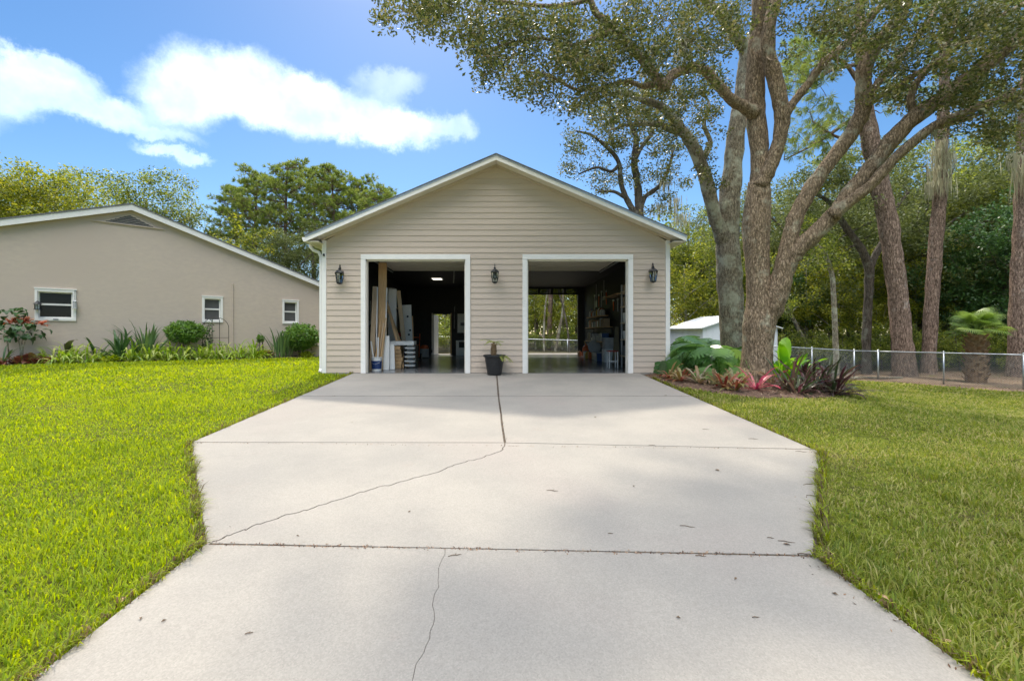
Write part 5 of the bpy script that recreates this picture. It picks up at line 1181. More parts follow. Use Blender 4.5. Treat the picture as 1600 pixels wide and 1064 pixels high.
gA = 'tall trees of the woods'; gB = 'yellow green young trees in the woods'; gS = 'shrubs at the foot of the woods'; gE = 'grey green oaks of the woods'
lA = 'tall mid green tree in the woods beyond the fence'; lB = 'yellow green young tree in the woods beyond the fence'; lS = 'low leafy shrub at the foot of the woods'; lE = 'grey green oak in the woods beyond the fence'
LA = ['tall green tree between garage wall and shed roof', 'tall green tree rising behind the lichen covered oak', 'tall green tree behind the leaning pine', 'tall green tree behind the mossy slender pine', 'tall green tree above the dense dark bush', 'tall green tree behind the pine beside the palm', 'tall green tree behind the dark forked oak', 'tall green tree past the end of the fence', 'tallest green tree above the cabbage palm, farthest back', 'tall green tree above the thin pale tree', 'very tall green tree between the leaning and mossy pines', 'very tall green tree over the pine by the palm']
LE = ['grey green oak left of the thin pale tree', 'grey green oak behind the fork of the dark oak', 'grey green oak between leaning pine and mossy pine', 'grey green oak over the dense dark bush', 'grey green oak behind the shed, nearest the garage', 'grey green oak behind the right stems of the live oak', 'grey green oak right of the pine by the palm', 'grey green oak seen between the two oak trunks']
LB = ['yellow green young tree beside the garage corner board', 'yellow green young tree behind the shed roof', 'yellow green young tree behind the live oak trunk', 'yellow green young tree left of the thin pale tree', 'yellow green young tree around the thin pale tree', 'yellow green young tree between forked oak and leaning pine', 'yellow green young tree between leaning and mossy pines', 'tall yellow green tree behind the dark forked oak', 'yellow green young tree right of the mossy pine', 'tall yellow green tree behind the right edge of the shed']
for i, (x, Y, s) in enumerate([(1085, 31, .8), (1150, 36, .9), (1400, 33, 1.05), (1480, 36, 1.25), (1560, 30, 1.15), (1650, 34, 1.2), (1330, 38, 1.0), (1720, 28, 1.1), (1520, 40, 1.5), (1300, 36, 1.2), (1440, 42, 1.45), (1600, 38, 1.45)]): place(A_, x, Y, LA[i], 'tree', gA, s, rr.uniform(0, 6))
for i, (x, Y, s) in enumerate([(1265, 29, 1.0), (1330, 30, .95), (1440, 28, 1.1), (1530, 33, 1.2), (1090, 35, .9), (1215, 34, 1.0), (1620, 26, 1.1), (1180, 40, 1.1)]): place(E_, x, Y, LE[i], 'tree', gE, s, rr.uniform(0, 6))
for i, (x, Y, s) in enumerate([(1075, 27, 1.0), (1110, 30, 1.1), (1190, 29, 1.1), (1260, 27, 1.0), (1310, 26, .95), (1370, 28, 1.1), (1430, 27, 1.0), (1340, 31, 1.2), (1500, 28, 1.0), (1240, 32, 1.2)]): place(B_, x, Y, LB[i], 'tree', gB, s, rr.uniform(0, 6))
place(D_, 1562, 24, 'large dense dark green bush behind the cabbage palm', 'bush', None, 1.12, 1.0)
place(D_, 1500, 26, 'dark green bush half hidden behind the mossy slender pine', 'bush', None, .8, 2.0)
place(D_, 1230, 28, 'dark green bush beside the white shed wall', 'bush', None, .8, 3.0)
place(D_, 1640, 22, 'dark green bush behind the thick pine by the palm', 'bush', None, 1.0, 4.2)
for (x, Y, s) in [(1232, 24, .9), (1262, 23.5, .8), (1290, 24.5, .9), (1325, 24, .8), (1345, 25, 1.0), (1378, 23.5, .8), (1400, 24.5, 1.0), (1432, 23, .8), (1470, 24, .9), (1500, 22.2, .8), (1548, 21.5, .8), (1572, 22.5, .8), (1610, 21, .8), (1072, 30, 1.0), (1052, 33, 1.2), (1640, 19, .8)]: place(S_, x, Y, lS, 'shrub', gS, s, rr.uniform(0, 6))
# woods seen through the garage, behind it
gG = 'trees seen through the garage'
for (X, Y, s) in [(2.2, 38, .8), (6.5, 36, .85), (4.0, 43, 1.0), (-2.0, 42, .9), (-5.5, 37, .75)]: place(A_, 0, Y, 'mid green tree behind the garage, seen through its bays', 'tree', gG, s, rr.uniform(0, 6), X=X)
for (X, Y, s) in [(3.0, 33, .8), (5.0, 34, .9), (1.6, 35, .9), (-3.6, 33, .9), (6.8, 31, .9)]: place(B_, 0, Y, 'yellow green young tree behind the garage, seen through its bays', 'tree', gG, s, rr.uniform(0, 6), X=X)
for (X, Y, s) in [(2.0, 31, .7), (3.6, 31.5, .6), (5.0, 30.5, .7), (-3.5, 28, .9), (-4.6, 29.5, 1.0), (-2.6, 30, .9)]: place(S_, 0, Y, 'low shrub behind the garage, seen through its bays', 'shrub', gG, s, rr.uniform(0, 6), X=X)
def bare(label, pts, mat, seed):
    x, y, r_, Y = pts[0]; p = W(x, y, Y); t = thing('tree_trunk', label, 'tree', (p.x, Y, gz(p.x, Y) - .03)); yb = HY + (EYE - gz(p.x, Y) + .08) * F / Y
    pts = [(x, yb, r_ * 1.2, Y)] + pts; limb_obj('trunk', limb_world(pts), mat, t, 9, 5, .04, seed)
bare('slim pale upright trunk behind the garage, beside the thick brown one', [(850, 548, 1.6, 29), (850, 510, 1.5, 29), (852, 480, 1.3, 29), (856, 440, 1.1, 29), (850, 380, .8, 29)], m_lichbark, 1)
bare('thick brown trunk behind the garage, seen through its open bays', [(858, 548, 4, 32), (859, 500, 3.8, 32), (861, 450, 3.6, 32), (864, 380, 3, 32)], m_pinebark, 2)
bare('pale leaning trunk behind the garage, seen through its open bays', [(868, 549, 2.6, 29.5), (873, 520, 2.3, 29.5), (879, 490, 2.0, 29.5), (880, 460, 1.6, 29.5), (884, 400, 1, 29.5)], m_lichbark, 3)
bare('dark slender trunk behind the garage, crossing the pale leaning one', [(890, 550, 1.6, 28.5), (886, 510, 1.4, 28.5), (880, 480, 1.3, 28.5), (873, 455, 1.2, 28.5), (868, 420, 1, 28.5)], m_darkbark, 4)
# woods behind the house
P_ = gen_pine('tall_pine', 61, 15, 3.4, 34)
Q_ = gen_pine('tall_pine', 62, 15.5, 3.0, 30)
lp = ['tall pine behind the house, nearest the house ridge', 'tall pine behind the house, crown touching the garage roof', 'tall pine behind the house between two other pines', 'tall pine behind the house, set farther back']
place(P_, 400, 44, lp[0], 'tree', 'pines behind the house', 1.08, .3); place(Q_, 448, 42, lp[2], 'tree', 'pines behind the house', 1.06, 1.7)
place(Q_, 520, 43, lp[3], 'tree', 'pines behind the house', 1.05, 4); place(P_, 560, 46, lp[1], 'tree', 'pines behind the house', 1.08, 2.2); place(P_, 595, 41, 'tall pine behind the garage roof slope, shortest of the pines', 'tree', 'pines behind the house', .92, 3.3); place(Q_, 370, 46, 'tall pine behind the pale feathery tree', 'tree', 'pines behind the house', 1.0, 2.9); place(Q_, 490, 48, 'tall pine behind the house, most distant of the pines', 'tree', 'pines behind the house', 1.15, 5)
Y1 = gen_tree('broad_tree', 63, 14, 6.5, m_leafyel, m_darkbark, 300, 95, .22, low=.35, trunk_r=.25)
Y2 = gen_tree('broad_tree', 64, 13, 5.2, m_leafmid, m_darkbark, 280, 95, .2, low=.3, trunk_r=.25)
place(Y1, 60, 40, 'broad yellow green tree above the left roof slope of the house', 'tree', None, 1.09, .4)
place(Y1, -60, 43, 'yellow green tree behind the low end of the house roof', 'tree', None, 1.1, 3.0)
place(Y2, 235, 41, 'rounded green tree behind the house ridge', 'tree', None, 1.12, 1.0)
place(E_, 290, 42, 'grey green oak behind the right roof slope of the house', 'tree', None, 1.02, 1.4)
place(B_, 375, 34, 'pale feathery green tree between house roof and pines', 'tree', None, 1.35, 1.0)
place(E_, 445, 36, 'grey mossy oak behind the house eave below the pines', 'tree', None, .72, 2.6)
place(E_, 490, 38, 'grey mossy oak beside the garage downspout below the pines', 'tree', None, .82, 5.0)
for (x, Y) in [(330, 36), (410, 33), (470, 34), (500, 31)]: place(S_, x, Y, 'low shrub behind the house beneath the pines', 'shrub', 'shrubs behind the house', 1.3, rr.uniform(0, 6))

def distant_woods():
    r = np.random.default_rng(81); C = []
    for (xa, xb, Ya, Yb, h, n) in ((12, 75, 44, 62, 15, 2300), (-12, 14, 48, 60, 9, 700), (-75, -12, 54, 66, 8, 1000)):
        x = r.uniform(xa, xb, n); y = r.uniform(Ya, Yb, n); top = h * (.75 + .25 * np.sin(x * .45) * np.cos(x * .21 + y * .3)); z = top * r.uniform(0, 1, n) ** .8
        C.append(np.stack([x, y, z - .3], 1))
    C = np.vstack(C); per = 26; P = np.repeat(C, per, 0) + unit(len(C) * per, r) * (r.uniform(0, 1, (len(C) * per, 1)) ** .5) * 1.25
    v, f, rv = leafquads(P, .42, .26, r); o = build_np('distant_woods', v, f, m_leafmid, None, rv); o['kind'] = 'stuff'; o['label'] = 'distant mass of green woods closing the horizon'
distant_woods()
# ------------------------------------------------------------------ shed
m_shed = pm('shed_metal', (.74, .76, .80), (.69, .71, .75), 3, .45)
m_shedroof = pm('shed_roof', (.80, .80, .80), (.74, .74, .75), 3, .4)
def shed():
    Yn = 22.0; c = W(1098, 520, Yn); x0 = c.x; x1 = W(1219, 520, Yn).x + .25; g0 = min(gz(x0, Yn), gz(x1, Yn)) + .04
    rot = R(8)
    t = thing('shed', 'white metal garden shed with low gable roof behind the oaks', 'shed', (x0, Yn, g0), rot)
    wd = x1 - x0; dp = 3.2; e = EYE + (HY - 512) * Yn / F - g0; pk = e + wd / 2 * .30
    w = MB().prism([(0, 0), (wd, 0), (wd, e), (wd / 2, pk), (0, e)], 0, .03); w.build('gable_wall', m_shed, t, local=True)
    w = MB().box(.0, .03, .031, dp, 0, e - .02).box(wd - .03, wd, .031, dp, 0, e - .02).box(.031, wd - .031, dp - .03, dp, 0, e - .02); w.build('side_wall', m_shed, t, local=True)
    for k in range(9):
        MB().box(-.012, -.001, .1 + k * .36, .13 + k * .36, .02, e - .05).build('wall_rib', m_shed, t, local=True)
    for k in range(11):
        xx = .18 + k * wd / 11.5; MB().box(xx, xx + .03, -.012, -.001, .02, e - .04).build('wall_rib', m_shed, t, local=True)
    for s in (0, 1):
        xe = -.18 if s == 0 else wd + .18; sl = (pk - e) / (wd / 2); ze = e - sl * .18
        MB().add([(xe, -.15, ze), (wd / 2, -.15, pk), (wd / 2, dp + .15, pk), (xe, dp + .15, ze), (xe, -.15, ze + .05), (wd / 2, -.15, pk + .05), (wd / 2, dp + .15, pk + .05), (xe, dp + .15, ze + .05)], [(0, 3, 2, 1), (4, 5, 6, 7), (0, 1, 5, 4), (1, 2, 6, 5), (2, 3, 7, 6), (3, 0, 4, 7)]).build('roof', m_shedroof, t, local=True)
shed()

# ------------------------------------------------------------------ chain link fence
m_wire = pm('fence_wire', (.40, .42, .42), (.33, .35, .35), 20, .5, metal=.6)
def fence(label, pts, posts, H=1.2, cell=.075, wr=.0048):
    """pts: polyline of ground points; posts: parameters along each run"""
    p0 = pts[0]; t = thing('wire_fence', label, 'fence', (p0[0], p0[1], gz(*p0)))
    wires = []
    tops = []
    for i in range(len(pts) - 1):
        a = Vector((*pts[i], 0)); b = Vector((*pts[i + 1], 0)); L = (b - a).length; d = (b - a) / L
        n = max(1, round(L / 2.6)) if posts is None else posts[i]
        za, zb = gz(a.x, a.y) + H, gz(b.x, b.y) + H
        top = lambda s: a + d * s + Vector((0, 0, za + (zb - za) * s / L))
        for k in range(n + (1 if i == len(pts) - 2 else 0)):
            p = top(L * k / n); g0 = gz(p.x, p.y); r_ = .034 if k == 0 else .026
            po = MB().tube([(p.x, p.y, g0 - .1), (p.x, p.y, p.z + .03)], r_, 10).build('post', m_metal, t, smooth=True)
            MB().lathe([(r_ + .006, 0), (r_ + .004, .02), (r_ * .5, .04), (.004, .05)], (p.x, p.y, p.z + .03), 10).build('post_cap', m_metal, po)
        q = [top(L * k / 8) for k in range(9)]; MB().tube(q, .022, 8).build('top_rail', m_metal, t, smooth=True)
        nv = int(L / cell); side = d.cross(Vector((0, 0, 1))).normalized() * wr
        for s in (1, -1):
            for k in range(-int(H / cell), nv + int(H / cell)):
                s0 = k * cell; s1 = s0 + s * (H - .06)
                lo, hi = 0.0, 1.0
                # clip to the run
                if s > 0: lo = max(lo, (0 - s0) / (s1 - s0)); hi = min(hi, (L - s0) / (s1 - s0))
                else: lo = max(lo, (L - s0) / (s1 - s0)); hi = min(hi, (0 - s0) / (s1 - s0))
                if hi - lo < .05: continue
                def pt(f):
                    ss = s0 + (s1 - s0) * f; p = a + d * ss; p.z = gz(p.x, p.y) + .03 + ((za + (zb - za) * ss / L - .01) - gz(p.x, p.y) - .03) * f; return p
                e, g = pt(lo), pt(hi); off = d * wr
                wires.append((e, g, off, side))
    mb = MB()
    for e, g, off, side in wires:
        mb.add([e - off, e + off, g + off, g - off], [(0, 1, 2, 3)]); mb.add([e - side, e + side, g + side, g - side], [(0, 1, 2, 3)])
    mb.build('wire_mesh', m_wire, t)['kind'] = 'stuff'
fence('grey chain link fence running along the woods past the oaks', [(22.8, 8.0), (18.05, 15.7), (16.0, 19.2), (15.55, 19.9), (11.9, 19.9)], [3, 2, 1, 2])
fence('low chain link fence across the yard behind the garage', [(-6, 27.2), (9.5, 27.2)], [6], 1.0, .12)
o = MB().tube([(0, 0, 0), (.9, .15, .02), (1.9, .1, .03), (2.9, .35, .0)], [.05, .06, .05, .04], 8).build('fallen_log', m_lichbark, smooth=True); q = gp(1262, 586); o.location = (q.x, 19.4, gz(q.x + 1.4, 19.4) + .04); props(o, 'pale fallen log lying at the foot of the fence', 'log')

# ------------------------------------------------------------------ mulch bed at the oak
m_mulch = pm('mulch', (.10, .055, .032), (.19, .115, .07), 22, .95, .9, 45, bdist=.03, c3=(.07, .04, .025), scale3=5)
BEDPX = [(1004, 586), (1022, 593), (1048, 602), (1090, 609), (1140, 617), (1185, 622), (1235, 623), (1290, 622), (1322, 616), (1318, 602), (1285, 592), (1240, 588), (1205, 584)]
BED = [(v.x, v.y) for v in (gp(*q) for q in BEDPX)] + [(9.3, 15.2), (4.66, 15.2), (4.66, 12.22)]
HBED = []
def inpoly(X, Y, poly):
    c = np.zeros(np.shape(X), bool); n = len(poly)
    for i in range(n):
        x1, y1 = poly[i]; x2, y2 = poly[(i + 1) % n]
        with np.errstate(divide='ignore', invalid='ignore'):
            c ^= ((y1 > Y) != (y2 > Y)) & (X < (x2 - x1) * (Y - y1) / (y2 - y1 + 1e-12) + x1)
    return c
def bed_mesh(name, poly, label, mat, seed, h=.035):
    r = np.random.default_rng(seed); st = .09; xs = np.arange(min(p[0] for p in poly) - .2, max(p[0] for p in poly) + .2, st); ys = np.arange(min(p[1] for p in poly) - .2, max(p[1] for p in poly) + .2, st)
    X, Y = np.meshgrid(xs, ys); X = X + r.normal(size=X.shape) * .02; Y = Y + r.normal(size=X.shape) * .02
    ins = inpoly(X, Y, poly); Z = G(X, Y) + np.where(ins, h + r.uniform(-.018, .018, X.shape), -.02)
    nx = len(xs); i = np.arange(len(ys) - 1)[:, None] * nx + np.arange(nx - 1)[None, :]; f = np.stack([i, i + 1, i + nx + 1, i + nx], -1).reshape(-1, 4)
    any_ = ins.ravel()[f].any(1); f = f[any_]; used = np.unique(f); mp = np.full(X.size, -1); mp[used] = np.arange(len(used))
    o = build_np(name, np.stack([X.ravel(), Y.ravel(), Z.ravel()], 1)[used], mp[f], mat); o['kind'] = 'structure'; o['label'] = label
    # loose chips
    n = 2600; px = r.uniform(xs[0], xs[-1], n * 3); py = r.uniform(ys[0], ys[-1], n * 3); k = inpoly(px, py, poly); px, py = px[k][:n], py[k][:n]
    c = np.stack([px, py, G(px, py) + h + .012], 1); v, f, rv = leafquads(c, .07, .025, r, 2.5); ch = build_np(name + '_chips', v, f, m_chip, None, rv); ch['kind'] = 'stuff'; ch['label'] = 'loose bark chips and dead leaves on ' + label
m_chip = leafmat('bark_chips', [(.07, .035, .02), (.16, .09, .055), (.30, .19, .12), (.38, .28, .19)], .05, .9)
bed_mesh('mulch_bed', BED, 'brown mulch bed around the live oak', m_mulch, 5)
hb = [hpt(x, .0) for x in (-160, 0, 120, 240, 360, 440, 500)]; hf = [hpt(x, o_) for x, o_ in ((500, .95), (440, 1.1), (360, 1.15), (240, 1.1), (120, 1.1), (0, 1.15), (-160, 1.1))]
HBED = [(p.x, p.y) for p in hb] + [(p.x, p.y) for p in hf]
bed_mesh('planting_bed', HBED, 'dark planting bed along the stucco house wall', m_soil, 6, .02)
# leaf litter outside the fence
FL = [(22.8, 8.4), (18.4, 15.6), (16.3, 19.3), (12, 20.3), (12, 23), (30, 23), (30, 8.4)]
m_litter = pm('leaf_litter', (.13, .085, .05), (.22, .15, .09), 18, .95, .8, 30, bdist=.03)
FLb = [(21.9, 8.6), (17.4, 15.2), (15.4, 18.8), (14.5, 19.3), (14.5, 23.5), (30, 23.5), (30, 8.6)]
bed_mesh('woodland_floor', FLb, 'brown leaf litter along the fence under the pines', m_litter, 7, .015)

# ------------------------------------------------------------------ leafy plants
def leaf_proto(kind, L=1.0, Wd=.1, arch=.4, n=7, fold=.2):
    """one leaf running out along +x from the origin, arching over"""
    mb = MB(); vs = []
    for i in range(n + 1):
        t = i / n
        if kind == 'strap': w = Wd * (.55 + .45 * math.sin(min(1, t * 1.6) * math.pi / 2)) * (1 - t ** 3) + .0015
        elif kind == 'paddle': w = Wd * (.12 + max(0.0, math.sin(math.pi * max(0, (t - .18) / .82))) ** .7) if t > .18 else Wd * .1
        else: w = Wd * math.sin(math.pi * min(.999, t * .94 + .03)) ** .8
        x = L * (t - arch * .35 * t * t * t); z = L * (.5 * math.sin(t * 1.9) * (1 - arch) + .62 * t * (1 - .2 * arch) - arch * 1.05 * t * t)
        vs.append([(x, -w / 2, z + abs(w) * fold), (x, 0, z), (x, w / 2, z + abs(w) * fold)])
    fs = []
    for i in range(n):
        a = i * 3; fs += [(a, a + 1, a + 4, a + 3), (a + 1, a + 2, a + 5, a + 4)]
    mb.v = [p for r_ in vs for p in r_]; mb.f = fs
    me = bpy.data.meshes.new('leaf'); me.from_pydata(mb.v, [], mb.f); me.polygons.foreach_set('use_smooth', [True] * len(mb.f)); me.update(); return me
def split_leaf(size=.45, lobes=6):
    """deeply cut leaf on a stalk"""
    mb = MB(); st = .75
    pts = [Vector((st * t * .75, 0, st * (1.15 * t - .35 * t * t))) for t in np.linspace(0, 1, 6)]; mb.tube(pts, [.014 - .001 * i for i in range(6)], 5)
    b = pts[-1]; s = size
    def P(u, v): return (b.x + u * s * .52 + .05 * abs(v) * s, v * s * .95, b.z - .72 * u * s - .3 * v * v * s + .05 * s)
    # midrib strip
    mid = [P(t, 0) for t in np.linspace(-.12, 1.0, 8)]
    for sg in (-1, 1):
        for k in range(lobes):
            u0 = -.1 + k * .165; wv = [.62, .74, .72, .62, .48, .32, .2][k]; du = .15; sweep = .05 + .06 * k
            a = P(u0, 0); c = P(u0 + du + .03, 0); m0 = P(u0 + sweep * .6 - .015, sg * wv * .55); m1 = P(u0 + du + sweep * .6 + .02, sg * wv * .55); t0 = P(u0 + sweep + .03, sg * wv * .96); t1 = P(u0 + du + sweep, sg * wv * .9)
            mb.add([a, c, m1, m0, t1, t0], [(0, 1, 2, 3), (3, 2, 4, 5)] if sg > 0 else [(3, 2, 1, 0), (5, 4, 2, 3)])
    tip = [P(.86, -.1), P(.86, .1), P(1.12, 0)]; mb.add(tip, [(0, 1, 2)])
    me = bpy.data.meshes.new('leaf'); me.from_pydata([tuple(v) for v in mb.v], [], mb.f); me.update(); return me
PROTO = {}
def leafset(key, mat, metas):
    ms = []
    for m in metas: m.materials.append(mat); ms.append(m)
    PROTO[key] = ms
def plant(name, label, cat, loc, key, n, s, tilt=(0, 50), group=None, spread=.05, seed=None, az=None, sq=1.0, zoff=0):
    r = random.Random(seed if seed is not None else hash((round(loc[0], 2), round(loc[1], 2))) & 0xffff)
    t = thing(name, label, cat, loc, group=group)
    for k in range(n):
        me = r.choice(PROTO[key]); o = link('leaf', me, t); a = k * 2.39996 + r.uniform(-.3, .3)
        if az is not None: a = r.uniform(*az)
        ti = R(r.uniform(*tilt)); sc = s * r.uniform(.72, 1.15)
        o.location = (math.cos(a) * spread * r.uniform(.2, 1), math.sin(a) * spread * r.uniform(.2, 1), r.uniform(0, .02) + zoff)
        o.rotation_euler = (r.uniform(-.2, .2), -ti, a); o.scale = (sc, sc, sc)
    return t
lm = lambda n, cols, tr=.35, ro=.4: leafmat(n, cols, tr, ro, attr=False, pscale=3, pamount=.15)
m_mon = lm('monstera_leaf', [(0.0616, 0.15, 0.0396), (0.106, 0.229, 0.0572), (0.185, 0.317, 0.088)], .4, .28)
leafset('monstera', m_mon, [split_leaf(.56), split_leaf(.48, 6)])
leafset('brom_red', lm('bromeliad_red', [(.22, .035, .03), (.30, .12, .06), (.22, .22, .06), (.34, .24, .13)], .3), [leaf_proto('strap', .46, .085, .3, 6, .2), leaf_proto('strap', .42, .08, .55, 6, .2)])
leafset('brom_pink', lm('bromeliad_pink', [(.45, .06, .09), (.55, .14, .17), (.60, .27, .26)], .3), [leaf_proto('strap', .48, .07, .25, 6, .2), leaf_proto('strap', .4, .07, .5, 6, .2)])
leafset('brom_olive', lm('bromeliad_olive', [(.20, .13, .05), (.34, .23, .12), (.16, .18, .06), (.42, .34, .24)], .3), [leaf_proto('strap', .44, .08, .3, 6, .2), leaf_proto('strap', .4, .075, .5, 6, .2)])
leafset('cordyline', lm('purple_strap', [(.04, .065, .025), (.06, .032, .028), (.10, .03, .036), (.055, .085, .034), (.15, .075, .065)], .3, .3), [leaf_proto('strap', .75, .085, .25, 7, .2), leaf_proto('strap', .7, .08, .5, 7, .2), leaf_proto('strap', .8, .075, .1, 7, .2)])
leafset('birdnest', lm('bright_paddle', [(.12, .32, .03), (.19, .42, .04), (.28, .52, .06)], .45, .35), [leaf_proto('paddle', .7, .2, .15, 8, .15), leaf_proto('paddle', .62, .2, .3, 8, .15)])
leafset('lily', lm('arching_strap', [(.16, .28, .03), (.26, .39, .04), (.38, .48, .08), (.55, .58, .26)], .45, .4), [leaf_proto('strap', .6, .045, .75, 8, .15), leaf_proto('strap', .55, .04, .95, 8, .15), leaf_proto('strap', .6, .04, .55, 8, .15)])
leafset('agave', lm('dark_strap', [(.035, .085, .026), (.065, .14, .04), (.11, .20, .055)], .2, .35), [leaf_proto('strap', .95, .10, .2, 7, .3), leaf_proto('strap', .9, .09, .4, 7, .3)])
leafset('snake', lm('upright_sword', [(.06, .12, .04), (.10, .18, .065), (.16, .25, .08)], .2, .4), [leaf_proto('strap', .95, .085, .0, 6, .2), leaf_proto('strap', .85, .08, .08, 6, .2)])
leafset('coleus', lm('copper_leaf', [(.10, .035, .02), (.20, .075, .04), (.26, .14, .05), (.10, .13, .03)], .3, .5), [leaf_proto('oval', .3, .13, .35, 6, .1), leaf_proto('oval', .26, .12, .6, 6, .1)])
leafset('limeleaf', lm('lime_leaf', [(.20, .28, .02), (.31, .38, .03), (.40, .44, .06)], .45, .4), [leaf_proto('oval', .26, .10, .4, 6, .1), leaf_proto('oval', .22, .09, .6, 6, .1)])
leafset('poin', lm('large_green_leaf', [(.03, .07, .022), (.05, .11, .035), (.08, .15, .05)], .3, .4), [leaf_proto('oval', .3, .16, .7, 6, .1), leaf_proto('oval', .26, .14, .9, 6, .1)])
leafset('bract', lm('coral_bract', [(.42, .12, .06), (.52, .19, .11), (.5, .26, .16)], .35, .5), [leaf_proto('oval', .24, .1, .4, 6, .1), leaf_proto('oval', .2, .09, .7, 6, .1)])
leafset('tiarm', lm('dark_paddle', [(.045, .035, .018), (.08, .10, .03)], .3, .4), [leaf_proto('paddle', .7, .16, .6, 8, .1)])

# --- by the oak
gm = 'split leaf philodendrons beside the garage corner'
mon = [(1066, 580, 15, 1.0), (1092, 586, 17, .95), (1120, 588, 17, .95), (1140, 582, 15, 1.0), (1080, 572, 18, 1.2), (1108, 574, 18, 1.25), (1058, 574, 14, 1.15), (1132, 574, 16, 1.2)]
ml = ['large split leaf plant against the garage corner board', 'large split leaf plant with big cut leaves hanging over the mulch', 'large split leaf plant left of the live oak trunk, front row', 'large split leaf plant touching the live oak trunk', 'tall split leaf plant at the back near the garage', 'tall split leaf plant at the back in the middle of the clump', 'small split leaf plant deep in the garage corner', 'tall split leaf plant in front of the lichen covered oak']
for i, (x, y, n, s) in enumerate(mon):
    q = gp(x, y + 4); plant('split_leaf_plant', ml[i], 'plant', (q.x, q.y, q.z + .02), 'monstera', n, s * .95, (-40, 38), gm, .16, 100 + i)
bl = [(1047, 594, 'brom_red', 13, 'red and yellow bromeliad nearest the garage corner'), (1064, 598, 'brom_red', 12, 'orange red bromeliad in the mulch, second from the garage'), (1092, 601, 'brom_olive', 13, 'cream and pink bromeliad below the split leaf plants'), (1120, 604, 'brom_olive', 10, 'dull green bromeliad between the cream one and the oak'), (1132, 610, 'brom_red', 11, 'rusty red bromeliad in the mulch, left of the oak trunk'), (1147, 604, 'brom_olive', 9, 'tan bromeliad close to the oak trunk'), (1150, 613, 'brom_red', 9, 'small red bromeliad at the front edge of the mulch'), (1181, 611, 'brom_pink', 14, 'bright pink bromeliad at the foot of the oak trunk'), (1206, 603, 'brom_red', 8, 'orange bromeliad half hidden right of the oak trunk')]
for i, (x, y, k, n, l) in enumerate(bl):
    q = gp(x, y); plant('bromeliad', l, 'bromeliad', (q.x, q.y, q.z + .03), k, n + 6, .98, (-38, 22), 'bromeliads in the mulch bed', .04, 200 + i)
cl = [(1232, 612, 'dark purple strap leaf plant at the left of its clump'), (1255, 606, 'dark purple strap leaf plant with the tallest upright leaves'), (1272, 614, 'dark purple strap leaf plant in the middle of its clump'), (1292, 613, 'dark purple strap leaf plant fanning toward the lawn'), (1245, 616, 'dark purple strap leaf plant at the front of its clump'), (1300, 618, 'low green and purple strap leaf plant at the lawn edge')]
for i, (x, y, l) in enumerate(cl):
    q = gp(x, y); plant('strap_leaf_plant', l, 'plant', (q.x, q.y, q.z + .02), 'cordyline', 46, .76 + .1 * (i == 1), (-58, 26), 'purple strap leaf plants by the oak', .16, 300 + i)
q = gp(1223, 602); plant('paddle_leaf_plant', 'bright green broad leaf plant between oak and purple plants', 'plant', (q.x, q.y, q.z), 'birdnest', 13, 1.15, (0, 42), None, .06, 401)
q = gp(1245, 600); plant('paddle_leaf_plant', 'smaller bright green plant behind the purple plants', 'plant', (q.x, q.y, q.z), 'birdnest', 11, 1.0, (-5, 40), None, .06, 402)
# dark pot by the shed
q = gp(1224, 577); t = thing('flower_pot', 'round black pot behind the fence by the shed', 'pot', (q.x, q.y, q.z)); MB().lathe([(.2, 0), (.3, .25), (.36, .55), (.34, .62), (.2, .66), (.0, .67)], (q.x, q.y, q.z), 18).build('body', m_plasticblack, t, smooth=True)

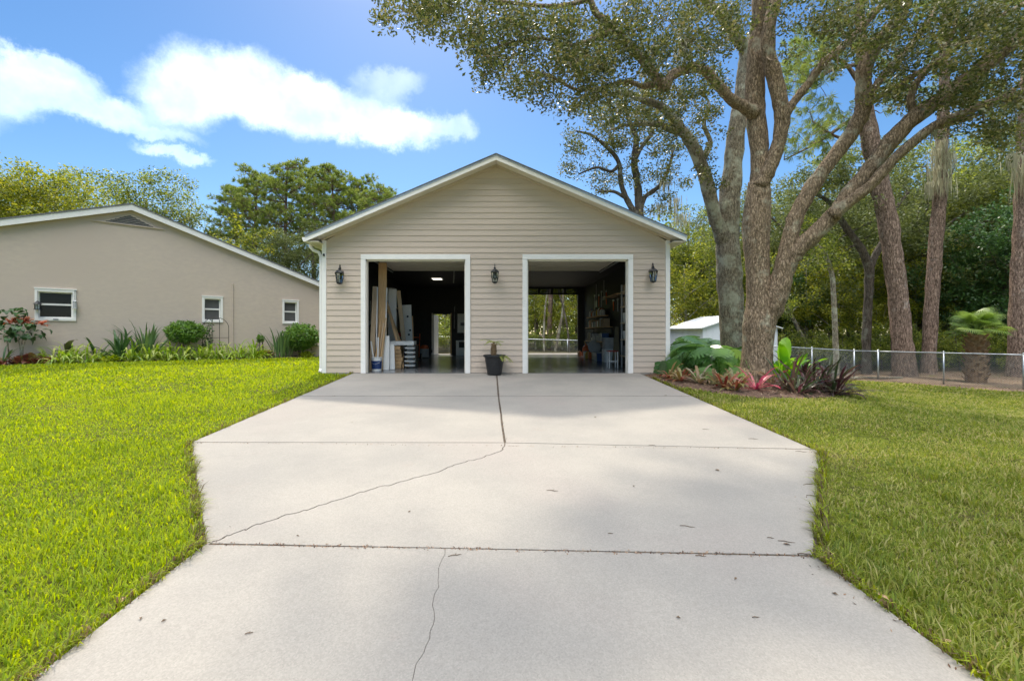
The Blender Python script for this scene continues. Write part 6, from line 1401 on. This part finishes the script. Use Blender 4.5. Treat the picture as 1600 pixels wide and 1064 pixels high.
# --- cabbage palm outside the fence
def palm():
    r = random.Random(9); Y = 17.9; X = (1525 - CX) * Y / F; g0 = gz(X, Y); t = thing('cabbage_palm', 'young cabbage palm with fan leaves behind the chain link fence', 'palm', (X, Y, g0))
    m_boot = pm('palm_boots', (.16, .09, .045), (.30, .19, .10), 14, .95, .8, 30, bdist=.04)
    top = EYE + (HY - 527) * Y / F
    mb = MB().lathe([(.30, -.05), (.32, .1), (.30, top - g0 - .1), (.2, top - g0 + .1)], (X, Y, g0), 12)
    for k in range(60):
        a = k * 2.4; z = g0 + .05 + (top - g0) * k / 60; mb.beam((X + .27 * math.cos(a), Y + .27 * math.sin(a), z), (X + .40 * math.cos(a), Y + .40 * math.sin(a), z + .17), .11, .035, (-math.sin(a), math.cos(a), 0))
    mb.build('trunk', m_boot, t)
    m_fan = leafmat('fan_leaf', [(0.114, 0.194, 0.0396), (0.176, 0.273, 0.0528), (0.264, 0.37, 0.088)], .45, .4, attr=False, pscale=2, pamount=.1)
    def fan(n=34, S=.75):
        mb = MB(); st = 1.0
        pts = [Vector((st * t * .8, 0, st * (.75 * t - .25 * t * t))) for t in np.linspace(0, 1, 6)]; mb.tube(pts, .014, 5); b = pts[-1]
        for k in range(n):
            a = -2.3 + 4.6 * k / (n - 1); L = S * (1.0 - .18 * abs(a) / 2.3); d = Vector((math.cos(a), math.sin(a), .12 - .15 * abs(a) / 2.3)); sd = Vector((-math.sin(a), math.cos(a), 0)); w = .024
            p1 = b + d * L * .6 + Vector((0, 0, .0)); p2 = b + d * L + Vector((0, 0, -.28 * L))
            mb.add([b - sd * .004, b + sd * .004, p1 + sd * w, p1 - sd * w], [(0, 1, 2, 3)]); mb.add([p1 - sd * w, p1 + sd * w, p2], [(0, 1, 2)])
        me = bpy.data.meshes.new('frond'); me.from_pydata([tuple(v) for v in mb.v], [], mb.f); me.materials.append(m_fan); me.update(); return me
    ms = [fan(), fan(30, .68)]
    for k in range(22):
        o = link('frond', ms[k % 2], t); a = k * 2.4 + r.uniform(-.2, .2); tilt = 62 - k * 4.4 if k < 18 else 45
        if k >= 18: tilt = 55
        o.location = (0, 0, top - g0 + .02 * (22 - k) * .3); o.rotation_euler = (r.uniform(-.25, .25), -R(tilt + r.uniform(-6, 6) - 12), a); s = r.uniform(.6, .82); o.scale = (s, s, s)
palm()

# --- plants along the house
def houseplants():
    def hp(x, off): p = hpt(x, off); return (p.x, p.y, p.z + .01)
    r = random.Random(31)
    # shrub with coral bracts on bare stems
    for (x, off, h, l) in ((18, .5, 1.4, 'small green leafed stem beside the coral topped shrub'), (36, .55, 1.32, 'coral topped shrub with large drooping green leaves by the house')):
        b = Vector(hp(x, off)); t = thing('coral_shrub', l, 'shrub', b); st = MB()
        for k in range(3 if x > 20 else 1):
            st.tube([b, b + Vector((.05 * (k - 1), 0, h * .4)), b + Vector((.16 * (k - 1), .05 * k, h * .75))], [.02, .017, .012], 6)
        st.build('stem', m_lichbark, t, smooth=True)
        n = 60 if x > 20 else 22
        for k in range(n):
            o = link('leaf', r.choice(PROTO['poin']), t); a = r.uniform(0, 6.28); q = math.sqrt(r.uniform(0, 1)) * (.5 if x > 20 else .2); o.location = (q * math.cos(a), q * math.sin(a), h * (.68 if x > 20 else .95) + r.uniform(-.18, .26)); o.rotation_euler = (r.uniform(-.4, .4), R(r.uniform(-10, 30)), a); s = r.uniform(.75, 1.2); o.scale = (s, s, s)
        if x > 20:
            for (cx, cz) in ((-.15, .95), (.1, 1.05), (.2, .98), (.5, .8), (-.02, 1.0)):
                for k in range(12):
                    o = link('bract', r.choice(PROTO['bract']), t); a = k * .9; v = HD * cx; o.location = (v.x + r.uniform(-.05, .05), v.y - .1, h * .68 + cz * .3 + r.uniform(-.03, .05)); o.rotation_euler = (r.uniform(-.3, .3), R(r.uniform(-35, 15)), a); s = r.uniform(.7, 1.1); o.scale = (s, s, s)
    def P(name, l, x, off, key, n, s, tilt, sp=.06, cat='plant', group=None, seed=None): plant(name, l, cat, hp(x, off), key, n, s, tilt, group, sp, seed or int(x) + 900)
    P('dark_strap_plant', 'dark brown arching strap plant at the coral shrub', 8, .8, 'agave', 9, .55, (0, 30))
    P('copper_plant', 'copper leaved plant below the coral shrub', 38, .85, 'coleus', 40, 1.0, (-10, 60), .22)
    P('copper_plant', 'broad copper leaved plant right of the coral shrub', 62, .8, 'coleus', 44, 1.15, (-10, 50), .3)
    P('copper_plant', 'low copper plant on the far side of the coral shrub', -6, .85, 'coleus', 36, 1.0, (-10, 50), .25)
    P('tall_paddle_plant', 'lone thin plant with two paddle leaves before the stucco wall', 108, .5, 'tiarm', 4, 1.2, (25, 70), .03)
    P('agave', 'dark spiky agave like plant left of the sword plants', 186, .65, 'agave', 44, .88, (-30, 62), .1)
    P('agave', 'small dark strap plant at the left foot of the spiky plant', 152, .6, 'agave', 16, .75, (-20, 40), .06)
    P('sword_plant', 'upright sword leaved plant between spiky plant and round shrub', 226, .5, 'snake', 48, .92, (2, 48), .3)
    P('sword_plant', 'upright striped sword plant left of the large corner shrub', 432, .7, 'snake', 50, .82, (10, 50), .4)
    P('copper_plant', 'dark red leaved plant beside the striped sword plant', 411, .6, 'coleus', 30, .9, (0, 60), .16)
    P('lime_shrub', 'small lime green shrub left of the dark red plant', 399, .7, 'limeleaf', 60, 1.0, (-10, 65), .18)
    P('lime_shrub', 'small lime green shrub in front of the corner shrub', 466, .85, 'limeleaf', 70, 1.05, (-10, 65), .2)
    P('lime_shrub', 'lime green shrub at the foot of the spiky plant', 168, .95, 'limeleaf', 46, .95, (-10, 60), .25)
    i = 0
    for x in (82, 96, 112, 132, 146, 200, 214, 226, 240, 252, 264, 276, 288, 303, 318, 330, 344, 358, 370, 384, 392):
        P('border_lily', 'arching green border lily along the foot of the house', x, .72 + .2 * (i % 2), 'lily', 34, 1.15 + .14 * (i % 3), (-15, 58), .18, 'lily', 'border lilies along the house', 700 + i); i += 1
    # round clipped shrub and the corner shrub
    def shrub(name, l, x, off, cz, rx, rz, mat, n, seed, leaf=.10):
        b = Vector(hp(x, off)); t = thing(name, l, 'shrub', b); rr_ = np.random.default_rng(seed); st = MB()
        for k in range(5):
            a = k * 1.26; st.tube([b + Vector((.05 * math.cos(a), .05 * math.sin(a), -.02)), b + Vector((.12 * math.cos(a), .12 * math.sin(a), cz * .5)), b + Vector((rx * .5 * math.cos(a), rx * .5 * math.sin(a), cz))], [.02, .015, .008], 5)
        st.build('stem', m_darkbark, t)
        d = unit(n, rr_) * (rr_.uniform(.35, 1, (n, 1)) ** .5) * [rx, rx, rz]; d *= 1 + .14 * np.sin(d[:, :1] * 17) * np.cos(d[:, 1:2] * 15 + d[:, 2:] * 13)
        c = np.array(b) + [0, 0, cz] + d; v, f, rv = leafquads(c, leaf, leaf * .5, rr_); build_np('crown', v, f, mat, t, rv)
    shrub('round_shrub', 'round clipped green shrub on bare stems left of the trellis', 285, .55, .95, .62, .40, m_shrub, 3600, 5)
    shrub('corner_shrub', 'large loose green shrub under the right house window', 462, .6, .80, .72, .55, m_shrub, 3400, 6, .13)
    shrub('tiny_shrub', 'tiny leafy sprig standing before the conduit', 402, .4, .72, .15, .16, m_shrub, 220, 7)
m_shrub = leafmat('shrub_leaf', [(.07, .15, .03), (.12, .23, .042), (.19, .32, .06)], .4, .35, pscale=2)
houseplants()
# trellis
def trellis():
    a = hpt(334, .35); m_tr = pm('dark_metal_trellis', (.05, .042, .035), rough=.6)
    t = thing('trellis', 'dark metal arched garden trellis below the middle house window', 'trellis', (a.x, a.y, a.z), HANG)
    w = .42; H = 1.5
    for k, (x, h) in enumerate(((-w, H - .38), (-.12, H - .04), (.12, H - .04), (w, H - .38))): MB().tube([(x * 1.0, 0, -.05), (x, 0, h)], .010, 6).build('upright', m_tr, t, local=True)
    MB().tube([(w * math.cos(q), 0, H - .38 + .38 * math.sin(q)) for q in np.linspace(0, math.pi, 15)], .010, 6).build('arch', m_tr, t, local=True)
    for z in (.2, .48, .75): MB().tube([(-w, 0, z), (w, 0, z)], .008, 6).build('crossbar', m_tr, t, local=True)
    v = thing('climbing_vine', 'sparse vine climbing the left side of the garden trellis', 'vine', (a.x, a.y, a.z)); r = np.random.default_rng(3)
    st = MB(); P = []
    for k in range(5):
        x0 = -w + .05 * k + .05; pts = [np.array(a) + np.array(HD) * (x0 + .06 * math.sin(z * 7 + k)) + [0, 0, z] for z in np.linspace(0, .85 + .12 * k, 9)]
        st.tube([Vector(p) for p in pts], .006, 5)
        for p in pts[3:]:
            for j in range(10): P.append(p + r.normal(size=3) * [.09, .05, .07])
    st.build('stem', m_darkbark, v); V, f, rv = leafquads(np.array(P), .085, .05, r); build_np('leaves', V, f, m_leafdark, v, rv)
trellis()
# hanging lantern and chime by the left house window
def win_hang():
    b = hpt(59, .12); z = hz(59, 478)
    t = thing('hanging_lantern', 'small black hanging lantern at the left of the house window', 'lantern', (b.x, b.y, z - .12))
    MB().lathe([(.09, 0), (.09, .02), (.07, .022)], (b.x, b.y, z - .12), 8).build('base', m_iron, t)
    MB().lathe([(.06, .02), (.065, .17)], (b.x, b.y, z - .12), 8).build('glass', m_clear, t)
    for k in range(4):
        q = k * math.pi / 2 + .78; MB().tube([(b.x + .066 * math.cos(q), b.y + .066 * math.sin(q), z - .1), (b.x + .07 * math.cos(q), b.y + .07 * math.sin(q), z + .05)], .007, 5).build('bar', m_iron, t)
    MB().lathe([(.105, .17), (.09, .19), (.03, .25), (.01, .27)], (b.x, b.y, z - .12), 8).build('cap', m_iron, t)
    MB().tube([(b.x, b.y, z + .14), (b.x, b.y, z + .44), (b.x + HN.x * .1, b.y + HN.y * .1, z + .47)], .006, 5).build('hook', m_iron, t)
    b = hpt(117, .12); z = hz(117, 477)
    t = thing('hanging_feeder', 'grey hanging bird feeder at the right of the house window', 'feeder', (b.x, b.y, z - .12))
    MB().lathe([(.07, 0), (.07, .02), (.045, .025), (.045, .22), (.06, .23), (.01, .27)], (b.x, b.y, z - .12), 10).build('body', m_lgrey, t)
    MB().tube([(b.x, b.y, z + .14), (b.x, b.y, z + .44), (b.x + HN.x * .1, b.y + HN.y * .1, z + .47)], .006, 5).build('hook', m_iron, t)
    b = hpt(489, .5)
    t = thing('utility_box', 'grey utility box on the ground at the house corner', 'box', (b.x, b.y, b.z)); MB().box(b.x - .2, b.x + .2, b.y - .2, b.y + .2, b.z - .03, b.z + .45).build('body', m_stucco, t, bevel=.01); MB().box(b.x - .22, b.x + .22, b.y - .22, b.y + .22, b.z + .451, b.z + .48).build('lid', m_lgrey, t)
win_hang()

# ------------------------------------------------------------------ grass
m_grassL = leafmat('grass_blade', [(.13, .20, .012), (.23, .325, .018), (.33, .415, .022), (.43, .47, .03)], .52, .55, pscale=.8, pamount=.36, spec=.2)
m_grassR = leafmat('dry_grass_blade', [(0.103, 0.15, 0.0224), (0.189, 0.241, 0.0361), (0.284, 0.31, 0.0602), (0.43, 0.378, 0.163)], .48, .6, pscale=1.1, pamount=.45, spec=.2)
m_edge = leafmat('edge_grass', [(0.101, 0.0714, 0.0336), (0.168, 0.126, 0.0588), (0.118, 0.168, 0.0168), (0.218, 0.277, 0.021), (0.319, 0.353, 0.0336)], .4, .6, pscale=4, pamount=.25, spec=.2)
def make_grass():
    r = np.random.default_rng(99)
    houseL = [(p.x, p.y) for p in (hpt(-400), hpt(505))]
    def ok(X, Y, m):
        k = np.abs(X) < 1.18 * Y + 2.2
        k &= ~inpoly(X, Y, DRIVE) & ~inpoly(X, Y, BED) & ~inpoly(X, Y, HBED) & ~inpoly(X, Y, FLb)
        wob = .02 + .022 * np.sin(X * 9 + Y * 7) + .02 * np.sin(Y * 23 - X * 5)
        for sx in (-1, 1): k &= ~inpoly(X + sx * np.maximum(wob, 0), Y, DRIVE)
        k &= ~((X > GX0 - .03) & (X < GX1 + .03) & (Y > 12.15))
        d = (X - H0.x) * HN.x + (Y - H0.y) * HN.y
        k &= ~((X < 0) & (d > -.02))
        k &= ~((X > 4) & (Y > 21))
        return k
    V = {0: [], 1: []}; Fq = {0: [], 1: []}; RV = {0: [], 1: []}; cnt = {0: 0, 1: 0}
    bands = [(.6, 3.2, 5200, .05, .0033, 1.0), (3.2, 5.5, 3200, .048, .0042, 1.0), (5.5, 9, 1500, .048, .0062, 1.0), (9, 14, 600, .05, .0115, 1.0), (14, 21, 220, .055, .023, 1.0)]
    for (d0, d1, dens, h, w, _) in bands:
        x = 1.18 * d1 + 2.2; n = int(dens * (2 * x) * (d1 - d0)); X = r.uniform(-x, x, n); Y = r.uniform(d0, d1, n); k = ok(X, Y, 0); X, Y = X[k], Y[k]; n = len(X)
        patch = np.sin(X * 1.3 + 2 * np.sin(Y * .7)) * np.cos(Y * 1.1 + 1.5 * np.sin(X * .6)); fine = np.sin(X * 5.1 + Y * 3.3) * np.sin(Y * 4.3 - X * 2.2)
        hh = h * (1 + .25 * patch + .2 * fine) * r.uniform(.5, 1.35, n) * np.where(X > 0, .85, 1.0)
        # longer wild tufts along the right edge, nearest
        weed = r.uniform(0, 1, n) < .02; hh = np.where(weed, hh * 1.7, hh)
        tuft = (X > 0) & (np.sin(X * 6 + Y * 2.7) * np.sin(Y * 5.2 + 1) > .72) & (Y < 5); hh = np.where(tuft, hh * 1.9, hh)
        bare_ = (X > 2.2) & (np.sin(X * 2.9 + 1 + np.sin(Y * 1.9)) * np.sin(Y * 2.4 + np.cos(X * 1.7)) > .62)
        keep = ~(bare_ & (r.uniform(0, 1, n) < .62)); X, Y, hh = X[keep], Y[keep], hh[keep]; n = len(X)
        a = r.uniform(0, 6.283, n); lean = r.uniform(.2, 1.15, n) * hh; ww = w * r.uniform(.6, 1.3, n)
        b = np.stack([X, Y, G(X, Y) - .004], 1); dirv = np.stack([np.cos(a), np.sin(a), np.zeros(n)], 1); sd = np.stack([-np.sin(a + r.normal(size=n) * .5), np.cos(a), np.zeros(n)], 1)
        m = b + dirv * (lean * .35)[:, None] + np.stack([np.zeros(n), np.zeros(n), hh * .62], 1); t = b + dirv * lean[:, None] + np.stack([np.zeros(n), np.zeros(n), hh * r.uniform(.75, 1.05, n)], 1)
        rv = r.uniform(0, 1, n)
        for s in (0, 1):
            q = (X < 0) if s == 0 else (X >= 0); nn = int(q.sum())
            if nn == 0: continue
            wv = (sd * ww[:, None])[q]
            vv = np.stack([b[q] - wv * .8, b[q] + wv * .8, m[q] + wv, t[q], m[q] - wv], 1).reshape(-1, 3)
            base = cnt[s] + np.arange(nn)[:, None] * 5
            V[s].append(vv); Fq[s].append(np.concatenate([base + [0, 1, 2], base + [0, 2, 4], base + [4, 2, 3]], 0)); RV[s].append(np.repeat(rv[q], 5)); cnt[s] += nn * 5
    EV = []; EF = []; ER = []; ec = 0
    for (p, q, inw, dens) in (((DL2, 2.97), (DL2, .6), (1, 0), 420), ((DL1, 5.42), (DL2, 2.97), (.82, .57), 420), ((DL0, 12.2), (DL1, 5.42), (1, 0), 200), ((DR2, 2.82), (DR2 + .02, .6), (-1, 0), 480), ((DR1, 5.05), (DR2, 2.82), (-.82, .57), 480), ((DR0 - .02, 11.2), (DR1, 5.05), (-1, 0), 220)):
        p = np.array(p); q = np.array(q); L = np.linalg.norm(q - p); n = int(L * dens); tt = r.uniform(0, 1, n); clump = .5 + .5 * np.sin(tt * L * 5.3 + 1) * np.sin(tt * L * 11.7); keep = r.uniform(0, 1, n) < .35 + .65 * clump; tt = tt[keep]; clump = clump[keep]; n = len(tt)
        base = p + (q - p) * tt[:, None] - np.array(inw) * r.uniform(-.005, .07, (n, 1)); hh = .055 * (.6 + .8 * clump) * r.uniform(.6, 1.5, n); a = r.normal(size=n) * .9; ca, sa = np.cos(a), np.sin(a); dx = inw[0] * ca - inw[1] * sa; dy = inw[0] * sa + inw[1] * ca; ln = hh * r.uniform(.5, 1.6, n)
        b = np.stack([base[:, 0], base[:, 1], dz(base[:, 1]) - .03], 1); dv = np.stack([dx, dy, 0 * dx], 1); up = np.stack([0 * dx, 0 * dx, hh], 1); sd = np.stack([-dy, dx, 0 * dx], 1) * r.uniform(.002, .0045, (n, 1)) * (1 + tt[:, None] * 0)
        up[:, 2] += .02
        m = b + dv * (ln * .45)[:, None] + up * .8; t = b + dv * ln[:, None] + up * r.uniform(.55, .95, (n, 1))
        EV.append(np.stack([b - sd, b + sd, m + sd, t, m - sd], 1).reshape(-1, 3)); k5 = ec + np.arange(n)[:, None] * 5; EF.append(np.concatenate([k5 + [0, 1, 2], k5 + [0, 2, 4], k5 + [4, 2, 3]], 0)); ER.append(np.repeat(np.clip(r.uniform(-.1, 1.1, n), 0, 1), 5)); ec += n * 5
    o = build_np('grass', np.vstack(EV), np.vstack(EF), m_edge, None, np.concatenate(ER)); o['kind'] = 'stuff'; o['label'] = 'ragged grass and dry thatch along the driveway edges'
    for s, nm, lb in ((0, 'grass', 'bright green lawn left of the driveway'), (1, 'grass', 'duller patchy lawn right of the driveway')):
        o = build_np(nm, np.vstack(V[s]), np.vstack(Fq[s]), m_grassL if s == 0 else m_grassR, None, np.concatenate(RV[s])); o['kind'] = 'stuff'; o['label'] = lb
    print('grass blades', cnt[0] // 5, cnt[1] // 5)
make_grass()

# ------------------------------------------------------------------ twigs and fallen leaves
m_twig = pm('twig', (.10, .065, .04), (.17, .12, .08), 30, .9)
m_dry = pm('dry_leaf', (.42, .28, .14), (.30, .19, .09), 40, .7)
m_dryd = pm('dark_dry_leaf', (.12, .075, .04), (.2, .13, .07), 40, .7)
def litter():
    r = random.Random(4)
    tw = [(863, 767, 9), (1074, 823, 11), (954, 834, 4), (1204, 841, 5), (1229, 847, 12), (1256, 866, 10), (711, 868, 11), (1265, 757, 12), (1019, 696, 6), (1177, 686, 7), (1181, 965, 6), (1103, 671, 5), (1095, 869, 8), (1252, 706, 8), (1270, 775, 9), (389, 990, 6)]
    for i, (x, y, L) in enumerate(tw):
        X, Y = dpx(x, y); s = L * Y / F; a = r.uniform(-.4, .4); mb = MB().tube([(-s, 0, .004), (-s * .3, s * .12, .006), (s * .3, -s * .05, .005), (s, s * .1, .004)], [.0018, .0026, .0024, .0012], 5)
        if i % 3 == 0: mb.tube([(0, 0, .005), (s * .3, s * .4, .01)], [.002, .0012], 4)
        o = mb.build('twig', m_twig, smooth=True); o.location = (X, Y, dz(Y)); o.rotation_euler = (math.atan(.035), 0, a); props(o, 'thin brown twig lying on the concrete driveway', 'twig', 'twigs on the driveway')
    lv = [(1121, 735, 5, 1), (930, 652, 4, 1), (990, 760, 3, 1), (1284, 829, 7, 0), (1378, 932, 11, 0), (1481, 1003, 10, 0), (1554, 1044, 8, 0), (1305, 929, 5, 1), (220, 967, 5, 1), (256, 971, 4, 1), (1040, 618, 3, 1), (1300, 866, 7, 0), (1229, 851, 6, 1), (640, 800, 3, 1), (465, 838, 3, 1), (1150, 905, 4, 1), (1060, 966, 4, 1), (550, 660, 3, 1), (55, 1058, 9, 0), (193, 937, 8, 0)]
    for i, (x, y, sz, dark) in enumerate(lv):
        X, Y = dpx(x, y); s = sz * Y / F; mb = MB().add([(-s, 0, .002), (-s * .2, -s * .45, .009), (s, 0, .006), (-s * .2, s * .45, .011), (0, 0, .003)], [(0, 1, 4), (1, 2, 4), (2, 3, 4), (3, 0, 4)])
        o = mb.build('dry_leaf', m_dryd if dark else m_dry); on = inpoly(np.array(X), np.array(Y), DRIVE); o.location = (X, Y, dz(Y) + .001 if on else gz(X, Y) + .035); o.rotation_euler = (0, 0, r.uniform(0, 6))
        props(o, 'small dark dry leaf lying on the concrete driveway' if dark else 'tan dry leaf lying at the driveway edge', 'leaf', 'dark dry leaves on the driveway' if dark else 'tan dry leaves at the driveway edge')
litter()
def joint_debris():
    r = np.random.default_rng(44); P = []
    for (a, b, n) in (((DL2, 2.98), (DR2, 2.83), 420), ((DL1, 5.41), (DR1, 5.12), 260), ((-3.6, 8.62), (3.7, 8.62), 160), ((.03, 12.1), (.13, 5.4), 160)):
        t = r.uniform(0, 1, (n, 1)); q = np.array(a) + (np.array(b) - np.array(a)) * t + r.normal(size=(n, 2)) * .014; P.append(np.column_stack([q, dz(q[:, 1]) + .003]))
    for (a, b, n) in (((DR1 - .06, 5.0), (DR2 - .03, 2.85), 40), ((DL1 + .05, 5.4), (DL2 + .04, 3.0), 25), ((DR2 - .04, 2.8), (DR2 - .02, 1.2), 40)):
        t = r.uniform(0, 1, (n, 1)); q = np.array(a) + (np.array(b) - np.array(a)) * t + r.normal(size=(n, 2)) * .05; P.append(np.column_stack([q, dz(q[:, 1]) + .004]))
    v, f, rv = leafquads(np.vstack(P), .02, .008, r, 3); o = build_np('dirt_debris', v, f, m_chip, None, rv); o['kind'] = 'stuff'; o['label'] = 'crumbs of soil and leaf along the driveway joints'
joint_debris()
